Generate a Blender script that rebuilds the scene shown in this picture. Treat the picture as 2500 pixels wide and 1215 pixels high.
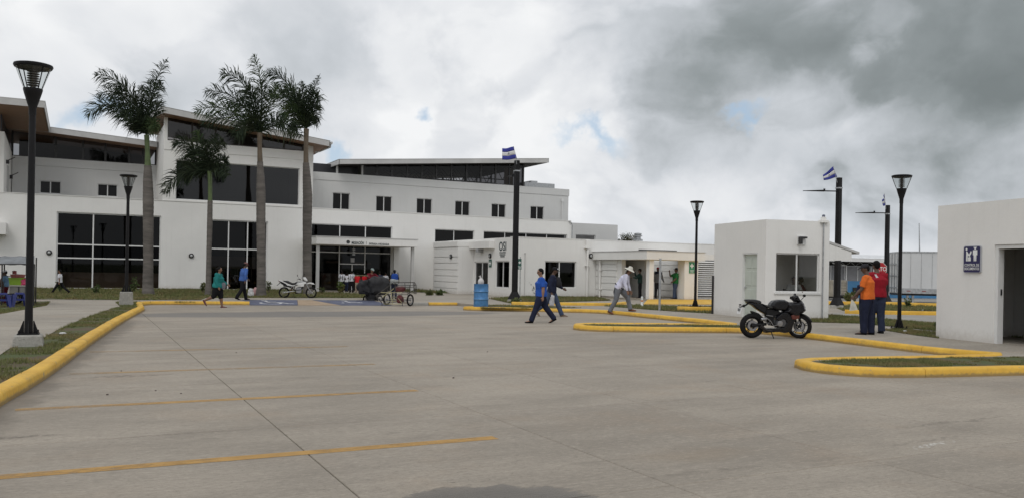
import bpy, bmesh, math, random
from math import sin, cos, radians, pi, atan2, sqrt, hypot
from mathutils import Vector, Matrix, noise
random.seed(11)
for _o in list(bpy.data.objects):
    bpy.data.objects.remove(_o)
scene = bpy.context.scene
COL = scene.collection
# ------------------------------------------------------------------ camera
FPX, EYE, ROLL, YAW, HY = 2050.0, 1.6, radians(1.05), radians(27.1), 660.0
FW = Vector((sin(YAW), cos(YAW), 0)); RT = Vector((cos(YAW), -sin(YAW), 0)); UP = Vector((0, 0, 1))
cam_d = bpy.data.cameras.new('camera'); cam = bpy.data.objects.new('camera', cam_d); COL.objects.link(cam)
cam_d.sensor_width = 36.0; cam_d.sensor_fit = 'HORIZONTAL'
cam_d.lens = 36.0 * FPX / 2500.0
cam_d.shift_y = (HY - 607.5) / 2500.0
cam_d.clip_start = 0.1; cam_d.clip_end = 3000
_X = cos(ROLL) * RT + sin(ROLL) * UP; _Y = -sin(ROLL) * RT + cos(ROLL) * UP; _Z = -FW
_m = Matrix((_X, _Y, _Z)).transposed().to_4x4(); _m.translation = Vector((0, 0, EYE))
cam.matrix_world = _m
scene.camera = cam

def ray(px, py):
    u = (px - 1250) / FPX; v = (HY - py) / FPX
    a = u * cos(ROLL) - v * sin(ROLL); b = u * sin(ROLL) + v * cos(ROLL)
    return Vector((FW.x + a * RT.x, FW.y + a * RT.y, b))
def G(px, py, z=0.0):            # the ground point seen at a place of the survey picture
    r = ray(px, py); k = (z - EYE) / r.z
    return Vector((r.x * k, r.y * k, z))
def FY(px, py, Y):               # point on a wall plane Y = const
    r = ray(px, py); k = Y / r.y
    return Vector((r.x * k, Y, EYE + r.z * k))
def FX(px, py, X):
    r = ray(px, py); k = X / r.x
    return Vector((X, r.y * k, EYE + r.z * k))

# ------------------------------------------------------------------ render look
scene.view_settings.view_transform = 'Standard'
scene.view_settings.look = 'None'
scene.view_settings.exposure = 0.08
scene.view_settings.gamma = 1.0
scene.view_settings.use_curve_mapping = False
scene.render.engine = 'CYCLES'
scene.cycles.max_bounces = 8
scene.cycles.transparent_max_bounces = 12
scene.cycles.caustics_reflective = False
scene.cycles.caustics_refractive = False

# ------------------------------------------------------------------ node helpers
class NT:
    def __init__(s, tree):
        s.t = tree; s.n = tree.nodes; s.l = tree.links
    def new(s, typ, **kw):
        nd = s.n.new(typ)
        for k, v in kw.items():
            if k.startswith('i_'):
                nd.inputs[k[2:].replace('_', ' ')].default_value = v
            else:
                setattr(nd, k, v)
        return nd
    def link(s, a, b): s.l.new(a, b)
    def val(s, x, sock):
        if hasattr(x, 'links') or hasattr(x, 'is_output'): s.l.new(x, sock)
        else: sock.default_value = x
    def math(s, op, a, b=0.0, c=0.0, clamp=False):
        nd = s.n.new('ShaderNodeMath'); nd.operation = op; nd.use_clamp = clamp
        s.val(a, nd.inputs[0]); s.val(b, nd.inputs[1]); s.val(c, nd.inputs[2])
        return nd.outputs[0]
    def vmath(s, op, a, b=(0, 0, 0)):
        nd = s.n.new('ShaderNodeVectorMath'); nd.operation = op
        s.val(a, nd.inputs[0]); s.val(b, nd.inputs[1])
        return nd.outputs['Value'] if op in ('DOT_PRODUCT', 'LENGTH', 'DISTANCE') else nd.outputs[0]
    def scale(s, a, vec):
        return s.vmath('MULTIPLY', a, vec)
    def noise(s, vec, scale, detail=4, rough=0.55, dist=0.0, col=False):
        nd = s.n.new('ShaderNodeTexNoise'); nd.inputs['Scale'].default_value = scale
        nd.inputs['Detail'].default_value = detail; nd.inputs['Roughness'].default_value = rough
        nd.inputs['Distortion'].default_value = dist
        if vec is not None: s.l.new(vec, nd.inputs['Vector'])
        return nd.outputs['Color' if col else 'Fac']
    def ramp(s, fac, lo, hi, a=0.0, b=1.0, smooth=True):
        nd = s.n.new('ShaderNodeMapRange'); nd.interpolation_type = 'SMOOTHSTEP' if smooth else 'LINEAR'
        nd.clamp = True
        s.val(fac, nd.inputs[0]); nd.inputs[1].default_value = lo; nd.inputs[2].default_value = hi
        nd.inputs[3].default_value = a; nd.inputs[4].default_value = b
        return nd.outputs[0]
    def mix(s, fac, a, b):
        nd = s.n.new('ShaderNodeMix'); nd.data_type = 'RGBA'
        s.val(fac, nd.inputs[0])
        for x, k in ((a, 6), (b, 7)):
            if isinstance(x, tuple): nd.inputs[k].default_value = (x[0], x[1], x[2], 1)
            else: s.l.new(x, nd.inputs[k])
        return nd.outputs[2]

# ------------------------------------------------------------------ world: clouds over a real sky
SUN_EL, SUN_AZ = radians(52), radians(232)       # azimuth measured from +X, counter-clockwise
world = bpy.data.worlds.new('World'); scene.world = world; world.use_nodes = True
w = NT(world.node_tree); w.n.clear()
sky = w.new('ShaderNodeTexSky'); sky.sky_type = 'NISHITA'; sky.sun_disc = False
sky.sun_elevation = SUN_EL; sky.sun_rotation = radians(90) - SUN_AZ
tc = w.new('ShaderNodeTexCoord'); D = tc.outputs['Generated']
sep = w.new('ShaderNodeSeparateXYZ'); w.link(D, sep.inputs[0])
zz = w.math('ADD', w.math('MAXIMUM', sep.outputs[2], 0.0), 0.55)
cmb = w.new('ShaderNodeCombineXYZ')
w.link(w.math('DIVIDE', sep.outputs[0], zz), cmb.inputs[0]); w.link(w.math('DIVIDE', sep.outputs[1], zz), cmb.inputs[1])
w.link(w.math('MULTIPLY', sep.outputs[2], 3.0), cmb.inputs[2])
PV = cmb.outputs[0]
wob = w.scale(w.vmath('SUBTRACT', w.noise(D, 5.0, 6, 0.6, 0, True), (0.5, 0.5, 0.5)), (0.26, 0.26, 0.26))
DW = w.vmath('NORMALIZE', w.vmath('ADD', D, wob))
def cloudblob(px, py, r_in, r_out, sx=1.0):
    c = ray(px, py).normalized()
    dv = w.vmath('SUBTRACT', DW, tuple(c))
    if sx != 1.0:                                  # stretched sideways
        h = w.vmath('DOT_PRODUCT', dv, tuple(RT))
        z = w.vmath('DOT_PRODUCT', dv, (0, 0, 1))
        d = w.math('SQRT', w.math('ADD', w.math('POWER', w.math('ABSOLUTE', w.math('DIVIDE', h, sx)), 2.0), w.math('POWER', w.math('ABSOLUTE', z), 2.0)))
        # the far side of the sky must not catch the band
        front = w.ramp(w.vmath('DOT_PRODUCT', D, tuple(c)), 0.3, 0.6)
        return w.math('MULTIPLY', w.ramp(d, r_out / FPX, r_in / FPX), front)
    return w.ramp(w.vmath('LENGTH', dv), r_out / FPX, r_in / FPX)
DS = w.scale(D, (1.0, 1.0, 1.45))
dwarp = w.vmath('ADD', DS, w.scale(w.vmath('SUBTRACT', w.noise(DS, 2.2, 4, 0.5, 0, True), (0.5, 0.5, 0.5)), (0.35, 0.35, 0.28)))
n1 = w.noise(dwarp, 3.1, 9, 0.50)
n2 = w.noise(dwarp, 8.5, 8, 0.52)
n3 = w.noise(DS, 1.4, 4, 0.5)
val = w.math('ADD', w.math('MULTIPLY', w.math('SUBTRACT', n1, 0.5), 0.85), w.math('MULTIPLY', w.math('SUBTRACT', n2, 0.5), 0.36))
val = w.math('ADD', val, w.math('MULTIPLY', w.math('SUBTRACT', n3, 0.5), 0.3))
nA = w.noise(w.vmath('ADD', dwarp, (3.1, 1.7, 0.4)), 4.6, 10, 0.52)
nB = w.noise(w.vmath('ADD', dwarp, (7.3, 2.2, 5.1)), 2.6, 10, 0.5)
val = w.math('ADD', val, w.math('MULTIPLY', w.math('SUBTRACT', w.ramp(nA, 0.49, 0.57), 0.5), 0.11))
val = w.math('ADD', val, w.math('MULTIPLY', w.math('SUBTRACT', w.ramp(nB, 0.47, 0.53), 0.5), 0.12))
val = w.math('ADD', val, 0.80)
CL = [(2150, 40, 160, 640, 1.4, -0.30), (2280, 60, 80, 400, 2.0, -0.16), (2400, 330, 60, 340, 1.4, -0.16),
      (1135, 250, 90, 160, 0.72, -0.14), (1680, 270, 100, 230, 1.0, -0.13), (420, 170, 100, 330, 1.4, -0.10), (1200, 80, 40, 200, 2.4, 0.16),
      (880, 300, 20, 180, 1.3, 0.10), (1380, 230, 20, 160, 1.0, 0.12), (1950, 330, 10, 120, 2.4, 0.12), (850, 235, 30, 130, 0.8, -0.08),
      (2150, 590, 10, 110, 3.0, 0.06), (1560, 470, 10, 110, 2.5, -0.05), (120, 60, 40, 260, 1.5, 0.08)]
for px, py, a, b, sx, amt in CL:
    val = w.math('ADD', val, w.math('MULTIPLY', cloudblob(px, py, a, b, sx), amt))
cr = w.new('ShaderNodeValToRGB')
w.link(val, cr.inputs[0])
els = cr.color_ramp.elements
els[0].position = 0.10; els[0].color = (0.19, 0.215, 0.22, 1)
els[1].position = 0.98; els[1].color = (0.86, 0.87, 0.88, 1)
for p, c in ((0.30, (0.275, 0.305, 0.315)), (0.45, (0.43, 0.46, 0.485)), (0.60, (0.56, 0.59, 0.625)), (0.76, (0.70, 0.72, 0.75))):
    e = els.new(p); e.color = (*c, 1)
holes = None
for px, py, a, b, sx in ((1005, 288, 0, 34, 1.1), (1420, 312, 0, 34, 3.2), (1870, 312, 0, 26, 2.4), (270, 318, 8, 56, 1.9), (800, 378, 6, 50, 1.0)):
    h = cloudblob(px, py, a, b, sx)
    holes = h if holes is None else w.math('MAXIMUM', holes, h)
thin = w.ramp(w.noise(PV, 2.3, 7, 0.6), 0.66, 0.78)
holes = w.math('MULTIPLY', w.math('MAXIMUM', holes, w.math('MULTIPLY', thin, 0.5)), 0.75)
skyc = w.scale(sky.outputs[0], (0.105, 0.105, 0.105))
bluec = w.mix(0.55, (0.44, 0.58, 0.74), skyc)
fin = w.mix(holes, cr.outputs[0], bluec)
bg = w.new('ShaderNodeBackground'); w.link(fin, bg.inputs[0]); bg.inputs[1].default_value = 1.0
wo = w.new('ShaderNodeOutputWorld'); w.link(bg.outputs[0], wo.inputs[0])

sun_d = bpy.data.lights.new('sun', 'SUN'); sun = bpy.data.objects.new('sun', sun_d); COL.objects.link(sun)
sun_d.energy = 0.78; sun_d.angle = radians(25); sun_d.color = (1.0, 0.97, 0.93)
sun.rotation_euler = Vector((cos(SUN_EL) * cos(SUN_AZ), cos(SUN_EL) * sin(SUN_AZ), sin(SUN_EL))).to_track_quat('Z', 'Y').to_euler()

# ------------------------------------------------------------------ materials
MATS = {}
def pbr(name, col, rough=0.6, metal=0.0, var=0.12, vscale=3.0, bump=0.0, bscale=40.0, spec=0.5, coat=0.0, stretch=(1, 1, 1)):
    """a plain surface with tonal variation, fine relief and uneven gloss"""
    if name in MATS: return MATS[name]
    m = bpy.data.materials.new(name); m.use_nodes = True; t = NT(m.node_tree); t.n.clear()
    out = t.new('ShaderNodeOutputMaterial'); b = t.new('ShaderNodeBsdfPrincipled'); t.link(b.outputs[0], out.inputs[0])
    g = t.new('ShaderNodeNewGeometry'); pos = t.scale(g.outputs['Position'], stretch)
    f = t.noise(pos, vscale, 5, 0.6)
    c = t.mix(t.ramp(f, 0.25, 0.75), tuple(x * (1 - var) for x in col), tuple(min(1, x * (1 + var)) for x in col))
    t.link(c, b.inputs['Base Color'])
    t.link(t.ramp(t.noise(pos, vscale * 3, 4), 0.2, 0.8, max(0.03, rough - 0.08), min(1, rough + 0.08)), b.inputs['Roughness'])
    b.inputs['Metallic'].default_value = metal; b.inputs['Specular IOR Level'].default_value = spec
    b.inputs['Coat Weight'].default_value = coat; b.inputs['Coat Roughness'].default_value = 0.15
    if bump:
        bn = t.new('ShaderNodeBump'); bn.inputs['Strength'].default_value = bump; bn.inputs['Distance'].default_value = 0.01
        t.link(t.noise(pos, bscale, 4, 0.6), bn.inputs['Height']); t.link(bn.outputs[0], b.inputs['Normal'])
    MATS[name] = m
    return m
def glass(name, tint, refl=1.0, rough=0.02):
    if name in MATS: return MATS[name]
    m = bpy.data.materials.new(name); m.use_nodes = True; t = NT(m.node_tree); t.n.clear()
    out = t.new('ShaderNodeOutputMaterial'); mx = t.new('ShaderNodeMixShader')
    tr = t.new('ShaderNodeBsdfTransparent'); tr.inputs[0].default_value = (*tint, 1)
    gl = t.new('ShaderNodeBsdfGlossy'); gl.inputs['Roughness'].default_value = rough
    gl.inputs[0].default_value = (refl, refl, refl, 1)
    fr = t.new('ShaderNodeFresnel'); gg = t.new('ShaderNodeNewGeometry')
    t.link(t.ramp(gg.outputs['Backfacing'], 0, 1, 1.5, 1 / 1.5), fr.inputs[0])
    t.link(fr.outputs[0], mx.inputs[0]); t.link(tr.outputs[0], mx.inputs[1]); t.link(gl.outputs[0], mx.inputs[2])
    t.link(mx.outputs[0], out.inputs[0]); MATS[name] = m
    return m

def wall_paint(name, col, streak=0.10):
    m = bpy.data.materials.new(name); m.use_nodes = True; t = NT(m.node_tree); t.n.clear()
    out = t.new('ShaderNodeOutputMaterial'); b = t.new('ShaderNodeBsdfPrincipled'); t.link(b.outputs[0], out.inputs[0])
    g = t.new('ShaderNodeNewGeometry'); P = g.outputs['Position']
    sp = t.new('ShaderNodeSeparateXYZ'); t.link(P, sp.inputs[0])
    big = t.noise(P, 0.35, 5, 0.6); fine = t.noise(P, 9.0, 5, 0.6)
    runs = t.noise(t.scale(P, (3.0, 3.0, 0.22)), 1.6, 5, 0.65)
    c = t.mix(t.ramp(big, 0.3, 0.7), tuple(x * 0.95 for x in col), tuple(x * 1.03 for x in col))
    c = t.mix(t.math('MULTIPLY', t.ramp(runs, 0.52, 0.75), streak * 1.6), c, (0.50, 0.48, 0.44))
    # splash dirt low on the wall
    low = t.math('MULTIPLY', t.ramp(t.math('ADD', sp.outputs[2], t.math('MULTIPLY', fine, -0.35)), 0.28, -0.08), 0.42)
    c = t.mix(low, c, (0.42, 0.37, 0.30))
    c = t.mix(t.math('MULTIPLY', t.ramp(fine, 0.35, 0.8), 0.05), c, (0.55, 0.54, 0.52))
    t.link(c, b.inputs['Base Color']); b.inputs['Roughness'].default_value = 0.75
    b.inputs['Specular IOR Level'].default_value = 0.25
    bn = t.new('ShaderNodeBump'); bn.inputs['Strength'].default_value = 0.18; bn.inputs['Distance'].default_value = 0.02
    t.link(t.noise(P, 14.0, 6, 0.6), bn.inputs['Height']); t.link(bn.outputs[0], b.inputs['Normal'])
    MATS[name] = m
    return m
WHITE = wall_paint('white_wall_paint', (0.80, 0.79, 0.765), 0.07)
GREYW = wall_paint('upper_wall_paint', (0.64, 0.64, 0.63), 0.12)
FRAME = pbr('window_frame_white', (0.72, 0.72, 0.71), 0.4, var=0.04)
FASCIA = pbr('fascia_metal', (0.50, 0.495, 0.485), 0.5, var=0.1, vscale=1.0)
SOFFIT = pbr('soffit_wood', (0.25, 0.145, 0.085), 0.55, var=0.25, vscale=4.0, stretch=(1, 12, 1))
DARK = pbr('dark_metal', (0.020, 0.019, 0.020), 0.45, var=0.2)
POST = pbr('post_black_paint', (0.007, 0.0065, 0.0075), 0.5, var=0.3, vscale=5, spec=0.25)
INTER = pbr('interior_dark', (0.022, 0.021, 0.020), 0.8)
INTB = pbr('interior_brown', (0.36, 0.26, 0.18), 0.8)
GLASS = glass('tinted_glass', (0.30, 0.30, 0.31), 0.42)
GLASST = glass('tower_glass', (0.20, 0.185, 0.18), 1.0)
GLASSC = glass('booth_glass', (0.62, 0.62, 0.60), 0.9)
GALV = pbr('galvanised_steel', (0.42, 0.43, 0.44), 0.45, 0.7, var=0.2, vscale=8)
BLACKP = pbr('black_plastic', (0.018, 0.018, 0.019), 0.5)
LETTER = pbr('sign_lettering', (0.03, 0.045, 0.05), 0.5)

def kerb_mat():
    m = bpy.data.materials.new('kerb_yellow_paint'); m.use_nodes = True; t = NT(m.node_tree); t.n.clear()
    out = t.new('ShaderNodeOutputMaterial'); b = t.new('ShaderNodeBsdfPrincipled'); t.link(b.outputs[0], out.inputs[0])
    g = t.new('ShaderNodeNewGeometry'); P = g.outputs['Position']
    n = t.noise(P, 1.7, 6, 0.65); f = t.noise(P, 16.0, 6, 0.7)
    c = t.mix(t.ramp(n, 0.3, 0.7), (0.60, 0.335, 0.03), (0.74, 0.45, 0.055))
    c = t.mix(t.math('MULTIPLY', t.ramp(f, 0.50, 0.78), 0.5), c, (0.44, 0.27, 0.05))
    c = t.mix(t.ramp(t.noise(P, 6.0, 9, 0.8), 0.60, 0.66), c, (0.30, 0.25, 0.17))
    c = t.mix(t.math('MULTIPLY', t.ramp(t.noise(t.scale(P, (1, 1, .3)), 2.6, 7, 0.7), 0.5, 0.72), 0.45), c, (0.27, 0.19, 0.07))
    sp = t.new('ShaderNodeSeparateXYZ'); t.link(P, sp.inputs[0])
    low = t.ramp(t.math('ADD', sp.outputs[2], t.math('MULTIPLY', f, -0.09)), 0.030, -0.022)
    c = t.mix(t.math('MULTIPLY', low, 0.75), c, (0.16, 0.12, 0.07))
    t.link(c, b.inputs['Base Color']); b.inputs['Roughness'].default_value = 0.62
    bn = t.new('ShaderNodeBump'); bn.inputs['Strength'].default_value = 0.5; bn.inputs['Distance'].default_value = 0.015
    t.link(t.noise(P, 11.0, 7, 0.65), bn.inputs['Height']); t.link(bn.outputs[0], b.inputs['Normal'])
    return m
KERB = kerb_mat()

def concrete_mat(name, base, road=False):
    m = bpy.data.materials.new(name); m.use_nodes = True; t = NT(m.node_tree); t.n.clear()
    out = t.new('ShaderNodeOutputMaterial'); b = t.new('ShaderNodeBsdfPrincipled'); t.link(b.outputs[0], out.inputs[0])
    g = t.new('ShaderNodeNewGeometry'); P = g.outputs['Position']
    oi = t.new('ShaderNodeObjectInfo')
    big = t.noise(P, 0.22, 6, 0.6); mid = t.noise(t.scale(P, (0.55, 1.6, 1)), 0.9, 7, 0.62)
    brush = t.noise(t.scale(P, (0.9, 14.0, 1)), 3.0, 5, 0.7)
    fine = t.noise(t.scale(P, (1.0, 2.2, 1)), 22.0, 6, 0.75)
    lo = tuple(x * 0.78 for x in base); hi = tuple(x * 1.17 for x in base)
    c = t.mix(t.ramp(t.math('ADD', t.math('MULTIPLY', big, 0.5), t.math('MULTIPLY', mid, 0.5)), 0.36, 0.64), lo, hi)
    c = t.mix(t.math('MULTIPLY', t.ramp(brush, 0.40, 0.68), 0.40), c, tuple(x * 0.80 for x in base))
    c = t.mix(t.math('MULTIPLY', t.ramp(t.noise(P, 0.6, 6, 0.6), 0.5, 0.72), 0.30), c, (base[0] * 1.02, base[1] * 0.86, base[2] * 0.72))
    c = t.mix(t.math('MULTIPLY', t.ramp(fine, 0.44, 0.64), 0.42), c, tuple(x * 0.62 for x in base))
    c = t.mix(t.math('MULTIPLY', t.math('SUBTRACT', oi.outputs['Random'], 0.5), 0.14 if road else 0.03), c, tuple(x * 0.3 for x in base))
    grain = t.noise(t.scale(P, (1.0, 2.4, 1)), 10.0, 8, 0.78)
    c = t.mix(t.math('MULTIPLY', t.ramp(grain, 0.50, 0.66), 0.55), c, tuple(x * 0.62 for x in base))
    c = t.mix(t.math('MULTIPLY', t.ramp(grain, 0.48, 0.36), 0.45), c, tuple(min(.6, x * 1.32) for x in base))
    spk = t.ramp(t.noise(t.scale(P, (1.0, 1.7, 1)), 34.0, 3, 0.6), 0.61, 0.68)
    c = t.mix(t.math('MULTIPLY', spk, 0.55), c, tuple(x * 0.42 for x in base))
    scr = t.ramp(t.noise(t.scale(P, (1.5, 11.0, 1)), 4.0, 7, 0.72), 0.60, 0.66)
    c = t.mix(t.math('MULTIPLY', scr, 0.6), c, tuple(x * 0.45 for x in base))
    pale = t.ramp(t.noise(t.scale(t.vmath('ADD', P, (5, 9, 0)), (1.1, 6.0, 1)), 3.0, 7, 0.7), 0.60, 0.70)
    c = t.mix(t.math('MULTIPLY', pale, 0.45), c, tuple(min(.6, x * 1.45) for x in base))
    rough = 0.82
    h = t.math('ADD', t.math('MULTIPLY', brush, 0.6), fine)
    if road:
        wv = t.scale(t.vmath('SUBTRACT', t.noise(P, 1.6, 6, 0.6, 0, True), (0.5, 0.5, 0.5)), (0.7, 0.5, 0))
        wv2 = t.scale(t.vmath('SUBTRACT', t.noise(P, 7.0, 5, 0.6, 0, True), (0.5, 0.5, 0.5)), (0.28, 0.16, 0))
        PW = t.vmath('ADD', t.vmath('ADD', P, wv), wv2)
        def spot(x, y, rx, ry, a=0.75, b_=1.0):
            q = t.scale(t.vmath('SUBTRACT', PW, (x, y, 0)), (1 / rx, 1 / ry, 0))
            return t.ramp(t.vmath('LENGTH', q), b_, a)
        wet = None
        for s in ((2.42, 5.12, 0.95, 0.60), (2.2, 4.7, 1.2, 0.8)):
            k = spot(*s); wet = k if wet is None else t.math('MAXIMUM', wet, k)
        rag = t.math('MULTIPLY', t.math('SUBTRACT', t.noise(t.scale(P, (1, 1.8, 1)), 8.0, 7, 0.72), 0.5), 2.6)
        wet = t.ramp(t.math('ADD', wet, rag), 0.30, 0.62)
        wet = t.math('MULTIPLY', wet, spot(2.42, 5.0, 1.25, .95, .5, 1.0))
        # wet edge and painted kerb-base shadow: one dark strip following the left kerb
        sp = t.new('ShaderNodeSeparateXYZ'); t.link(PW, sp.inputs[0])
        edge = t.math('SUBTRACT', sp.outputs[0], t.math('ADD', t.math('MULTIPLY', sp.outputs[1], 0.130), -2.15))
        damp_shade = t.ramp(edge, 0.42, 0.05)
        yl = t.ramp(sp.outputs[1], 27.0, 24.0)
        damp_shade = t.math('MULTIPLY', damp_shade, yl)
        wet2 = t.math('MAXIMUM', wet, t.math('MULTIPLY', damp_shade, 0.62))
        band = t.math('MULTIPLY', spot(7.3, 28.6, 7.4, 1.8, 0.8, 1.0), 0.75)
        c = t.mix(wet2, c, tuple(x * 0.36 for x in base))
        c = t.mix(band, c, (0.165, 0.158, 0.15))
        blot = t.ramp(t.noise(t.scale(t.vmath('ADD', P, (2, 7, 0)), (0.5, 2.2, 1)), 1.5, 8, 0.7), 0.56, 0.70)
        c = t.mix(t.math('MULTIPLY', blot, 0.38), c, tuple(x * 0.55 for x in base))
        for bx_, by_, rx_, ry_, am in ((300, 917, .75, .16, .55), (40, 1068, .45, .09, .6), (760, 850, .5, .12, .4), (2330, 1030, 1.3, .06, .45), (2240, 1075, .8, .05, .4), (1900, 1060, 1.0, .07, .3), (420, 1060, .6, .05, .45), (1060, 1048, .7, .04, .3), (1700, 1150, .7, .10, .35)):
            q_ = G(bx_, by_); c = t.mix(t.math('MULTIPLY', t.math('MULTIPLY', spot(q_.x, q_.y, rx_, ry_, 0.3, 1.15), t.ramp(t.noise(P, 9.0, 6, 0.7), 0.38, 0.6)), am), c, (0.10, 0.085, 0.07))
        mud = t.math('MULTIPLY', spot(4.9, 5.9, 0.9, 0.35, 0.1, 1.0), 0.28)
        c = t.mix(mud, c, (0.27, 0.20, 0.13))
        # rough, pitted patches where the surface has broken up
        pit = t.ramp(t.noise(t.scale(P, (1, 2.6, 1)), 11.0, 8, 0.8), 0.585, 0.65)
        zone = t.math('MAXIMUM', spot(4.2, 6.6, 2.0, 1.2, 0.2, 1.0), spot(2.6, 5.9, 2.2, 0.9, 0.2, 1.0))
        pz = t.math('MULTIPLY', pit, zone)
        c = t.mix(t.math('MULTIPLY', pz, 0.55), c, (0.11, 0.10, 0.085))
        chalk = t.math('MULTIPLY', t.ramp(t.noise(P, 18.0, 6, 0.7), 0.5, 0.6), spot(7.35, 5.35, 0.42, 0.07, 0.3, 1.2))
        c = t.mix(t.math('MULTIPLY', chalk, 0.8), c, (0.66, 0.65, 0.62))
        rr = t.ramp(wet, 0, 1, 0.80, 0.38)
        t.link(rr, b.inputs['Roughness'])
        h = t.math('SUBTRACT', h, t.math('MULTIPLY', pz, 0.8))
    else:
        b.inputs['Roughness'].default_value = rough
    t.link(c, b.inputs['Base Color']); b.inputs['Specular IOR Level'].default_value = 0.35
    bn = t.new('ShaderNodeBump'); bn.inputs['Strength'].default_value = 0.6; bn.inputs['Distance'].default_value = 0.015
    t.link(h, bn.inputs['Height']); t.link(bn.outputs[0], b.inputs['Normal'])
    return m
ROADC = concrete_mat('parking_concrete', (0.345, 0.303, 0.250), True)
PAVEC = concrete_mat('pavement_concrete', (0.35, 0.315, 0.265))
PLINTH = concrete_mat('plinth_concrete', (0.34, 0.33, 0.30))
def soil_mat():
    m = bpy.data.materials.new('turf_soil'); m.use_nodes = True; t = NT(m.node_tree); t.n.clear()
    out = t.new('ShaderNodeOutputMaterial'); b = t.new('ShaderNodeBsdfPrincipled'); t.link(b.outputs[0], out.inputs[0])
    g = t.new('ShaderNodeNewGeometry'); P = g.outputs['Position']
    c = t.mix(t.ramp(t.noise(P, 1.2, 7, 0.65), 0.42, 0.6), (0.115, 0.082, 0.050), (0.078, 0.100, 0.030))
    c = t.mix(t.math('MULTIPLY', t.ramp(t.noise(P, 26, 5, 0.7), 0.45, 0.7), 0.6), c, (0.055, 0.062, 0.022))
    t.link(c, b.inputs['Base Color']); b.inputs['Roughness'].default_value = 0.95
    bn = t.new('ShaderNodeBump'); bn.inputs['Strength'].default_value = 0.9; bn.inputs['Distance'].default_value = 0.04
    t.link(t.noise(P, 18.0, 7, 0.7), bn.inputs['Height']); t.link(bn.outputs[0], b.inputs['Normal'])
    return m
SOIL = soil_mat()

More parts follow.
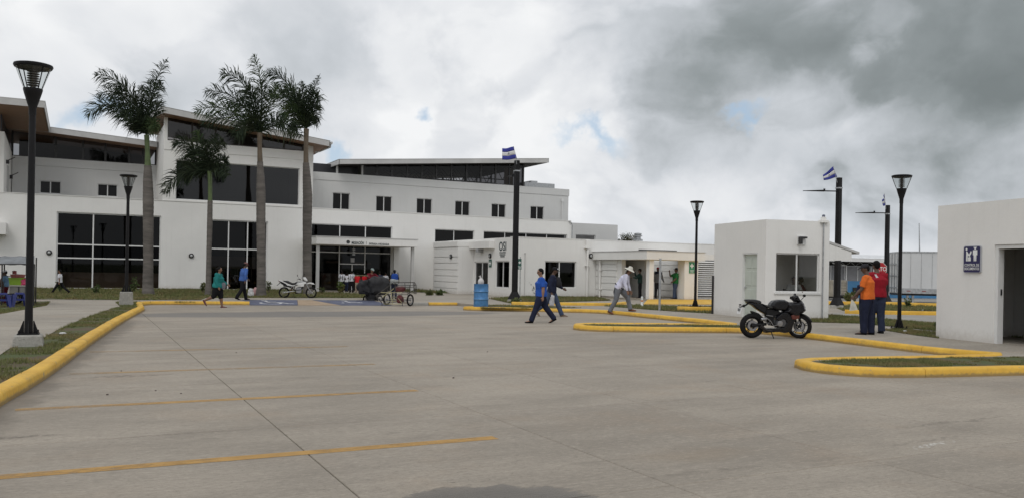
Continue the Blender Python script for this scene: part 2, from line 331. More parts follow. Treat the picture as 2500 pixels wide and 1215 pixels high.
# ------------------------------------------------------------------ mesh builder
ABS = {}          # root name -> world offset of roots whose parts are written in world coordinates
def root_of(o):
    while o.parent is not None: o = o.parent
    return o
class MB:
    def __init__(s): s.v = []; s.f = []
    def add(s, vs, fs):
        k = len(s.v); s.v += [tuple(x) for x in vs]; s.f += [tuple(i + k for i in q) for q in fs]; return s
    def box(s, x0, x1, y0, y1, z0, z1):
        return s.add([(x0, y0, z0), (x1, y0, z0), (x1, y1, z0), (x0, y1, z0), (x0, y0, z1), (x1, y0, z1), (x1, y1, z1), (x0, y1, z1)],
                     [(0, 3, 2, 1), (4, 5, 6, 7), (0, 1, 5, 4), (1, 2, 6, 5), (2, 3, 7, 6), (3, 0, 4, 7)])
    def hexa(s, lo, hi):               # two quads of four points, lower then upper
        return s.add(list(lo) + list(hi), [(0, 3, 2, 1), (4, 5, 6, 7), (0, 1, 5, 4), (1, 2, 6, 5), (2, 3, 7, 6), (3, 0, 4, 7)])
    def cbox(s, c, ax, ay, az):        # centre and three half-axis vectors
        c, ax, ay, az = Vector(c), Vector(ax), Vector(ay), Vector(az)
        lo = [c - ax - ay - az, c + ax - ay - az, c + ax + ay - az, c - ax + ay - az]
        return s.hexa(lo, [p + 2 * az for p in lo])
    def tube(s, pts, r, n=8, cap=True, ry=None, up=None):
        pts = [Vector(p) for p in pts]; m = len(pts)
        rs = r if isinstance(r, (list, tuple)) else [r] * m
        rys = ry if isinstance(ry, (list, tuple)) else ([ry] * m if ry else rs)
        vs = []; prev = None
        for i, p in enumerate(pts):
            d = (pts[min(i + 1, m - 1)] - pts[max(i - 1, 0)])
            d = d.normalized() if d.length > 1e-9 else Vector((0, 0, 1))
            if prev is None:
                u = Vector(up) if up else (Vector((0, 0, 1)) if abs(d.z) < 0.9 else Vector((1, 0, 0)))
            else: u = prev
            a = u - d * u.dot(d)
            a = a.normalized() if a.length > 1e-6 else d.orthogonal().normalized()
            b = d.cross(a); prev = a
            for k in range(n):
                t = 2 * pi * k / n
                vs.append(p + a * cos(t) * rys[i] + b * sin(t) * rs[i])
        fs = []
        for i in range(m - 1):
            for k in range(n):
                fs.append((i * n + k, i * n + (k + 1) % n, (i + 1) * n + (k + 1) % n, (i + 1) * n + k))
        if cap:
            fs.append(tuple(range(n - 1, -1, -1))); fs.append(tuple((m - 1) * n + k for k in range(n)))
        return s.add(vs, fs)
    def lathe(s, c, prof, n=20, axis=(0, 0, 1), closed=False):
        ax = Vector(axis).normalized(); a = ax.orthogonal().normalized(); b = ax.cross(a); c = Vector(c)
        if abs(ax.z) > 0.99: a = Vector((1, 0, 0)); b = Vector((0, 1, 0))
        vs = []
        for r, h in prof:
            for k in range(n):
                t = 2 * pi * k / n
                vs.append(c + ax * h + a * cos(t) * r + b * sin(t) * r)
        m = len(prof); fs = []
        for i in range(m if closed else m - 1):
            j = (i + 1) % m
            for k in range(n):
                fs.append((i * n + k, i * n + (k + 1) % n, j * n + (k + 1) % n, j * n + k))
        if not closed:
            if prof[0][0] > 1e-4: fs.append(tuple(range(n - 1, -1, -1)))
            if prof[-1][0] > 1e-4: fs.append(tuple((m - 1) * n + k for k in range(n)))
        return s.add(vs, fs)
    def torus(s, c, R, r, axis=(0, 0, 1), n=28, m=8, rx=None):
        prof = [(R + r * cos(2 * pi * k / m), (rx or r) * sin(2 * pi * k / m)) for k in range(m)]
        return s.lathe(c, prof, n, axis, closed=True)
    def prism(s, poly, z0, z1):
        n = len(poly)
        return s.add([(p[0], p[1], z0) for p in poly] + [(p[0], p[1], z1) for p in poly],
                     [tuple(range(n - 1, -1, -1)), tuple(range(n, 2 * n))] + [(i, (i + 1) % n, n + (i + 1) % n, n + i) for i in range(n)])
    def slab(s, poly, hw, ins=0.8, mapf=None, hw2=None, cy=0.0):
        """side profile (x, z) given thickness across y, edges drawn in"""
        cx = sum(p[0] for p in poly) / len(poly); cz = sum(p[1] for p in poly) / len(poly); n = len(poly)
        e = hw2 if hw2 is not None else hw * 0.55
        rings = []
        for y, k in ((-hw, ins), (-e, 1.0), (e, 1.0), (hw, ins)):
            rings.append([(cx + (p[0] - cx) * k, cy + y, cz + (p[1] - cz) * k) for p in poly])
        vs = [p for r in rings for p in r]; fs = []
        for i in range(3):
            for k in range(n): fs.append((i * n + k, i * n + (k + 1) % n, (i + 1) * n + (k + 1) % n, (i + 1) * n + k))
        fs.append(tuple(range(n))[::-1]); fs.append(tuple(3 * n + k for k in range(n)))
        return s.add(vs, fs)
    def ell(s, c, r, n=12, m=8, rot=None):
        c = Vector(c); vs = [Vector((0, 0, r[2]))]
        for i in range(1, m):
            a = pi * i / m
            for k in range(n):
                t = 2 * pi * k / n
                vs.append(Vector((r[0] * sin(a) * cos(t), r[1] * sin(a) * sin(t), r[2] * cos(a))))
        vs.append(Vector((0, 0, -r[2])))
        fs = [(0, 1 + k, 1 + (k + 1) % n) for k in range(n)]
        for i in range(m - 2):
            for k in range(n): fs.append((1 + i * n + k, 1 + (i + 1) * n + k, 1 + (i + 1) * n + (k + 1) % n, 1 + i * n + (k + 1) % n))
        L = len(vs) - 1; o = 1 + (m - 2) * n
        fs += [(o + (k + 1) % n, o + k, L) for k in range(n)]
        if rot is not None: vs = [rot @ v for v in vs]
        return s.add([c + v for v in vs], fs)
    def build(s, name, mat, parent=None, smooth=False, bevel=0.0, fix=True):
        me = bpy.data.meshes.new(name)
        vs = s.v
        if parent is not None:
            off = ABS.get(root_of(parent).name)
            if off is not None: vs = [(x - off[0], y - off[1], z - off[2]) for x, y, z in vs]
        me.from_pydata(vs, [], s.f)
        if fix:
            bm = bmesh.new(); bm.from_mesh(me); bmesh.ops.recalc_face_normals(bm, faces=bm.faces); bm.to_mesh(me); bm.free()
        me.materials.append(mat)
        if smooth:
            me.polygons.foreach_set('use_smooth', [True] * len(me.polygons))
        o = bpy.data.objects.new(name, me); COL.objects.link(o)
        if parent is not None: o.parent = parent
        if bevel:
            md = o.modifiers.new('edge', 'BEVEL'); md.width = bevel; md.segments = 2; md.limit_method = 'ANGLE'; md.angle_limit = radians(40)
        if smooth == 'auto' or (smooth and len(me.polygons) < 40000):
            try: me.set_sharp_from_angle(angle=radians(42))
            except Exception: pass
        return o
def thing(name, label, cat, loc=(0, 0, 0), rotz=0.0, group=None, world_parts=False, kind=None):
    o = bpy.data.objects.new(name, None); COL.objects.link(o)
    o.empty_display_size = 0.2
    o.location = loc; o.rotation_euler = (0, 0, rotz)
    o['label'] = label; o['category'] = cat
    if group: o['group'] = group
    if kind: o['kind'] = kind
    if world_parts: ABS[o.name] = tuple(loc)
    return o
def tag(o, label, cat, group=None, kind=None):
    o['label'] = label; o['category'] = cat
    if group: o['group'] = group
    if kind: o['kind'] = kind
    return o
def struct(o, kind='structure'):
    o['kind'] = kind; return o
def copy_tree(o, loc, rotz, label):
    r = o.copy(); COL.objects.link(r); r.location = loc; r.rotation_euler = (0, 0, rotz); r['label'] = label
    for ch in list(o.children):
        c = ch.copy(); COL.objects.link(c); c.parent = r
        for g in ch.children:
            d = g.copy(); COL.objects.link(d); d.parent = c
    return r

def wall(mb, us, zs, openings, thick, mp):
    """wall sheet with real openings: u range, z range, list of (u0,u1,z0,z1); mp(u, depth, z) -> xyz"""
    U = sorted(set([us[0], us[1]] + [min(max(q, us[0]), us[1]) for o in openings for q in o[:2]]))
    Z = sorted(set([zs[0], zs[1]] + [min(max(q, zs[0]), zs[1]) for o in openings for q in o[2:]]))
    def solid(i, j):
        if i < 0 or j < 0 or i >= len(U) - 1 or j >= len(Z) - 1: return False
        u = (U[i] + U[i + 1]) / 2; z = (Z[j] + Z[j + 1]) / 2
        return not any(o[0] < u < o[1] and o[2] < z < o[3] for o in openings)
    for i in range(len(U) - 1):
        for j in range(len(Z) - 1):
            if not solid(i, j): continue
            a, b, c, d = U[i], U[i + 1], Z[j], Z[j + 1]
            q = lambda *p: mb.add([mp(*x) for x in p], [(0, 1, 2, 3)])
            q((a, 0, c), (b, 0, c), (b, 0, d), (a, 0, d)); q((a, thick, c), (a, thick, d), (b, thick, d), (b, thick, c))
            if not solid(i - 1, j): q((a, 0, c), (a, 0, d), (a, thick, d), (a, thick, c))
            if not solid(i + 1, j): q((b, 0, c), (b, thick, c), (b, thick, d), (b, 0, d))
            if not solid(i, j - 1): q((a, 0, c), (a, thick, c), (b, thick, c), (b, 0, c))
            if not solid(i, j + 1): q((a, 0, d), (b, 0, d), (b, thick, d), (a, thick, d))
def build_wall(name, mat, parent, us, zs, openings, thick, mp):
    mb = MB(); wall(mb, us, zs, openings, thick, mp)
    me_o = mb.build(name, mat, parent, fix=False)
    bm = bmesh.new(); bm.from_mesh(me_o.data); bmesh.ops.remove_doubles(bm, verts=bm.verts, dist=1e-4)
    bmesh.ops.recalc_face_normals(bm, faces=bm.faces); bm.to_mesh(me_o.data); bm.free()
    return me_o
def mbox(mb, mp, u0, u1, d0, d1, z0, z1):
    lo = [mp(u0, d0, z0), mp(u1, d0, z0), mp(u1, d1, z0), mp(u0, d1, z0)]
    hi = [mp(u0, d0, z1), mp(u1, d0, z1), mp(u1, d1, z1), mp(u0, d1, z1)]
    mb.hexa(lo, hi)
def window(parent, mp, u0, u1, z0, z1, vs=(), hs=(), fw=0.06, dep=0.08, mat=None, gm=None, bar=None, name='window'):
    """frame bars butted in the opening, one pane per light"""
    mat = mat or FRAME; gm = gm or GLASS; bar = bar or fw
    mb = MB(); e = 0.003
    mbox(mb, mp, u0 + e, u0 + fw, dep, dep + 0.07, z0 + e, z1 - e); mbox(mb, mp, u1 - fw, u1 - e, dep, dep + 0.07, z0 + e, z1 - e)
    mbox(mb, mp, u0 + fw, u1 - fw, dep + 0.002, dep + 0.068, z0 + e, z0 + fw); mbox(mb, mp, u0 + fw, u1 - fw, dep + 0.002, dep + 0.068, z1 - fw, z1 - e)
    for v in vs: mbox(mb, mp, v - bar / 2, v + bar / 2, dep + 0.004, dep + 0.066, z0 + fw, z1 - fw)
    ue = [u0 + fw] + [q for v in vs for q in (v - bar / 2, v + bar / 2)] + [u1 - fw]
    ze = [z0 + fw] + [q for h in hs for q in (h - bar / 2, h + bar / 2)] + [z1 - fw]
    for h in hs:
        for i in range(0, len(ue), 2): mbox(mb, mp, ue[i], ue[i + 1], dep + 0.006, dep + 0.064, h - bar / 2, h + bar / 2)
    fr = mb.build(name, mat, parent)
    for i in range(0, len(ue), 2):
        for j in range(0, len(ze), 2):
            p = MB(); mbox(p, mp, ue[i] + .001, ue[i + 1] - .001, dep + 0.033, dep + 0.037, ze[j] + .001, ze[j + 1] - .001)
            # a single sheet of glass with no second face for the light to cross
            q = MB(); a, b, c, d = ue[i], ue[i + 1], ze[j], ze[j + 1]
            q.add([mp(a, dep + .035, c), mp(b, dep + .035, c), mp(b, dep + .035, d), mp(a, dep + .035, d)], [(0, 1, 2, 3)])
            q.build('pane', gm, fr, fix=False)
    return fr
TMPS = bpy.data.scenes.new('workbench')
def evaluated(o):
    TMPS.collection.objects.link(o); vl = TMPS.view_layers[0]; vl.update()
    me = bpy.data.meshes.new_from_object(o.evaluated_get(vl.depsgraph)); TMPS.collection.objects.unlink(o); return me
def letters(txt, size, mat, parent, name, origin, xdir, ydir, ext=0.004, align='CENTER', sx=1.0, bold=0.0):
    c = bpy.data.curves.new(name, 'FONT'); c.body = txt; c.size = size; c.align_x = align; c.extrude = ext; c.resolution_u = 3
    c.offset = bold; c.space_line = 1.0
    t = bpy.data.objects.new(name + '_tmp', c); me = evaluated(t)
    bpy.data.objects.remove(t)
    xd = Vector(xdir).normalized(); yd = Vector(ydir).normalized(); zd = xd.cross(yd); o = Vector(origin)
    off = Vector(ABS.get(root_of(parent).name, (0, 0, 0))) if parent else Vector((0, 0, 0))
    for v in me.vertices:
        v.co = o + xd * v.co.x * sx + yd * v.co.y + zd * v.co.z - off
    me.materials.clear(); me.materials.append(mat)
    ob = bpy.data.objects.new(name, me); COL.objects.link(ob)
    if parent: ob.parent = parent
    return ob
# ================================================================== GROUND
import numpy as np
def sheet(name, poly, z, mat, kind='structure', skirt=0.0):
    mb = MB(); n = len(poly)
    mb.add([(p[0], p[1], (p[2] if len(p) > 2 else z)) for p in poly], [tuple(range(n))])
    if skirt:
        mb.add([(p[0], p[1], z) for p in poly] + [(p[0], p[1], z - skirt) for p in poly], [(i, (i + 1) % n, n + (i + 1) % n, n + i) for i in range(n)])
    o = mb.build(name, mat, fix=False); bm = bmesh.new(); bm.from_mesh(o.data)
    bmesh.ops.triangulate(bm, faces=[f for f in bm.faces if len(f.verts) > 4]); bmesh.ops.recalc_face_normals(bm, faces=bm.faces)
    if sum(f.normal.z * f.calc_area() for f in bm.faces) < 0: bmesh.ops.reverse_faces(bm, faces=bm.faces)
    bm.to_mesh(o.data); bm.free(); o['kind'] = kind
    return o
far_mat = pbr('far_ground', (0.10, 0.115, 0.05), 0.95, var=0.3, vscale=0.05)
mb = MB(); mb.add([(1500 * cos(k * pi / 24), 1500 * sin(k * pi / 24), -0.30) for k in range(48)], [tuple(range(48))]); g0 = mb.build('ground', far_mat, fix=False); struct(g0)
base_m = pbr('joint_filler', (0.15, 0.135, 0.11), 0.9)
struct(MB().box(-45, 60, -40, 37, -0.2, -0.03).build('car_park_base', base_m))

# cast concrete slabs with sawn joints
park = bpy.data.objects.new('car_park', None); COL.objects.link(park); park['kind'] = 'structure'
XS = [1.75 + 2.2 * k for k in range(-6, 16)]; YS = [5.09 + 3.41 * k for k in range(-5, 10)]
XS = [x for x in XS if abs(x + 0.45) > .1]; XS[XS.index(1.75) + 1] = 4.0; XS = sorted(XS)
smesh = {}
for i in range(len(XS) - 1):
    for j in range(len(YS) - 1):
        sx = round(XS[i + 1] - XS[i] - 0.009, 4); sy = round(YS[j + 1] - YS[j] - 0.009, 4)
        if (sx, sy) not in smesh:
            e = 0.006; hx, hy = sx / 2, sy / 2; mb = MB()
            lo = [(-hx, -hy, -0.1), (hx, -hy, -0.1), (hx, hy, -0.1), (-hx, hy, -0.1)]; mid = [(a, b, -e) for a, b, _ in lo]
            top = [(-hx + e, -hy + e, 0), (hx - e, -hy + e, 0), (hx - e, hy - e, 0), (-hx + e, hy - e, 0)]
            mb.add(lo + mid + top, [(k, (k + 1) % 4, 4 + (k + 1) % 4, 4 + k) for k in range(4)] + [(4 + k, 4 + (k + 1) % 4, 8 + (k + 1) % 4, 8 + k) for k in range(4)] + [(8, 9, 10, 11)])
            o = mb.build('slab', ROADC, park); smesh[(sx, sy)] = o
        else:
            o = smesh[(sx, sy)].copy(); COL.objects.link(o); o.parent = park
        o.location = ((XS[i] + XS[i + 1]) / 2, (YS[j] + YS[j + 1]) / 2, random.uniform(-0.0008, 0.0))

def smooth_line(pts, step=0.25, closed=False):
    P = [Vector((p[0], p[1], 0)) for p in pts]; out = []
    for i in range(len(P) - 1):
        a = P[max(i - 1, 0)]; b = P[i]; c = P[i + 1]; d = P[min(i + 2, len(P) - 1)]
        n = max(1, int((c - b).length / step))
        for k in range(n):
            t = k / n; m0 = (c - a) * 0.5 * min(1, (c - b).length / max((c - a).length, 1e-6) * 2); m1 = (d - b) * 0.5 * min(1, (c - b).length / max((d - b).length, 1e-6) * 2)
            m0 *= 0.6; m1 *= 0.6
            out.append(b * (2 * t**3 - 3 * t**2 + 1) + m0 * (t**3 - 2 * t**2 + t) + c * (-2 * t**3 + 3 * t**2) + m1 * (t**3 - t**2))
    out.append(P[-1]); return out
def offset(line, d):
    out = []
    for i, p in enumerate(line):
        t = (line[min(i + 1, len(line) - 1)] - line[max(i - 1, 0)]).normalized(); out.append(p + Vector((-t.y, t.x, 0)) * d)
    return out
def kerb(name, pts, side=1, h=0.15, w=0.24, seg=3.0, z0=0.0, step=0.25, mat=None, smooth=True, wob=0.006):
    """rounded cast kerb swept along its road edge, cut in lengths; side=+1: the body lies left of the line"""
    root = bpy.data.objects.new(name, None); COL.objects.link(root); root['kind'] = 'structure'
    line = smooth_line(pts, step) if smooth else [Vector((p[0], p[1], 0)) for p in pts]
    prof = [(-0.012, -0.05), (0.0, 0.02), (0.008, h * 0.70), (0.024, h * 0.90), (0.062, h), (0.15, h), (w - 0.03, h * 0.97), (w - .008, h * 0.85), (w, h * 0.7), (w, -0.05)]
    # lengths
    runs = []; cur = [line[0]]; acc = 0
    for a, b in zip(line, line[1:]):
        cur.append(b); acc += (b - a).length
        if acc > seg: runs.append(cur); cur = [b]; acc = 0
    if len(cur) > 1: runs.append(cur)
    for r in runs:
        full = [line.index(p) for p in r]
        mb = MB(); rings = []
        for q, (idx, p) in enumerate(zip(full, r)):
            t = (line[min(idx + 1, len(line) - 1)] - line[max(idx - 1, 0)]).normalized(); nrm = Vector((-t.y, t.x, 0)) * side
            pp = p.copy()
            if q == 0: pp = pp + t * 0.004
            if q == len(r) - 1: pp = pp - t * 0.004
            jz = wob * noise.noise(p * 0.9) * 2; jx = wob * noise.noise(p * 1.3 + Vector((9, 3, 1))) * 2
            rings.append([tuple(pp + nrm * (a + jx) + Vector((0, 0, z0 + (c * (1 + jz * 4) if c > 0 else c)))) for a, c in prof])
        m = len(prof); vs = [v for rr in rings for v in rr]; fs = []
        for i in range(len(rings) - 1):
            for k in range(m - 1): fs.append((i * m + k, i * m + k + 1, (i + 1) * m + k + 1, (i + 1) * m + k))
        fs.append(tuple(range(m))); fs.append(tuple((len(rings) - 1) * m + k for k in range(m - 1, -1, -1)))
        mb.add(vs, fs); mb.build('kerb_segment', mat or KERB, root, smooth=True)
    return root, line
KL = [(-4.0, -14), (-2.15, 0.0), (-1.42, 5.5), (-0.78, 10.78), (-0.55, 12.27), (-0.30, 14.15), (0.23, 18.81), (0.96, 24.67), (1.72, 30.0), (1.93, 31.5), (2.0, 33.5), (2.12, 35.2), (2.45, 35.72), (3.2, 35.75), (6.1, 35.38)]
_, kl_line = kerb('left_kerb', KL, 1)
kerb('far_kerb', [(13.62, 34.58), (14.95, 34.5)], 1, h=0.14)
kerb('bare_kerb', [(12.9, 34.63), (13.6, 34.58)], 1, h=0.13, mat=PLINTH)
KE = [(14.3, 30.98), (13.85, 30.95), (13.58, 30.75), (13.5, 30.5), (13.62, 30.26), (15.83, 29.1), (17.5, 27.95), (18.0, 27.2), (18.02, 26.2), (17.9, 24.0), (17.8, 21.5), (17.45, 19.6), (17.0, 19.3), (15.0, 20.1),
      (12.9, 20.55), (12.4, 20.35), (12.15, 19.9), (12.15, 19.5), (12.4, 19.1), (13.81, 18.42), (15.9, 17.75), (16.45, 17.2), (16.5, 16.2), (16.35, 14.8), (16.0, 12.2), (16.1, 10.9), (16.2, 10.55), (15.7, 10.40),
      (13.52, 10.72), (11.6, 10.98), (11.15, 10.85), (10.92, 10.45), (10.88, 9.95), (11.05, 9.55), (11.5, 9.20), (12.45, 8.94), (14.14, 8.64), (20, 7.6), (30, 5.9)]
_, ke_line = kerb('east_kerb', KE, 1)
ke_in = offset(ke_line, 0.12); kl_in = offset(kl_line, 0.12)

# raised pavement: walkway by the terminal, plaza and everything east of the kerb
pv = [(-45, 36.5), (-0.5, 36.5), (2.3, 35.86)] + [(3.0, 35.88), (6.1, 35.5), (6.1, 37.9), (12.9, 37.6), (12.9, 34.75), (14.95, 34.62), (15.1, 31.2)] + [(p.x, p.y) for p in ke_in] + [(60, 1), (160, 1), (160, 110), (-45, 110)]
pave = sheet('pavement', pv, 0.12, PAVEC, skirt=0.3)
lawnL = [(-45, 36.49), (-45, -14), (-4.2, -14)] + [(p.x, p.y) for p in kl_in if p.y < 35.6 and p.x < 2.35] + [(2.2, 35.82), (-0.5, 36.49)]
sheet('left_verge', lawnL, 0.115, SOIL, skirt=0.2)

path_px = [(0, 865), (25, 848), (106, 823), (144, 802), (203.5, 776), (263, 755), (292.5, 746.6), (277, 731.5), (127, 729.5), (114.5, 744.5), (0, 765.7), (-500, 830), (-500, 1250)]
path = [G(x, y, 0.125) for x, y in path_px]
sheet('path', [(p.x, p.y) for p in path], 0.125, PAVEC)
stp = [G(322, 732.5, .12), G(277, 731.5, .12), G(127, 729.5, .12), G(-300, 726, .12)]

def px_sheet(name, pxs, z, mat, kind='structure'):
    return sheet(name, [tuple(G(x, y, z))[:2] for x, y in pxs], z, mat, kind)
# lawn against the terminal
LAWN1 = [(-300, 728), (127, 729), (300, 731), (490, 731), (500, 725.8), (700, 725.6), (895, 726), (905, 718)]
lawn_n = [tuple(G(x, y, .13))[:2] for x, y in LAWN1[:-1]] + [(14.2, 46.0), (12.2, 49.5), (12.2, 53.98), (-14, 53.98)]
sheet('lawn', lawn_n, 0.13, SOIL)
lawn_e0 = [(19.3, 52.5), (19.3, 50.3), (20.4, 46.4), (20.45, 53.9), (19.3, 53.98)]
sheet('lawn', [(18.6, 50.6), (20.3, 49.0), (20.45, 47.5), (20.45, 53.9), (18.6, 53.98)], 0.13, SOIL)
# strip on the barrel tongue and lawn by the low wing
strip_b = [(14.0, 30.75), (16.2, 29.6), (17.55, 28.35), (17.9, 27.6), (18.3, 27.8), (17.9, 28.9), (17.0, 30.3), (14.9, 31.6)]
sheet('tongue_turf', [tuple(G(x, y, .13))[:2] for x, y in [(1165, 748.5), (1192, 743), (1300, 745.5), (1420, 750.0), (1300, 752), (1180, 750.5)]], 0.13, SOIL)
lawn_w = [tuple(G(x, y, .13))[:2] for x, y in [(1192, 727), (1243, 738.5), (1330, 737), (1494, 732.5)]] + [(27.2, 42.18), (21.8, 42.18)]
sheet('lawn', lawn_w, 0.13, SOIL)
lawn_p = [tuple(G(x, y, .13))[:2] for x, y in [(1474, 745.5), (1560, 742), (1600, 745.5), (1742, 747.0), (1742, 764), (1663, 760), (1560, 752.5)]]
sheet('lawn', lawn_p, 0.13, SOIL)
isl0 = [(12.55, 20.1), (15, 19.65), (16.95, 18.95), (17.45, 18.3), (16.6, 17.8), (13.9, 18.72), (12.7, 19.3), (12.45, 19.7)]
sheet('island_turf', isl0, 0.128, SOIL)
isl1 = [(11.2, 10.62), (13.5, 10.4), (16.2, 9.95), (18.2, 9.6), (24, 8.6), (24, 7.25), (20, 7.95), (14.14, 8.97), (12.5, 9.26), (11.4, 9.55), (11.05, 10.0)]
sheet('island_turf', isl1, 0.128, SOIL)
lawn_b = [tuple(G(x, y, .13))[:2] for x, y in [(1955, 772), (2020, 768), (2284, 789), (2500, 800), (2500, 826), (2284, 806), (2100, 788), (1980, 785)]]
sheet('lawn', lawn_b, 0.13, SOIL)
lawn_c = [tuple(G(x, y, .13))[:2] for x, y in [(2155, 804), (2200, 799.5), (2290, 810), (2292, 824), (2240, 817.5)]]
sheet('lawn', lawn_c, 0.13, SOIL)
lawn_d = [tuple(G(x, y, .13))[:2] for x, y in [(2040, 750), (2080, 744), (2500, 744.5), (2500, 760), (2200, 757.5), (2060, 757)]]
sheet('lawn', lawn_d, 0.13, SOIL)
road_m = concrete_mat('service_road_concrete', (0.32, 0.305, 0.275))
px_sheet('service_road', [(2000, 766), (2070, 760.5), (2600, 762), (2600, 790), (2284, 785), (2020, 766.8)], 0.126, road_m)
px_sheet('back_road', [(2010, 744.5), (2600, 744), (2600, 722), (2010, 722)], 0.126, road_m)
def pxl(pts, z): return [tuple(G(x, y, z))[:2] for x, y in pts]
kerb('service_kerb', pxl([(2062, 764.5), (2110, 766.3), (2300, 769), (2560, 772)], .12), 1, h=0.16, w=.3, z0=0.12, seg=6)
kerb('back_kerb', pxl([(1990, 742.5), (2160, 744), (2290, 748), (2560, 751)], .12), 1, h=0.18, w=.3, z0=0.12, seg=6)
kerb('portico_kerb', pxl([(1250, 743.0), (1368, 744.3), (1496, 745.3), (1530, 742)], .12), 1, h=0.13, w=.2, z0=0.12, seg=6)
kerb('side_kerb', pxl([(1653, 757), (1700, 758.5), (1760, 759)], .12), 1, h=0.17, w=.3, z0=0.12, seg=6)

# faded parking lines
def paint(name, col, wear, edge=0.5):
    m = bpy.data.materials.new(name); m.use_nodes = True; t = NT(m.node_tree); t.n.clear()
    out = t.new('ShaderNodeOutputMaterial'); b = t.new('ShaderNodeBsdfPrincipled'); mx = t.new('ShaderNodeMixShader'); tr = t.new('ShaderNodeBsdfTransparent')
    g = t.new('ShaderNodeNewGeometry'); P = g.outputs['Position']
    b.inputs['Roughness'].default_value = 0.7
    t.link(t.mix(t.ramp(t.noise(P, 5, 5), .3, .7), col, tuple(x * .8 for x in col)), b.inputs['Base Color'])
    f = t.math('ADD', t.math('MULTIPLY', t.noise(t.scale(P, (1, 4, 1)), 6.0, 8, 0.75), 0.6), t.math('MULTIPLY', t.noise(P, 0.9, 4), 0.4))
    t.link(t.ramp(f, wear - 0.10, wear + 0.10, 0.12, 1.0), mx.inputs[0]); t.link(b.outputs[0], mx.inputs[1]); t.link(tr.outputs[0], mx.inputs[2])
    t.link(mx.outputs[0], out.inputs[0]); return m
PL = [paint('line_paint_fresh', (0.50, 0.285, 0.075), 0.58), paint('line_paint_worn', (0.50, 0.30, 0.10), 0.55), paint('line_paint_faint', (0.46, 0.31, 0.15), 0.51)]
for (y0, y1, x0, x1, k) in ((7.27, 7.22, -1.0, 3.55, 0), (10.50, 10.42, -0.62, 3.96, 1), (13.63, 13.52, -0.14, 4.37, 2), (16.9, 16.7, 0.15, 4.83, 2)):
    mb = MB(); n = 40; w2 = 0.078
    for i in range(n):
        a = x0 + (x1 - x0) * i / n; b_ = x0 + (x1 - x0) * (i + 1) / n; ya = y0 + (y1 - y0) * i / n; yb = y0 + (y1 - y0) * (i + 1) / n
        mb.add([(a, ya - w2, .002), (b_, yb - w2, .002), (b_, yb + w2, .002), (a, ya + w2, .002)], [(0, 1, 2, 3)])
    struct(mb.build('parking_line', PL[k], fix=False))

# painted dropped kerbs: blue and tan ramps with the wheelchair mark
ramp_root = bpy.data.objects.new('ramp', None); COL.objects.link(ramp_root); ramp_root['kind'] = 'structure'
BLUEP = pbr('ramp_blue_paint', (0.085, 0.095, 0.145), 0.75, var=0.35, vscale=2.0)
TANP = pbr('ramp_tan_paint', (0.34, 0.25, 0.165), 0.75, var=0.15)
WHP = pbr('ramp_white_paint', (0.50, 0.50, 0.51), 0.7, var=0.2)
def rz(y): return max(0.006, min(0.122, 0.006 + (y - 35.3) / 2.45 * 0.116))
def rq(x0, x1, xs0, xs1, mat, nm):
    MB().add([(x0, 35.25 - (x0 - 6) * .09, .006), (x1, 35.25 - (x1 - 6) * .09, .006), (xs1, 37.9, .122), (xs0, 37.9, .122)], [(0, 1, 2, 3)]).build(nm, mat, ramp_root, fix=False)
rq(6.12, 7.99, 6.12, 8.6, BLUEP, 'blue_panel'); rq(8.0, 9.78, 8.61, 9.2, TANP, 'tan_panel'); rq(9.8, 12.0, 9.21, 12.0, BLUEP, 'blue_panel'); rq(12.01, 12.9, 12.01, 12.9, PAVEC, 'plain_panel')
def mark(cx, cy):
    mb = MB()
    def strip(pts, wd):
        for a, b in zip(pts, pts[1:]):
            a = Vector(a); b = Vector(b); d = (b - a).normalized(); n = Vector((-d.y, d.x)) * wd / 2
            q = [a - n, b - n, b + n, a + n]
            mb.add([(cx + p.x, cy + p.y, rz(cy + p.y) + .008) for p in q], [(0, 1, 2, 3)])
    strip([(0.42 * cos(t) - .1, 0.42 * sin(t) - .25) for t in [radians(a) for a in range(-220, 60, 20)]], .12)
    strip([(-.15, .75), (-.1, .1), (.35, .1), (.6, -.55), (.8, -.5)], .13); strip([(-.12, .42), (.25, .42)], .1)
    strip([(-.15 + .1 * cos(t), .9 + .1 * sin(t)) for t in [radians(a) for a in range(0, 380, 40)]], .1)
    mb.build('wheelchair_mark', WHP, ramp_root, fix=False)
mark(7.2, 36.4); mark(10.7, 36.3)

# ------------------------------------------------------------------ grass
def grass_mat(name, a, b_, dry=0.7):
    m = bpy.data.materials.new(name); m.use_nodes = True; t = NT(m.node_tree); t.n.clear()
    out = t.new('ShaderNodeOutputMaterial'); d = t.new('ShaderNodeBsdfPrincipled'); tl = t.new('ShaderNodeBsdfTranslucent'); mx = t.new('ShaderNodeMixShader')
    g = t.new('ShaderNodeNewGeometry')
    c = t.mix(g.outputs['Random Per Island'], a, b_)
    c = t.mix(t.math('MULTIPLY', t.ramp(t.noise(g.outputs['Position'], 1.1, 5), 0.45, 0.65), dry), c, (0.26, 0.205, 0.10))
    t.link(c, d.inputs['Base Color']); t.link(c, tl.inputs[0]); d.inputs['Roughness'].default_value = 0.8; d.inputs['Specular IOR Level'].default_value = .2
    mx.inputs[0].default_value = 0.3; t.link(d.outputs[0], mx.inputs[1]); t.link(tl.outputs[0], mx.inputs[2]); t.link(mx.outputs[0], out.inputs[0])
    return m
GRASS = grass_mat('grass_blades', (0.10, 0.12, 0.04), (0.23, 0.235, 0.10), .85)
rng = np.random.default_rng(5)
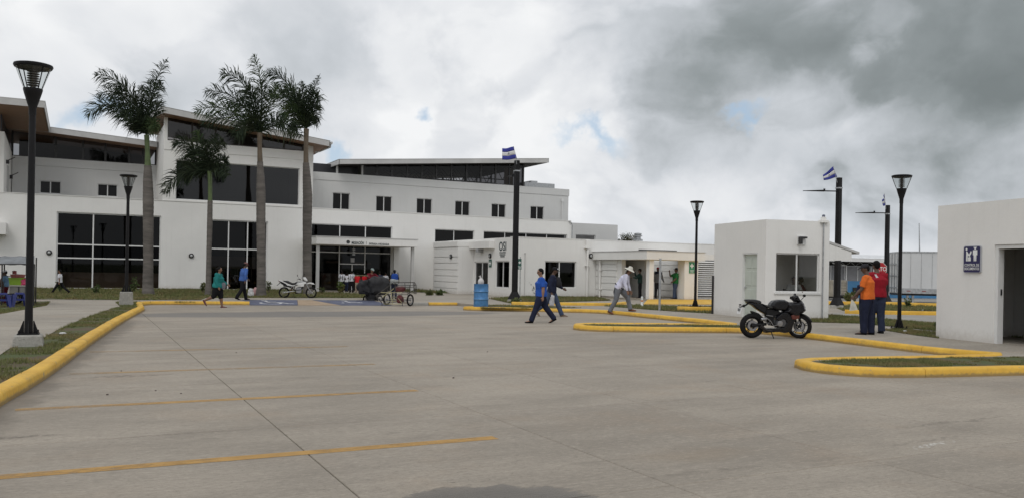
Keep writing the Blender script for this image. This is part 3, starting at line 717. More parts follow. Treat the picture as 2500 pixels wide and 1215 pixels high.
def inpoly(x, y, poly):
    c = np.zeros(len(x), bool); n = len(poly); j = n - 1
    for i in range(n):
        xi, yi = poly[i][:2]; xj, yj = poly[j][:2]
        k = ((yi > y) != (yj > y)) & (x < (xj - xi) * (y - yi) / ((yj - yi) if abs(yj - yi) > 1e-9 else 1e-9) + xi)
        c ^= k; j = i
    return c
def grass(poly, dens, h, z=0.125, blades=3, name='grass', holes=(), patchy=0.35, wdt=1.0):
    xs = [p[0] for p in poly]; ys = [p[1] for p in poly]
    n = int((max(xs) - min(xs)) * (max(ys) - min(ys)) * dens)
    x = rng.uniform(min(xs), max(xs), n); y = rng.uniform(min(ys), max(ys), n)
    k = inpoly(x, y, poly)
    for hp in holes: k &= ~inpoly(x, y, hp)
    dd = x * FW.x + y * FW.y; aa = (x * RT.x + y * RT.y) / np.maximum(dd, 0.1)
    k &= (dd > 3) & (np.abs(aa) < 0.68)
    x, y = x[k], y[k]
    m = np.array([noise.noise(Vector((a * 0.9, b * 0.9, 3.3))) + 0.6 * noise.noise(Vector((a * 3.3, b * 3.3, 1))) for a, b in zip(x, y)]) if len(x) else np.zeros(0)
    k = m > (-1 + 2 * patchy) * 0.55 - 0.12
    x, y, m = x[k], y[k], m[k]
    V = []; n = len(x)
    if not n: return
    vs = []
    for b in range(blades):
        ang = rng.uniform(0, 2 * pi, n); ln = h * rng.uniform(0.4, 1.25, n) * (1 + 0.4 * m); lean = rng.uniform(0.1, 1.1, n)
        wd = (0.006 + 0.14 * h * 0.2) * wdt * rng.uniform(.7, 1.3, n)
        ox = x + rng.normal(0, 0.02, n); oy = y + rng.normal(0, 0.02, n)
        ax, ay = np.cos(ang), np.sin(ang)
        p0 = np.stack([ox - ay * wd, oy + ax * wd, np.full(n, z - .01)], 1); p1 = np.stack([ox + ay * wd, oy - ax * wd, np.full(n, z - .01)], 1)
        p2 = np.stack([ox + ax * ln * np.sin(lean), oy + ay * ln * np.sin(lean), z + ln * np.cos(lean)], 1)
        vs.append(np.stack([p0, p1, p2], 1).reshape(-1, 3))
    v = np.concatenate(vs); me = bpy.data.meshes.new(name); nv = len(v); nf = nv // 3
    me.vertices.add(nv); me.vertices.foreach_set('co', v.ravel().astype(np.float32)); me.loops.add(nv); me.loops.foreach_set('vertex_index', np.arange(nv, dtype=np.int32))
    me.polygons.add(nf); me.polygons.foreach_set('loop_start', np.arange(0, nv, 3, dtype=np.int32)); me.update()
    me.materials.append(GRASS); o = bpy.data.objects.new(name, me); COL.objects.link(o); o['kind'] = 'stuff'
    return o
verge = [(p.x, p.y) for p in offset(kl_line, 0.2) if p.y < 35.6] + [(1.2, 36.0), (-10, 36.3), (-10, 5)]
ppoly = [(p.x, p.y) for p in path]
near = [(p[0], p[1]) for p in verge]
grass([p for p in near if p[1] < 22.5] + [(-3, 22.5)] if False else near, 420, 0.055, 0.118, holes=[ppoly], patchy=0.5)
grass(lawn_n, 60, 0.10, patchy=0.15, blades=4, wdt=2.2); grass([(18.6, 50.6), (20.3, 49.0), (20.45, 47.5), (20.45, 53.9), (18.6, 53.98)], 90, 0.16, blades=4, wdt=2)
grass(lawn_w, 110, 0.10, patchy=0.2, blades=4, wdt=1.8); grass(lawn_p, 110, 0.09, patchy=0.3, blades=4, wdt=1.8)
grass(isl0, 500, 0.045, patchy=0.48); grass(isl1, 1300, 0.040, patchy=0.42); grass(lawn_b, 350, 0.09, patchy=0.25, blades=4, wdt=1.4); grass(lawn_c, 600, 0.06, patchy=.3)
grass(lawn_d, 60, 0.12, patchy=0.3, blades=4, wdt=2.2); grass([tuple(G(x, y, .13))[:2] for x, y in [(1165, 748.5), (1192, 743), (1300, 745.5), (1420, 750.0), (1300, 752), (1180, 750.5)]], 300, 0.07)
# ================================================================== TERMINAL
term = thing('terminal_building', 'white two storey terminal with glazed tower, sloping roofs and big dark windows', 'building', (4, 54, 0), world_parts=True)
def mY(Y): return lambda u, d, z: (u, Y + d, z)
def mX(X): return lambda u, d, z: (X + d, u, z)
MY = mY(54.0)
# lower front wall with its openings
BW = (-1.33, 4.13, 0.10, 4.45); MW = (6.86, 10.34, 0.08, 4.38)
EL = FY(763, 548, 54).x; ER = FY(958, 553, 54).x
A0, A1 = FY(1062, 560, 54).x, FY(1158, 563, 54).x; B0, B1 = FY(1181, 563, 54).x, FY(1385, 573, 54).x
ops = [BW, MW, (EL - 0.6, ER, 0.06, 4.40), (A0, A1, 3.3, 4.36), (B0, B1, 3.3, 4.36)]
build_wall('front_wall', WHITE, term, (-26, 32.55), (0, 5.36), ops, 0.25, MY)
mb = MB(); mb.box(-26, 32.52, 53.97, 54.28, 5.362, 5.40); mb.build('parapet_cap', WHITE, term)
# tower front, above the low parapet
TX0, TX1 = 4.2, 13.12
TW = (FY(429, 440, 54).x, FY(731, 450, 54).x, 5.48, 7.86)
build_wall('tower_wall', WHITE, term, (TX0, TX1), (5.402, 8.97), [TW], 0.25, MY)
mb = MB(); mb.box(TX0 - 0.0, TX1, 53.965, 53.999, 8.42, 8.97); mb.build('tower_band', WHITE, term)
mb = MB(); mb.box(TX0, TX0 + 0.22, 54.252, 60.0, 5.37, 9.9); mb.box(TX0 + .0, TX0 + .2, 54.0, 54.252, 8.972, 10.45); mb.build('tower_side_wall', WHITE, term)
mb = MB(); mb.box(TX1 - 0.22, TX1, 54.252, 60.0, 5.37, 8.97); mb.build('tower_side_wall', WHITE, term)
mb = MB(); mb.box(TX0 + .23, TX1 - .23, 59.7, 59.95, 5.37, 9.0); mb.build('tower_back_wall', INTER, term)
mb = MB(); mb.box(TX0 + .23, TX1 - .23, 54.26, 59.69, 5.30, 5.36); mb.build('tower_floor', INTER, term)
window(term, MY, *TW, vs=(), hs=(), fw=0.05, dep=0.10, gm=GLASST, mat=FRAME)
DK = pbr('clerestory_frame_brown', (0.028, 0.022, 0.018), 0.5)
# tower clerestory: top follows the falling roof
def roofz(x): return 10.75 - (x - 4.1) * (10.75 - 9.62) / (13.85 - 4.1)
mb = MB(); xs_t = [FY(q, 320, 54).x for q in (408, 470, 527, 585, 640, 695, 741)]
for x in xs_t: mb.box(x - .05, x + .05, 54.06, 54.16, 8.99, roofz(x) - .30)
mb.box(xs_t[0] + .05, xs_t[-1] - .05, 54.07, 54.15, 8.975, 9.04)
fr = mb.build('clerestory_frame', DK, term)
for a, b in zip(xs_t, xs_t[1:]):
    MB().add([(a + .05, 54.11, 9.04), (b - .05, 54.11, 9.04), (b - .05, 54.11, roofz(b) - .30), (a + .05, 54.11, roofz(a) - .30)], [(0, 1, 2, 3)]).build('pane', GLASST, fr, fix=False)
MB().box(xs_t[-1] + .05, TX1, 54.0, 54.2, 8.972, 9.7).build('tower_end_wall', WHITE, term)
# tower roof: soffit, fascia boards and sheet
def roof(parent, c, thick, soffit=SOFFIT, fas=FASCIA, lip=0.03, name='roof'):
    """c: four top corners front-left, front-right, back-right, back-left"""
    c = [Vector(p) for p in c]; dn = Vector((0, 0, -thick))
    ctr = sum(c, Vector()) / 4
    ins = [p + (ctr - p).normalized() * 0.06 for p in c]
    MB().hexa([p + dn * .98 for p in ins], [p + dn * .15 for p in ins]).build('soffit', soffit, parent)
    top = MB().hexa([p + Vector((0, 0, -.03)) for p in c], [p + Vector((0, 0, .012)) for p in [q + (q - ctr).normalized() * lip for q in c]]).build(name, fas, parent)
    for i in range(4):
        a, b = c[i], c[(i + 1) % 4]; n = (b - a).cross(UP).normalized() * .03
        m_ = MB(); m_.hexa([a + dn, b + dn, b + dn - n, a + dn - n], [a + Vector((0, 0, -.032)), b + Vector((0, 0, -.032)), b - n + Vector((0, 0, -.032)), a - n + Vector((0, 0, -.032))])
        m_.build('fascia', fas, top)
    return top
roof(term, [(4.05, 52.9, 10.76), (13.9, 52.9, 9.62), (13.9, 60.6, 9.5), (2.5, 60.0, 10.62)], 0.36)
mb = MB(); mb.box(13.92, 14.06, 52.86, 60.6, 9.42, 9.56); mb.tube([(13.99, 53.1, 9.5), (13.99, 53.1, 9.25), (13.5, 53.9, 9.02), (13.2, 53.9, 8.95)], .05, 8); mb.build('gutter', FASCIA, term)

# upper storey, set back
UY = 59.5; MU = mY(UY)
uwl = [(97, 149, 441, 473), (238, 287, 449, 480)]
uwr = [(812, 854, 470, 513), (918, 957, 478, 518), (1017, 1055, 484, 525), (1111, 1147, 490, 530), (1200, 1235, 497, 535), (1295, 1328, 503, 539)]
def uops(l):
    o = []
    for a, b, t, bt in l: o.append((FY(a, (t + bt) / 2, UY).x, FY(b, (t + bt) / 2, UY).x, FY((a + b) / 2, bt, UY).z, FY((a + b) / 2, t + 1, UY).z))
    return o
OL, OR = uops(uwl), uops(uwr)
build_wall('upper_wall', GREYW, term, (-3.9, TX0), (5.2, 7.52), OL, 0.25, MU)
build_wall('upper_wall', GREYW, term, (TX1, 35.55), (5.2, 7.80), OR, 0.25, MU)
mb = MB(); mb.box(-3.9, TX0, UY - .04, UY + .25, 7.522, 8.03); mb.build('upper_band', GREYW, term)
mb = MB(); mb.box(TX1, 35.60, UY - .04, UY + .25, 7.802, 8.34); mb.build('upper_band', GREYW, term)
mb = MB(); mb.box(35.3, 35.545, UY + .252, 71, 5.2, 8.33); mb.build('upper_side_wall', GREYW, term)
for o in OL + OR:
    m_ = (o[0] + o[1]) / 2; window(term, MU, *o, vs=(m_,), fw=0.045, dep=0.07, bar=.06)
    mb = MB(); mb.box(o[0] - .03, o[1] + .03, UY - .05, UY + .02, o[2] - .06, o[2] - .002); mb.build('sill', FRAME, term)
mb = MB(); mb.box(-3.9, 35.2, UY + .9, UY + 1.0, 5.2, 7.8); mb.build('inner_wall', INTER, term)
mb = MB(); mb.box(-26, 32.4, 54.27, UY - .002, 5.0, 5.15); mb.build('flat_roof', PLINTH, term)
# left wing side wall
mb = MB(); mb.box(-4.2, -3.94, 54.0, 61.4, 5.402, 8.05); mb.hexa([(-4.2, 54.0, 8.05), (-3.94, 54.0, 8.05), (-3.94, 61.4, 8.05), (-4.2, 61.4, 8.05)], [(-4.2, 54.0, 8.72), (-3.94, 54.0, 8.72), (-3.94, 61.4, 8.06), (-4.2, 61.4, 8.06)])
mb.build('wing_side_wall', WHITE, term)
mb = MB(); mb.box(-26, -4.2, 54.0, 54.25, 5.402, 8.7); mb.build('wing_front_wall', WHITE, term)
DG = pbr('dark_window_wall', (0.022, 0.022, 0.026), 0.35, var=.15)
mb = MB(); mb.box(-26, -4.25, 54.3, 54.34, 8.70, 10.1); mb.box(-4.15, -4.10, 54.3, 61.4, 8.0, 9.9); mb.build('wing_glazing', DG, term)
roof(term, [(-26, 51.9, 10.22), (-1.95, 51.9, 10.26), (-1.9, 57.95, 9.78), (-26, 57.95, 9.7)], 0.36)
# roof behind, falling to the right, with its glass band
def lz(x): return 9.78 - (x + 1.93) * (9.78 - 9.36) / (4.15 + 1.93)
roof(term, [(-12, 58.0, 10.4), (4.17, 58.0, 9.36), (4.17, 66, 9.36), (-12, 66, 10.4)], 0.34)
mb = MB(); xl = [FY(q, 350, UY).x for q in (30, 136, 203, 258, 316, 350)] + [4.16]
for x in xl: mb.box(x - .06, x + .06, UY + .04, UY + .14, 8.03, lz(x) - .3)
mb.box(-3.9, 4.18, UY + .05, UY + .13, 8.031, 8.08)
fr = mb.build('clerestory_frame', DARK, term)
for a, b in zip([-3.9] + xl[1:], xl[1:]):
    MB().add([(a, UY + .09, 8.08), (b, UY + .09, 8.08), (b, UY + .09, lz(b) - .2), (a, UY + .09, lz(a) - .2)], [(0, 1, 2, 3)]).build('pane', GLASS, fr, fix=False)
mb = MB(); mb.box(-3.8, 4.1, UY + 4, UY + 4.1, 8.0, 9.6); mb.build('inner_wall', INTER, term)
# wall lamp brackets on the wing's return wall
for y, z in ((55.4, 7.2), (58.2, 6.6)):
    m_ = MB(); m_.box(-3.94, -3.78, y - .05, y + .05, z - .1, z + .12); m_.tube([(-3.84, y, z + .1), (-3.5, y, z + .3)], .025, 6); m_.build('wall_lamp', DARK, term)
mb = MB(); mb.box(-3.938, -3.90, 56.0, 57.0, 5.402, 7.1); mb.build('roof_door', FASCIA, term)

# big right roof and see-through clerestory
RFL, RFR = Vector((FY(828, 389, 58.5).x, 58.5, FY(828, 389, 58.5).z)), Vector((FY(1340, 387, 58.5).x, 58.5, FY(1340, 387, 58.5).z))
RX0, RX1 = RFL.x, RFR.x
def rzz(x): return RFL.z + (x - RX0) * (RFR.z - RFL.z) / (RX1 - RX0)
SOFD = pbr('dark_soffit', (0.055, 0.048, 0.045), 0.6)
roof(term, [tuple(RFL), tuple(RFR), (RX1, 72.0, RFR.z), (RX0, 72.0, RFL.z)], 0.34, soffit=SOFD)
cx = [FY(q, 430, UY).x for q in (889, 921, 957, 995, 1031, 1066, 1103, 1140, 1175, 1211, 1245, 1279)]
mb = MB()
for x in cx: mb.box(x - .06, x + .06, UY + .06, UY + .16, 8.342, rzz(x) - .33)
mb.box(cx[0], cx[-1], UY + .07, UY + .15, 8.343, 8.40)
fr = mb.build('clerestory_frame', DARK, term)
for a, b in zip(cx, cx[1:]):
    MB().add([(a + .06, UY + .11, 8.4), (b - .06, UY + .11, 8.4), (b - .06, UY + .11, rzz(b) - .3), (a + .06, UY + .11, rzz(a) - .3)], [(0, 1, 2, 3)]).build('pane', GLASS, fr, fix=False)
mb = MB(); xe = cx[-1]
for y in (UY + .2, 62.5, 65.5, 68.5, 71.3): mb.box(xe - .05, xe + .05, y, y + .1, 8.34, rzz(xe) - .33)
for k in range(13): x = cx[0] + (xe - cx[0]) * k / 12; mb.box(x - .05, x + .05, 71.2, 71.3, 8.0, rzz(x) - .33)
struct(mb.build('rear_mullion', DARK, term), 'stuff')
MB().add([(xe, UY + .3, 8.35), (xe, 71.2, 8.35), (xe, 71.2, rzz(xe) - .33), (xe, UY + .3, rzz(xe) - .33)], [(0, 1, 2, 3)]).build('end_pane', GLASS, term, fix=False)
mb = MB(); mb.box(cx[0], 35.2, 60.7, 71.3, 7.9, 7.95); mb.build('hall_floor', INTER, term)
# steel trusses inside the hall
mb = MB()
for y in (61.5, 64.5, 67.5):
    mb.box(cx[2], xe - .2, y, y + .08, 8.95, 9.02)
    for k in range(18):
        x = cx[2] + (xe - cx[2] - .3) * k / 18; x2 = cx[2] + (xe - cx[2] - .3) * (k + 1) / 18
        mb.tube([(x, y + .04, 8.95 if k % 2 else rzz(x) - .4), (x2, y + .04, rzz(x2) - .4 if k % 2 else 8.95)], .03, 4)
struct(mb.build('truss', DARK, term), 'stuff')
mb = MB()
for k in range(22):
    x = cx[4] + (xe - cx[4]) * k / 22; mb.box(x, x + .07, 66.0, 66.04, 8.35, 9.0)
mb.build('railing', pbr('rail_pale', (.5, .47, .42), .6), term)
MB().box(xe - 1.0, xe - .2, 61.0, 61.05, 8.5, 9.9).build('tan_panel', pbr('tan_board', (.42, .31, .21), .7), term)
mb = MB()
for x in (FY(824, 410, UY).x, FY(885, 415, UY).x): MB().box(x - .06, x + .06, UY + .02, UY + .16, 8.342, rzz(x) - .35).build('roof_post', FASCIA, term)
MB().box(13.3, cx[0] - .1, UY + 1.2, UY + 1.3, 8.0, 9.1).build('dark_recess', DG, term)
# downpipes
mb = MB(); p = FY(1371, 512, UY)
mb.tube([(p.x, UY - .09, 7.55), (p.x, UY - .09, 5.5)], .05, 8); mb.box(p.x - .09, p.x + .09, UY - .16, UY - .041, 7.3, 7.5); mb.build('downpipe', FRAME, term, smooth=True)
mb = MB(); mb.tube([(32.3, 53.93, 5.30), (32.5, 53.93, 5.25), (32.6, 53.93, 5.1), (32.6, 53.93, 3.4)], .035, 8); mb.build('downpipe', GALV, term, smooth=True)
# right rear block
MR = mY(57.0); C0, C1 = FY(1406, 575, 57).x, FY(1454, 576, 57).x
rb = build_wall('rear_block_wall', GREYW, term, (32.5, FY(1508, 560, 57).x), (0, 5.45), [(C0, C1, 3.3, 4.55)], 0.25, MR)
window(term, MR, C0, C1, 3.3, 4.55, fw=.05)
MB().box(38.5, 38.75, 57.26, 70, 0, 5.44).build('rear_block_side', GREYW, term)
MB().box(FY(1281, 450, 64).x, FY(1354, 455, 64).x, 64, 66, 8.2, FY(1320, 447, 64).z).build('roof_box', GALV, term)
MB().box(FY(1296, 450, 64.2).x, FY(1312, 455, 64.2).x, 64.2, 65.6, 8.6, FY(1305, 441, 64).z).build('roof_fan', GALV, term)
MB().box(-26, 35, 71.5, 71.7, 0, 8.0).build('rear_wall', GREYW, term)

# windows of the lower front
def zb(py, px): return FY(px, py, 54).z
window(term, MY, *BW, vs=[FY(227, 600, 54).x, FY(311, 600, 54).x], hs=[2.63, 1.86], fw=.07)
window(term, MY, *MW, vs=[FY(558, 600, 54).x, FY(604.5, 600, 54).x], hs=[2.61], fw=.07)
v1, v2 = FY(829.8, 600, 54).x, FY(892.5, 600, 54).x
window(term, MY, EL - .6, ER, 3.52, 4.40, vs=[EL - .05, v1, v2], fw=.06)
window(term, MY, EL - .6, ER, .06, 3.50, vs=[EL - .05, v1, v2], hs=[FY(860, 616.5, 54).z], fw=.06, name='entrance_glazing')
mb = MB(); hz = FY(860, 644, 54).z; mb.box(v1 + .04, v2 - .04, 54.07, 54.14, hz - .03, hz + .03)
mb.box((v1 + v2) / 2 - .03, (v1 + v2) / 2 + .03, 54.06, 54.12, .1, hz - .03)
dr = mb.build('entrance_door', FRAME, term); MB().tube([((v1 + v2) / 2 + .1, 54.02, .8), ((v1 + v2) / 2 + .1, 54.02, 1.3)], .015, 6).build('handle', GALV, dr)
window(term, MY, A0, A1, 3.3, 4.36, vs=[FY(1109, 575, 54).x], fw=.05)
window(term, MY, B0, B1, 3.3, 4.36, vs=[FY(q, 575, 54).x for q in (1233.6, 1285.4, 1336)], fw=.05)
mb = MB(); mb.box(BW[0] - .05, BW[1] + .05, 53.94, 54.05, -.1, .098); mb.box(MW[0] - .05, MW[1] + .05, 53.94, 54.05, -.1, .078); mb.build('sill', FRAME, term)
# rooms behind the glass
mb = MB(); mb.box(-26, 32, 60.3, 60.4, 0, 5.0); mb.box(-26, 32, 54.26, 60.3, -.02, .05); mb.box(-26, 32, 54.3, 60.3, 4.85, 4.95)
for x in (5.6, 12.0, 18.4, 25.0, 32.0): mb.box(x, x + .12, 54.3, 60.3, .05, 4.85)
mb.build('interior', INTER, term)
mb = MB(); mb.box(-1.6, 4.4, 54.9, 55.0, .05, 1.05)
mb.build('inner_panelling', INTB, term)
mb = MB(); 
for k in range(8): x = 7 + k * .45; mb.box(x, x + .05, 58.5, 58.55, .3, 1.4)
mb.box(6.9, 10.4, 58.45, 58.6, 1.4, 2.2); mb.build('inner_counter', INTB, term)
mb = MB(); mb.box(v1 - .3, v2 + 2.0, 57.5, 58.1, .05, 1.2); mb.box(v1, v1 + 1.0, 57.4, 57.45, 1.9, 2.05); mb.box(v2 + .3, v2 + 1.5, 57.4, 57.45, 1.85, 2.0); mb.build('inner_counter', INTB, term)

# entrance canopy
CZ0, CZ1 = 2.98, 3.44
cx0, cx1 = 12.57, FY(1020, 595, 50.6).x
MB().box(cx0, cx1, 50.6, 53.995, CZ0, CZ1).build('entrance_canopy', WHITE, term, bevel=.015)
MB().box(cx0 - .03, cx1 + .03, 50.57, 53.99, CZ1 + .002, CZ1 + .05).build('canopy_cap', FASCIA, term)
for px in (775.5, 1006.5):
    x = FY(px, 650, 51.0).x; m_ = MB(); m_.box(x - .09, x + .09, 50.92, 51.08, .1, CZ0 - .002); m_.build('canopy_post', FASCIA, term)
x = FY(965, 650, 53.9).x; MB().box(x - .17, x + .17, 53.7, 53.998, 0, CZ0 - .002).build('pilaster', WHITE, term)
zt = FY(880, 592.5, 50.6).z
s1 = FY(856, 592, 50.6).x; s2 = FY(891, 592, 50.6).x
letters('MIGRACI\u00d3N', .235, LETTER, term, 'lettering', ((s1 + s2) / 2, 50.592, zt - .095), (1, 0, 0), (0, 0, 1), sx=.88 * (s2 - s1) / 1.34, bold=.006)
s3 = FY(898, 592, 50.6).x; s4 = FY(953, 592, 50.6).x
letters('ENTRADA A NICARAGUA', .165, LETTER, term, 'lettering', ((s3 + s4) / 2, 50.592, zt - .10), (1, 0, 0), (0, 0, 1), sx=.9 * (s4 - s3) / 1.95, bold=.004)
MB().box(FY(894.3, 592, 50.6).x - .008, FY(894.3, 592, 50.6).x + .008, 50.585, 50.598, zt - .1, zt + .1).build('divider', LETTER, term)
xe_ = FY(850, 590, 50.6).x
GREYL = pbr('emblem_grey', (.16, .17, .18), .5); mb = MB(); mb.lathe((xe_, 50.592, zt + .02), [(.085, 0), (.11, 0)], 20, (0, 1, 0)); mb.add([(xe_ - .06, 50.59, zt - .02), (xe_ + .06, 50.59, zt - .02), (xe_, 50.59, zt + .08)], [(0, 1, 2)])
for k in range(5): mb.box(xe_ - .05 + k * .024, xe_ - .04 + k * .024, 50.588, 50.594, zt - .045, zt - .025)
mb.build('emblem', GREYL, term, fix=False)
MB().box(FY(856.5, 634, 54).x, FY(866, 634, 54).x, 54.05, 54.06, FY(860, 639.5, 54).z, FY(860, 629, 54).z).build('door_notice', WHP, term)
m_ = MB(); x = FY(863, 605, 53.6).x
for k in range(3): m_.box(x - .09, x + .09, 53.5, 53.6, 2.93 - .2 - k * .16, 2.93 - .1 - k * .16)
m_.tube([(x, 53.55, 2.98), (x, 53.55, 2.5)], .02, 6); m_.build('hanging_fitting', GALV, term)
# round bulkhead lamps
BLAMP = pbr('lamp_glass_grey', (.45, .46, .46), .3)
def bulkhead(parent, c, n):
    n = Vector(n); m_ = MB(); m_.lathe(Vector(c) + n * .0, [(.15, 0), (.15, .05), (.125, .085), (.10, .09), (.10, .06)], 20, n)
    up = UP if abs(n.z) < .5 else Vector((1, 0, 0)); side = up.cross(n)
    q = Vector(c) + n * .08 + up * .035
    m_.cbox(q, side * .11, up * .055, n * .02); o = m_.build('bulkhead_lamp', DARK, parent)
    MB().ell(Vector(c) + n * .045, (.095, .095, .095), 12, 8).build('lamp_glass', BLAMP, o, smooth=True); return o
for px, py in ((120, 616), (467, 624)): p = FY(px, py, 54); bulkhead(term, (p.x, 53.998, p.z), (0, -1, 0))
# small canopy at the far left of the front
p = FY(17, 548, 54); MB().box(-20, p.x, 53.2, 53.995, FY(10, 573, 54).z, FY(10, 545, 54).z).build('side_canopy', WHITE, term)

# ================================================================== LOW WING (health office)
osi = thing('low_office_building', 'low white office with blue-grey lettering, grooved end wall and flat canopy', 'building', (21.6, 42.2, 0), world_parts=True)
OX, OY = 21.6, 42.2
MOX, MOY = mX(OX), mY(OY)
# side (faces -X)
wy0, wy1 = FX(1243, 665, OX).y, FX(1209, 665, OX).y
dy0, dy1 = FX(1191, 680, OX).y, FX(1158, 680, OX).y
wz0, wz1 = FX(1226, 702, OX).z, FX(1226, 636, OX).z
dz1 = FX(1175, 638, OX).z
build_wall('side_wall', WHITE, osi, (OY, 53.96), (0, 3.48), [(wy0, wy1, wz0, wz1), (dy0, dy1, .12, dz1)], .25, MOX)
window(osi, MOX, wy0, wy1, wz0, wz1, vs=[(wy0 + wy1) / 2], fw=.06, dep=.06)
fr = window(osi, MOX, dy0, dy1, .13, dz1, vs=[dy0 + .95], fw=.07, dep=.06, name='glazed_door')
MB().tube([(OX + .03, dy0 + 1.05, .95), (OX + .03, dy0 + 1.05, 1.25)], .014, 6).build('handle', GALV, fr)
# front (faces -Y)
fx0, fx1 = FY(1330, 670, OY).x, FY(1407, 670, OY).x; fz0, fz1 = FY(1366, 702, OY).z, FY(1366, 637, OY).z
XR = 43.5
sl0, sl1 = FY(1559, 611, OY).x, FY(1652, 613, OY).x
build_wall('front_wall', WHITE, osi, (OX + .25, XR), (0, 3.48), [(fx0, fx1, fz0, fz1)], .25, MOY)
MB().box(OX - .02, XR, OY - .02, OY + .26, 3.482, 3.52).build('parapet_cap', WHITE, osi)
MB().box(sl0, sl1, OY - .015, OY - .004, FY(1600, 614, OY).z, FY(1600, 609.5, OY).z).build('slot_window', DARK, osi)
window(osi, MOY, fx0, fx1, fz0, fz1, vs=[FY(1366.5, 670, OY).x], fw=.06, dep=.06)
MB().box(OX + .26, XR, OY + .26, 53.9, 3.2, 3.3).build('flat_roof', PLINTH, osi)
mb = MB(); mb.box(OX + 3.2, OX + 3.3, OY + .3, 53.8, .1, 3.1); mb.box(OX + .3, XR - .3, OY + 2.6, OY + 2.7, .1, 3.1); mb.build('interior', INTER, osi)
# projecting grooved block: boards with open joints
bx0, by0, by1 = 20.5, 47.4, 51.4
MB().box(bx0 + .06, OX - .002, by0, by1, 0, 3.0).build('grooved_block', WHITE, osi)
gz = [0.05, 0.41, 0.80, 1.18, 1.57, 1.98, 2.36, 3.0]
for a, b in zip(gz, gz[1:]):
    m_ = MB(); m_.box(bx0, bx0 + .06, by0 + .01, by1, a + .045, b - .005); m_.build('cladding_board', WHITE, osi, bevel=.006)
MB().box(bx0 - .05, OX - .002, by0 - .02, by1, 3.002, 3.32).build('flat_canopy', WHITE, osi, bevel=.01)
MB().box(OX - .36, OX - .002, 44.5, by0 - .022, 2.88, 3.32).build('flat_canopy', WHITE, osi, bevel=.01)
p = FX(1177, 611, OX); MB().box(OX - .35, OX - .003, p.y - .18, p.y + .18, p.z - .12, p.z + .14).build('wall_unit', GALV, osi)
LT = LETTER
o0, o1 = FX(1217, 601, OX).y, FX(1238, 601, OX).y; zc = FX(1227, 611.5, OX).z; zt_ = FX(1227, 590, OX).z
letters('OSI', (zt_ - zc) * 1.42, LT, osi, 'lettering', (OX - .006, (o0 + o1) / 2, zc), (0, -1, 0), (0, 0, 1), sx=(o0 - o1) / ((zt_ - zc) * 1.42 * 1.72) , bold=.012)
for k, tx in enumerate(('OFICINA SANITARIA', 'INTERNACIONAL')):
    z_ = FX(1227, 617.5 + k * 5.0, OX).z
    letters(tx, .105, LT, osi, 'lettering', (OX - .006, (o0 + o1) / 2, z_), (0, -1, 0), (0, 0, 1), sx=[.86, .9, .9][k], bold=.002)
z_ = FX(1227, 627.0, OX).z; yc_ = (o0 + o1) / 2; mb = MB()
for k in range(9): mb.box(OX - .009, OX - .004, yc_ + .27 - k * .063 - .045, yc_ + .27 - k * .063, z_, z_ + .085 - .012 * (k % 3))
struct(mb.build('small_print', LT, osi), 'stuff')
GREENS = pbr('sign_green', (.03, .10, .075), .5)
GREENB = pbr('sign_green_bright', (.04, .24, .12), .5)
WSG = pbr('sign_white', (.75, .76, .75), .5)
def cross_sign(parent, c, xd, w_, h_, mat, sub=True, th=.02):
    """framed green first-aid board; c = centre"""
    xd = Vector(xd).normalized(); nv = xd.cross(UP); c = Vector(c)
    b = MB(); b.cbox(c, xd * w_ / 2, UP * h_ / 2, nv * th / 2); o = b.build('sign_board', mat, parent)
    cc = c + nv * (th / 2 + .004) + UP * (h_ * .16 if sub else 0); a = min(w_, h_) * (.34 if sub else .36)
    b = MB(); b.cbox(cc, xd * a, UP * a * .33, nv * .002); b.cbox(cc + UP * a * .665, xd * a * .33, UP * a * .335, nv * .002); b.cbox(cc - UP * a * .665, xd * a * .33, UP * a * .335, nv * .002)
    b.build('white_cross', WSG, o)
    return o
p = FX(1197.5, 642, OX); so = cross_sign(osi, (OX - .02, p.y, p.z), (0, -1, 0), .36, .46, GREENS, sub=False)
p = FX(1197.5, 624, OX); bulkhead(osi, (OX - .002, p.y, p.z), (-1, 0, 0))
p = FX(1101.8, 626, bx0); bulkhead(osi, (bx0 - .002, p.y, p.z), (-1, 0, 0))
p = FY(1441.5, 624.5, OY); bulkhead(osi, (p.x, OY - .002, p.z), (0, -1, 0))
mb = MB(); p = FY(1433, 600, OY); mb.box(p.x - .22, p.x + .16, OY - .2, OY - .022, 2.98, 3.03); mb.box(p.x - .12, p.x + .1, OY - .19, OY - .022, 3.03, 3.47); mb.tube([(p.x, OY - .1, 3.0), (p.x, OY - .1, .1)], .06, 10)
mb.box(p.x - .15, p.x + .15, OY - .17, OY - .01, 1.95, 1.98); mb.build('downpipe', WHITE, osi)
mb = MB(); p = FY(1281, 640, OY); mb.tube([(p.x, OY - .03, .15), (p.x, OY - .03, 2.55)], .018, 6); mb.ell((p.x, OY - .03, 2.6), (.04, .04, .05), 8, 6); mb.build('conduit', FASCIA, osi)
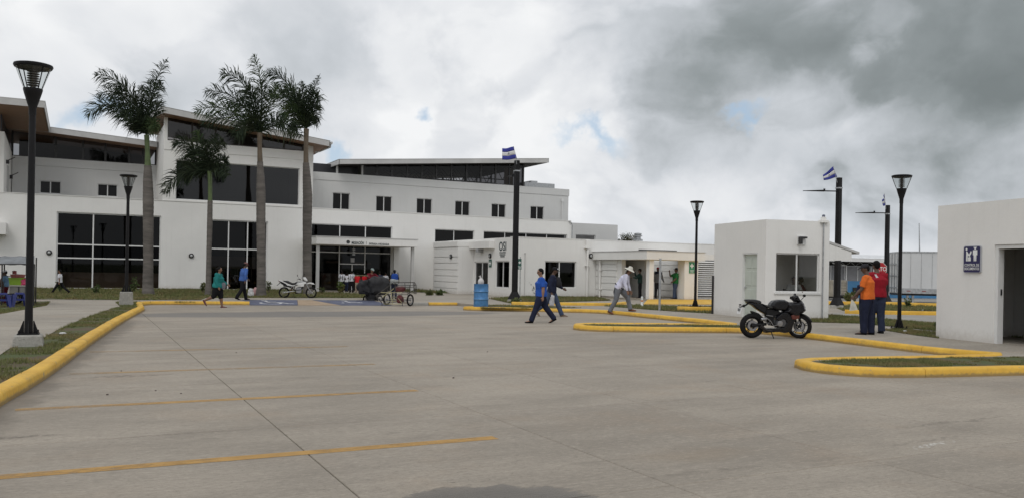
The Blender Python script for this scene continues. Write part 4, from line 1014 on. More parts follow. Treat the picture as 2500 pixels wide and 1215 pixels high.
# vents on the roof
def vent(px, py_top, py_bot, Y, lab):
    t_ = FY(px, py_top, Y); b_ = FY(px, py_bot, Y); h = t_.z - b_.z
    r = thing('roof_vent', lab, 'roof vent', (t_.x, Y, b_.z), 0, 'galvanised roof vents')
    s = h / .55; m_ = MB(); m_.lathe((0, 0, 0), [(.34 * s, 0), (.34 * s, .08 * s), (.2 * s, .14 * s), (.2 * s, .3 * s)], 14); m_.build('base', GALV, r, smooth=True)
    m_ = MB(); m_.lathe((0, 0, .3 * s), [(.30 * s, 0), (.30 * s, .05 * s), (.2 * s, .08 * s)], 14); m_.lathe((0, 0, .42 * s), [(.2 * s, -.05 * s), (.25 * s, 0), (.25 * s, .08 * s), (.0001, .13 * s)], 14); m_.build('cowl', GALV, r, smooth=True)
vent(1598, 593, 613, 43.2, 'nearer metal roof vent just above the portico beam'); vent(1557.5, 568, 588, 53.5, 'farther metal roof vent beside the dark treetop on the flat roof')

# ---- portico on the right part of the low wing
por = thing('open_portico', 'open white portico with square column, deep beam and yellow painted base', 'portico', (27.2, 36.9, 0), world_parts=True)
PX0, PX1, PY0, PY1 = 27.2, FY(1716, 620, 36.9).x, 36.9, 42.17
PZ = .20
MB().box(PX0, PX1, PY0, PY1, .0, PZ).build('floor_slab', PAVEC, por)
def lshape(x0, x1, y0, y1, xm, ym, z0, z1): return MB().prism([(x0, y0), (x1, y0), (x1, ym), (xm, ym), (xm, y1), (x0, y1)], z0, z1)
lshape(PX0 - .3, PX1 + .05, PY0 - .15, PY1, 28.7, PY0 + 2.2, 2.33, 2.78).build('roof_beam', WHITE, por, bevel=.012)
lshape(PX0 - .33, PX1 + .08, PY0 - .18, PY1, 28.73, PY0 + 2.23, 2.782, 2.81).build('beam_cap', FASCIA, por)
MB().box(PX0, PX0 + .3, PY0, PY0 + .3, PZ, 2.328).build('column', WHITE, por, bevel=.012)
q0, q1 = FY(1671, 690, PY0).x, FY(1704, 690, PY0).x
MB().box(q0, q1, PY0, PY0 + .6, PZ, 2.328).build('pier', WHITE, por, bevel=.01)
mb = MB(); mb.hexa([(PX0 - 3.4, PY0 - 4.2, .0), (PX1 + 2.6, PY0 - 5.2, .0), (PX1 + 2.4, PY0 - .02, .0), (PX0 - .1, PY0 - .02, .0)], [(PX0 - 3.4, PY0 - 4.2, .15), (PX1 + 2.6, PY0 - 5.2, .15), (PX1 + 2.4, PY0 - .02, .20), (PX0 - .1, PY0 - .02, .20)])
mb.build('yellow_apron', KERB, por)
# side return with boards, left of the opening
sy = FX(1516, 690, PX0).y
MB().box(PX0 + .04, PX0 + .3, sy, PY1, PZ, 2.328).build('side_return', WHITE, por)
for a, b in zip([.2, .58, .96, 1.34, 1.70, 2.06], [.58, .96, 1.34, 1.70, 2.06, 2.328]):
    MB().box(PX0 - .02, PX0 + .04, sy + .45, PY1, a + .04, b - .004).build('cladding_board', WHITE, por, bevel=.006)
mb = MB(); yy = FX(1465, 680, PX0 - .1).y; yy = min(yy, PY1 - .1); mb.tube([(PX0 - .12, yy, .15), (PX0 - .12, yy, 2.33)], .055, 10)
for z in (.6, 1.7): mb.box(PX0 - .2, PX0 - .03, yy - .1, yy + .1, z, z + .03)
mb.build('downpipe', WHITE, por)
# back wall boards seen through the right opening
for a, b in zip([.2, .58, .96, 1.34, 1.70, 2.06], [.58, .96, 1.34, 1.70, 2.06, 2.328]):
    MB().box(28.9, PX1 + 1.9, PY1 - .09, PY1 - .03, a + .04, b - .004).build('cladding_board', WHITE, por, bevel=.006)
MB().box(28.62, 28.74, PY0 + 2.3, PY1, PZ, 2.328).build('inner_wall', GREYW, por)
# boards and louvres to the right of the portico
RX = PX1 + .02
MB().box(RX, RX + 3.2, PY0 + 1.5, PY1, .0, 2.74).build('side_block', WHITE, por)
for a, b in zip([.2, .58, .96, 1.34, 1.70, 2.06], [.58, .96, 1.34, 1.70, 2.06, 2.328]):
    MB().box(RX - .06, RX - .002, PY0 + 1.55, PY1 - .1, a + .04, b - .004).build('cladding_board', WHITE, por, bevel=.006)
for a, b in zip([.2, .58, .96, 1.34, 1.70, 2.06, 2.40], [.58, .96, 1.34, 1.70, 2.06, 2.40, 2.74]):
    MB().box(RX, RX + .72, PY0 + 1.44, PY0 + 1.5, a + .04, b - .004).build('cladding_board', WHITE, por, bevel=.006)
mb = MB(); MB().box(RX + .74, RX + 3.0, PY0 + 1.46, PY0 + 1.499, .3, 2.4).build('louvre_back', INTER, por)
for k in range(17):
    z = .35 + k * .12; MB().hexa([(RX + .74, PY0 + 1.38, z), (RX + 3.0, PY0 + 1.38, z), (RX + 3.0, PY0 + 1.45, z + .05), (RX + .74, PY0 + 1.45, z + .05)], [(RX + .74, PY0 + 1.38, z + .03), (RX + 3.0, PY0 + 1.38, z + .03), (RX + 3.0, PY0 + 1.45, z + .08), (RX + .74, PY0 + 1.45, z + .08)]).build('louvre_slat', FRAME, por)
p = FY(1688.5, 652.5, PY0); b_ = cross_sign(por, (p.x, PY0 - .015, p.z), (1, 0, 0), .36, .62, GREENB)
mb = MB()
for k in range(3): mb.box(p.x - .13 + .012 * k, p.x + .13 - .012 * k, PY0 - .034, PY0 - .027, p.z - .13 - k * .065 - .022, p.z - .13 - k * .065)
struct(mb.build('small_print', WSG, b_), 'stuff')
# ================================================================== BOOTH
def camw(x, d): return FW * d + RT * x
RZ = -radians(12.1)
bc = camw(8.51, 28.2)
booth = thing('guard_booth', 'white box-shaped guard booth with sliding window and panelled door behind the black motorcycle', 'guard booth', (bc.x, bc.y, 0.12), RZ)
BWd, BD, BH = 2.46, 3.52, 3.35
ML = lambda u, d, z: (d, u, z)            # left face, u = depth
MF = lambda u, d, z: (u, d, z)            # front face
build_wall('side_wall', WHITE, booth, (0, BD), (0, BH), [(.5, 1.49, .0, 2.24)], .15, ML)
build_wall('front_wall', WHITE, booth, (.15, BWd), (0, BH), [(.39, 2.08, .92, 2.24)], .15, MF)
MB().box(BWd - .15, BWd, .15, BD, 0, BH).build('side_wall', WHITE, booth)
MB().box(.15, BWd - .15, BD - .15, BD, 0, .9).build('rear_wall', WHITE, booth)
MB().box(.15, BWd - .15, BD - .15, BD, 2.3, BH).build('rear_wall', WHITE, booth)
MB().box(.15, .35, BD - .15, BD, .9, 2.3).build('rear_wall', WHITE, booth)
MB().box(.15, BWd - .15, .15, BD - .15, 2.95, 3.05).build('roof', PLINTH, booth)
MB().box(.15, BWd - .15, .15, BD - .15, .001, .02).build('floor', PAVEC, booth)
window(booth, MF, .39, 2.08, .92, 2.24, vs=[1.23], fw=.045, dep=.05, gm=GLASSC)
MB().box(.34, 2.13, -.04, .05, .86, .918).build('sill', FRAME, booth)
DOORM = pbr('door_paint_pale_green', (.52, .56, .50), .45, var=.05)
mb = MB(); mb.box(.10, .14, .54, 1.45, .01, 2.20)
d_ = mb.build('door', DOORM, booth)
for (a, b, c, e) in ((.62, .96, .15, 1.0), (1.03, 1.37, .15, 1.0), (.62, .96, 1.12, 1.62), (1.03, 1.37, 1.12, 1.62), (.62, .96, 1.72, 2.08), (1.03, 1.37, 1.72, 2.08)):
    MB().box(.088, .10, a, b, c, e).build('door_panel', DOORM, d_, bevel=.008)
MB().ell((.06, 1.38, 1.05), (.035, .035, .03), 10, 6).build('handle', GALV, d_, smooth=True)
mb = MB(); mb.box(.005, .12, 1.452, 1.488, 0, 2.238); mb.box(.005, .12, .502, .538, 0, 2.238); mb.box(.007, .118, .54, 1.45, 2.202, 2.237); mb.build('door_frame', FRAME, booth)
mb = MB(); mb.box(1.18, 1.5, -.05, -.002, 2.53, 2.83); mb.build('lamp_plate', FRAME, booth)
mb = MB(); mb.box(1.20, 1.27, -.22, -.051, 2.55, 2.80); mb.box(1.27, 1.46, -.20, -.06, 2.74, 2.80); mb.build('wall_lamp', DARK, booth, bevel=.01)
mb = MB(); mb.tube([(2.2, -.03, .0), (2.2, -.03, 3.36)], .022, 8); mb.build('conduit', GALV, booth)
mb = MB(); mb.box(2.05, 2.35, -.10, .08, 3.30, 3.40); mb.box(2.12, 2.27, -.07, .05, 3.40, 3.5); mb.build('conduit_box', WHITE, booth, bevel=.01)
mb = MB(); mb.lathe((2.2, -.01, 3.5), [(.055, 0), (.05, .07), (.001, .09)], 10); mb.build('sensor', pbr('sensor_blue_grey', (.12, .13, .18), .4), booth)
# side canopy over the service hatch
mb = MB(); mb.hexa([(BWd, -.02, 2.60), (3.65, -.02, 2.27), (3.65, 1.7, 2.27), (BWd, 1.7, 2.60)], [(BWd, -.02, 2.68), (3.65, -.02, 2.35), (3.65, 1.7, 2.35), (BWd, 1.7, 2.68)]); mb.build('hatch_roof', FASCIA, booth)
mb = MB(); mb.hexa([(BWd + .002, 0, 2.02), (3.35, 0, 2.06), (3.35, 1.6, 2.06), (BWd + .002, 1.6, 2.02)], [(BWd + .002, 0, 2.59), (3.35, 0, 2.34), (3.35, 1.6, 2.34), (BWd + .002, 1.6, 2.59)]); mb.build('hatch_beam', WHITE, booth)
mb = MB(); mb.box(.3, 1.15, .3, .8, .68, .74); mb.box(.4, .46, .4, .7, 0, .68); mb.box(1.05, 1.1, .4, .7, 0, .68); mb.build('inner_desk', INTB, booth)
mb = MB(); mb.box(.18, .5, 2.6, 3.2, .02, 1.8); mb.build('inner_cabinet', INTER, booth)

# ================================================================== RIGHT BUILDING
rc = camw(10.73, 21.2)
rbd = thing('checkpoint_building', 'white checkpoint building at the right edge with open doorway and blue documents sign', 'building', (rc.x, rc.y, 0.12), RZ)
# its long face runs towards the camera: local -Y; u = distance from the far corner
MRt = lambda u, d, z: (d, -u, z)
build_wall('front_wall', WHITE, rbd, (0, 7.5), (0, 3.30), [(1.77, 2.95, .0, 2.28)], .2, MRt)
MB().box(.2, 6.0, -.2, 0.0, 0, 3.3).build('end_wall', WHITE, rbd)
MB().box(.2, 6.0, -7.3, -.2, 3.0, 3.1).build('roof', PLINTH, rbd)
MB().box(.2, 6.0, -7.5, -7.3, 0, 3.3).build('end_wall', WHITE, rbd)
MB().box(5.8, 6.0, -7.3, -.2, 0, 3.0).build('rear_wall', WHITE, rbd)
MB().box(.201, 5.8, -7.3, -.201, .001, .02).build('floor', PAVEC, rbd)
MB().box(2.2, 2.3, -7.3, -.201, .02, 2.99).build('inner_wall', GREYW, rbd)
mb = MB(); mb.box(.03, .19, -1.86, -1.772, .0, 2.27); mb.box(.03, .19, -2.948, -2.86, 0, 2.27); mb.box(.032, .188, -2.86, -1.86, 2.19, 2.272); mb.build('door_frame', FRAME, rbd)
MB().box(.10, .13, -1.885, -1.861, 1.12, 1.26).build('strike_plate', DARK, rbd)
# the blue sign
NAVY = pbr('sign_navy', (.022, .02, .085), .4, var=.1)
SILV = pbr('sign_rim', (.45, .46, .50), .35, .3)
sy0, sy1 = .885, 1.41; szm = (2.27 + 1.63) / 2; 
def rrect(cx_, cz_, hw, hh, r, n=5):
    pts = []
    for sx_, sz_, a0 in ((1, 1, 0), (-1, 1, 90), (-1, -1, 180), (1, -1, 270)):
        for k in range(n + 1):
            a = radians(a0 + 90 * k / n); pts.append((cx_ + sx_ * (hw - r) + r * cos(a), cz_ + sz_ * (hh - r) + r * sin(a)))
    return pts
def plate(name, poly, x0, x1, mat, parent, bev=0):
    n = len(poly); m_ = MB(); m_.add([(x0, -u, z) for u, z in poly] + [(x1, -u, z) for u, z in poly], [tuple(range(n)), tuple(range(2 * n - 1, n - 1, -1))] + [(i, n + i, n + (i + 1) % n, (i + 1) % n) for i in range(n)])
    return m_.build(name, mat, parent, bevel=bev)
uc = (sy0 + sy1) / 2
sg = plate('sign', rrect(uc, szm, .262, .322, .05), -.035, -.002, SILV, rbd)
plate('sign_face', rrect(uc, szm, .245, .305, .04), -.038, -.0345, NAVY, sg)
def fig(polys, circles):
    m_ = MB(); x = -.0405
    for p in polys: m_.add([(x, -(uc + a), szm + b) for a, b in p], [tuple(range(len(p)))])
    for a, b, r in circles: m_.add([(x, -(uc + a + r * cos(t * pi / 6)), szm + b + r * sin(t * pi / 6)) for t in range(12)], [tuple(range(12))])
    o = m_.build('pictogram', WSG, sg, fix=False); return o
fig([[(-.175, .10), (-.175, .19), (-.15, .20), (-.125, .17), (-.09, .12), (-.06, .155), (-.035, .20), (-.01, .19), (-.015, .14), (-.07, .07), (-.12, .10), (-.125, -.04), (-.175, -.04)],
     [(-.115, -.04), (-.115, .045), (-.09, .06), (-.05, .06), (-.03, .045), (-.03, -.04)],
     [(-.095, .06), (-.095, .09), (-.05, .09), (-.05, .06), (-.06, .06), (-.06, .08), (-.085, .08), (-.085, .06)],
     [(.03, .22), (.03, .10), (.055, .10), (.055, .20), (.058, -.04), (.092, -.04), (.095, .08), (.10, .08), (.103, -.04), (.137, -.04), (.14, .2), (.14, .10), (.165, .10), (.165, .22)],
     [(.05, .27), (.05, .29), (.145, .29), (.145, .27)]], [(-.165, .24, .03), (.0975, .255, .028)])
ld = Vector((-.041, -uc, szm))
for k, tx in enumerate(('CONTROL DE', 'DOCUMENTOS')):
    t_ = letters(tx, .088, WSG, rbd, 'lettering', (-.041, -(uc), szm - .165 - k * .085), (0, -1, 0), (0, 0, 1), sx=.80 if k == 0 else .74, bold=.001, ext=.001)
    t_.parent = sg
# ================================================================== LAMPS, POLES, FLAGS
LGL = glass('lantern_glass', (0.86, 0.88, 0.88), 0.9)
LOUV = pbr('louvre_grey', (.10, .095, .09), .5)
def lamp(loc, H_, label, plinth=True, ph=.26, lean=0.0, k=1.0):
    t = thing('street_lamp', label, 'street lamp', loc, random.uniform(0, 1), 'cone lantern street lamps')
    t.rotation_euler = (0, 0, 0)
    z0 = ph if plinth else .02
    if plinth:
        m_ = MB(); m_.lathe((0, 0, -.1), [(.42 * k, 0), (.36 * k, ph + .1 - .03), (.32 * k, ph + .1)], 4); o = m_.build('plinth', PLINTH, t, bevel=.02)
        for v in o.data.vertices:
            x, y = v.co.x, v.co.y; v.co.x, v.co.y = x * .7 - y * .7, x * .7 + y * .7
    m_ = MB(); m_.box(-.17, .17, -.17, .17, z0, z0 + .02)
    for a in range(4):
        c_ = Vector((cos(a * pi / 2), sin(a * pi / 2), 0)); s_ = Vector((-c_.y, c_.x, 0)) * .008
        m_.hexa([c_ * .07 - s_ + UP * (z0 + .02), c_ * .16 - s_ + UP * (z0 + .02), c_ * .16 + s_ + UP * (z0 + .02), c_ * .07 + s_ + UP * (z0 + .02)],
                [c_ * .07 - s_ + UP * (z0 + .24), c_ * .085 - s_ + UP * (z0 + .24), c_ * .085 + s_ + UP * (z0 + .24), c_ * .07 + s_ + UP * (z0 + .24)])
        q = (c_ + Vector((-c_.y, c_.x, 0))) * .14; m_.lathe(q + UP * (z0 + .02), [(.016, 0), (.016, .05), (.001, .055)], 6)
    m_.build('base_plate', POST, t)
    hz = H_ - .90 * k
    MB().tube([(0, 0, z0 + .02), (0, 0, z0 + .5), (0, 0, hz - .1)], [.078 * k, .072 * k, .062 * k], 16).build('pole', POST, t, smooth=True)
    m_ = MB(); m_.lathe((0, 0, hz), [(.07 * k, -.12), (.072 * k, 0), (.16 * k, .30 * k), (.178 * k, .37 * k), (.178 * k, .40 * k), (.12 * k, .40 * k)], 24); m_.build('lantern_collar', POST, t, smooth=True)
    zt = H_ - .07 * k; zb_ = hz + .40 * k
    m_ = MB(); m_.lathe((0, 0, 0), [(.172 * k, zb_), (.325 * k, zt)], 24); g = m_.build('lantern_glass', LGL, t, smooth=True)
    bm = bmesh.new(); bm.from_mesh(g.data); bmesh.ops.delete(bm, geom=[f for f in bm.faces if len(f.verts) > 4], context='FACES'); bm.to_mesh(g.data); bm.free()
    m_ = MB(); m_.lathe((0, 0, 0), [(.0001, H_ - .015 * k), (.30 * k, H_), (.355 * k, H_ - .012), (.362 * k, H_ - .045 * k), (.34 * k, H_ - .085 * k), (.30 * k, H_ - .06 * k), (.0001, H_ - .05 * k)], 28); m_.build('lantern_cap', POST, t, smooth=True)
    for a in range(4):
        q = a * pi / 2 + .6
        MB().tube([(.178 * k * cos(q), .178 * k * sin(q), zb_), (.332 * k * cos(q), .332 * k * sin(q), zt)], .011 * k, 6).build('rib', POST, t)
    m_ = MB(); n = 7
    for i in range(n):
        z = zb_ + .05 * k + i * (zt - zb_ - .1 * k) / n; m_.lathe((0, 0, z), [(.06 * k, 0), (.115 * k, .012 * k), (.115 * k, .022 * k), (.06 * k, .03 * k)], 16)
    m_.lathe((0, 0, zb_), [(.05 * k, 0), (.05 * k, zt - zb_ - .03)], 12); m_.build('louvre_stack', LOUV, t)
    return t
def lamp_at(bx, by, z, tx, ty, lab, **kw):
    p = G(bx, by, z); d_ = p.dot(FW); H_ = at_d(tx, ty, d_).z - z; lamp((p.x, p.y, z), H_, lab, k=H_ * kw.pop('kk', 1.0) / 5.73, **kw)
def at_d(px, py, d):
    r = ray(px, py); return Vector((r.x * d, r.y * d, EYE + r.z * d))
lamp_at(69, 845, .10, 75, 157, 'tall black lamp on a concrete plinth beside the near left kerb', ph=.22)
lamp_at(308, 745, .10, 308, 427, 'black lamp on a grey block plinth at the far left kerb corner', ph=.5, kk=1.0)
lamp_at(1697, 757, .12, 1700, 491, 'black lamp in front of the open portico and its green sign', ph=.16)
lamp_at(2195, 802, .12, 2203, 428, 'black lamp between the trailer and the men in orange and red', plinth=False)

FLB = pbr('flag_blue', (.035, .045, .28), .8); FLW = pbr('flag_white', (.68, .68, .68), .8)
def flag(name, corners, wave, label, attach):
    """corners: hoist-top, fly-top, fly-bottom, hoist-bottom in the world; three bands"""
    t = thing('flag', label, 'flag', corners[3], 0, 'blue and white flags on the light poles', world_parts=True)
    a, b, c, d = [Vector(q) for q in corners]; nv = (b - a).cross(d - a).normalized(); N = 14
    for (v0, v1, mat, nm) in ((0, 1 / 3, FLB, 'blue_band'), (1 / 3, 2 / 3, FLW, 'white_band'), (2 / 3, 1, FLB, 'blue_band')):
        m_ = MB(); vs = []
        for i in range(N + 1):
            for j in range(4):
                s = i / N; v = v0 + (v1 - v0) * j / 3
                p_ = (a * (1 - s) + b * s) * (1 - v) + (d * (1 - s) + c * s) * v
                p_ = p_ + nv * wave * sin(s * 7 + v * 2.2) * (.3 + s) + UP * wave * .5 * sin(s * 6 + 1)
                vs.append(p_)
        k = len(vs)
        fs = [(i * 4 + j, (i + 1) * 4 + j, (i + 1) * 4 + j + 1, i * 4 + j + 1) for i in range(N) for j in range(3)]
        m_.add(vs, fs); bnd = m_.build(nm, mat, t, smooth=True, fix=False)
        so = bnd.modifiers.new('cloth', 'SOLIDIFY'); so.thickness = .004; so.offset = 0
    ce = (a + b + c + d) / 4 + nv * 0.0
    m_ = MB()
    for sgn in (1, -1):
        q = ce + nv * (wave * sin(3.5 + 1.1) * .8 + sgn * .008) + UP * wave * .5 * sin(4)
        ud = (b - a).normalized(); m_.add([q + ud * .05, q - ud * .05, q + UP * .085], [(0, 1, 2)])
        m_.cbox(q - UP * .03, ud * .05, UP * .008, nv * .002)
    m_.build('emblem', GREYL, t, fix=False)
    MB().tube([d - UP * .25, a + UP * .03], .012, 6).build('staff', GALV, t)
    return t
def light_pole(base, H_, lab, arm, w_=.11, flagc=None):
    t = thing('light_pole', lab, 'light pole', base, 0, 'square black light poles')
    m_ = MB(); m_.lathe((0, 0, -.12), [(.42, 0), (.38, .24), (.34, .26)], 4); o = m_.build('plinth', PLINTH, t, bevel=.02)
    m_ = MB(); m_.hexa([(-w_, -w_, .25), (w_, -w_, .25), (w_, w_, .25), (-w_, w_, .25)], [(-w_ * .92, -w_ * .92, H_), (w_ * .92, -w_ * .92, H_), (w_ * .92, w_ * .92, H_), (-w_ * .92, w_ * .92, H_)]); m_.build('pole', POST, t, bevel=.01)
    m_ = MB(); m_.hexa([(-w_ * 2.2, -w_ * 2.2, .14), (w_ * 2.2, -w_ * 2.2, .14), (w_ * 2.2, w_ * 2.2, .14), (-w_ * 2.2, w_ * 2.2, .14)], [(-w_ * 1.02, -w_ * 1.02, .5), (w_ * 1.02, -w_ * 1.02, .5), (w_ * 1.02, w_ * 1.02, .5), (-w_ * 1.02, w_ * 1.02, .5)]); m_.build('base_flare', POST, t)
    m_ = MB(); m_.box(-w_ * 1.1, w_ * 1.1, -w_ * 1.1, w_ * 1.1, H_ - .52, H_ - .46); m_.build('band_clamp', GALV, t)
    zA, A, L = arm; d_ = Vector(A).normalized(); a_ = MB(); a_.tube([(0, 0, zA), d_ * L * .5 + UP * (zA + .0), d_ * L + UP * (zA)], .028, 8); ao = a_.build('arm', POST, t)
    q = d_ * (L * .62) + UP * (zA + .04); sd = d_.cross(UP)
    m_ = MB(); e1 = d_ * L * .60 + UP * zA; e2 = d_ * (L + .55) + UP * (zA - .01)
    m_.hexa([e1 - sd * .07 - UP * .03, e2 - sd * .03 - UP * .015, e2 + sd * .03 - UP * .015, e1 + sd * .07 - UP * .03], [e1 - sd * .07 + UP * .05, e2 - sd * .03 + UP * .01, e2 + sd * .03 + UP * .01, e1 + sd * .07 + UP * .05])
    m_.box(e1.x - .03, e1.x + .03, e1.y - .03, e1.y + .03, e1.z, e1.z + .11); m_.build('lamp_head', POST, t)
    return t
def at_d(px, py, d):
    r = ray(px, py); return Vector((r.x * d, r.y * d, EYE + r.z * d))
P1 = G(1256, 737, .12); P2 = G(2043, 751, .12); P3 = G(2163, 741, .12)
light_pole(tuple(P1), at_d(1258, 392, P1.dot(FW)).z - .12, 'square black light pole with flag in front of the low office corner', (at_d(1253, 430, P1.dot(FW)).z - .12, at_d(1213, 437, 44.5) - at_d(1253, 437, 42.1), .75))
light_pole(tuple(P2), at_d(2044, 434, P2.dot(FW)).z - .12, 'square black light pole with flag rising behind the guard booth', (at_d(2040, 467, P2.dot(FW)).z - .12, -RT, 1.15))
light_pole(tuple(P3), at_d(2159, 501, P3.dot(FW)).z - .12, 'square black light pole with curled flag behind the man in red', (at_d(2157, 520, P3.dot(FW)).z - .12, -RT + FW * .1, 1.2), w_=.10)
def fl(px4, d, wave, lab, n, dd=(0, 0, 0, 0)): return flag(n, [tuple(at_d(q[0], q[1], d + e)) for q, e in zip(px4, dd)], wave, lab, None)
fl([(1254, 359), (1226, 363), (1226, 391), (1262, 388)], P1.dot(FW) - .15, .03, 'flag flying flat beside the top of the pole by the low office', 'f1')
fl([(2034, 407), (2009, 428), (2011, 441), (2044, 433)], P2.dot(FW) - .15, .03, 'pointed fluttering flag on the pole behind the guard booth', 'f2', (0, .2, .2, 0))
fl([(2159, 474), (2155, 488), (2157, 503), (2163, 500)], P3.dot(FW) - .1, .04, 'narrow curled flag on the pole behind the man in red', 'f3', (0, .9, .9, 0))

# first-aid sign on a post
p = G(1269, 727, .12); t = thing('sign_post', 'dark green first aid sign on a slim grey post beside the light pole', 'sign', (p.x, p.y, .12), 0, world_parts=True)
MB().tube([(p.x, p.y, .0), (p.x, p.y, 2.35)], .028, 8).build('post', GALV, t)
dsg = p.x * FW.x + p.y * FW.y
q = at_d(1269, 640, dsg - .06); cross_sign(t, q, RT, 8.5 / FPX * dsg, 18 / FPX * dsg, GREENS, sub=False)
q2 = at_d(1269, 653.5, dsg - .06); MB().cbox(q2, RT * 4.2 / FPX * dsg, UP * 3.4 / FPX * dsg, FW * .01).build('lower_board', GREENS, t)
m_ = MB()
for k in range(3): m_.cbox(q2 - FW * .014 + UP * (.045 - k * .04), RT * (.07 - .006 * k), UP * .009, FW * .002)
struct(m_.build('small_print', WSG, t), 'stuff')
# ALTO sign
p = G(2148, 742, .12); dd_ = p.x * FW.x + p.y * FW.y; t = thing('stop_sign', 'red octagonal ALTO sign half hidden behind the man in red', 'stop sign', (p.x, p.y, .12), 0, world_parts=True)
c_ = at_d(2148, 655.5, dd_); r_ = 17.5 / FPX * dd_
MB().tube([(p.x, p.y, .1), (c_.x, c_.y, c_.z + r_ * .6)], .03, 8).build('post', GALV, t)
def octo(c, r, th, name, mat, par):
    pts = [(r * cos(pi / 8 + k * pi / 4), r * sin(pi / 8 + k * pi / 4)) for k in range(8)]; m_ = MB()
    m_.add([c + RT * a + UP * b - FW * th for a, b in pts] + [c + RT * a + UP * b - FW * (th - .012) for a, b in pts], [tuple(range(8)), tuple(range(15, 7, -1))] + [(i, 8 + i, 8 + (i + 1) % 8, (i + 1) % 8) for i in range(8)])
    return m_.build(name, mat, par)
ob = octo(c_, r_, .045, 'white_rim', WSG, t); octo(c_, r_ * .92, .06, 'red_face', pbr('sign_red', (.42, .015, .02), .45), ob)
l_ = letters('ALTO', r_ * .80, WSG, t, 'lettering', c_ - FW * .066 - UP * r_ * .28, RT, UP, sx=.86, bold=.006, ext=.001)
# plain grey post in front of the portico, white marker post
p = G(1610, 757, .12); dd_ = p.x * FW.x + p.y * FW.y; t_ = at_d(1608, 630, dd_)
o = MB().tube([(p.x, p.y, .1), (p.x, p.y, t_.z)], .045, 8).build('grey_post', GALV, smooth=True); tag(o, 'plain grey steel post standing in the grass before the portico', 'post')
p = G(1567, 747, .12); r = thing('marker_post', 'short white and orange marker post in the grass near the hat man', 'marker post', (p.x, p.y, .12)); m_ = MB(); m_.lathe((0, 0, 0), [(.08, 0), (.06, .04), (.05, .3), (.05, .42), (.02, .45)], 12); m_.build('body', WSG, r, smooth=True)
MB().lathe((0, 0, .22), [(.056, 0), (.056, .06)], 12).build('orange_band', pbr('marker_orange', (.6, .2, .03), .5), r)
p = G(1739, 765, .12); o = MB().box(p.x - .03, p.x + .03, p.y - .03, p.y + .03, .1, 1.55).build('black_post', DARK, bevel=.01); tag(o, 'slim black post against the left edge of the guard booth', 'post')
# antenna mast
q = at_d(2245, 612, 90); q1 = at_d(2244, 545, 90); r = MB().tube([(q.x, q.y, -.2), (q.x, q.y, q.z), (q1.x, q1.y, q1.z)], [.12, .07, .04], 6).build('antenna_mast', GALV); tag(r, 'thin far mast rising above the white trailer', 'antenna mast')

# blue barrel with a rubbish bag
p = G(1174, 748, .13); bw = 18.0 / FPX * (p.x * FW.x + p.y * FW.y); t = thing('oil_barrel', 'light blue steel barrel standing on the yellow kerbed tongue', 'barrel', (p.x, p.y, .13))
BB = pbr('barrel_blue', (.06, .19, .40), .45, .2, var=.25, vscale=6)
h = .92; m_ = MB(); r0 = bw
prof = [(.0001, .02), (r0 * .97, .02), (r0, .0), (r0, .03)]
for zc in (.31, .62): prof += [(r0 * .98, zc - .04), (r0 * .98, zc - .02), (r0 * 1.035, zc), (r0 * .98, zc + .02)]
prof += [(r0 * .98, h - .03), (r0 * 1.01, h - .01), (r0 * 1.01, h), (r0 * .96, h), (r0 * .95, h - .25), (.0001, h - .25)]
m_.lathe((0, 0, 0), prof, 28); m_.build('drum', BB, t, smooth=True)
for zc in (.31, .62): m_ = MB(); m_.torus((0, 0, zc), r0 * 1.035, .012, n=28, m=6); m_.build('hoop', pbr('hoop_blue', (.10, .25, .46), .4), t, smooth=True)
bag = MB(); bag.ell((0, 0, .05), (.13, .11, .16), 12, 8); bag.tube([(0, 0, .15), (-.03, 0, .25), (-.06, .01, .30)], [.07, .03, .05], 8); o = bag.build('rubbish_bag', pbr('bag_pale', (.55, .53, .52), .6), smooth=True); o.location = (p.x - .02, p.y, .13 + h + .02); tag(o, 'pale plastic bag poking out of the blue barrel', 'bag')

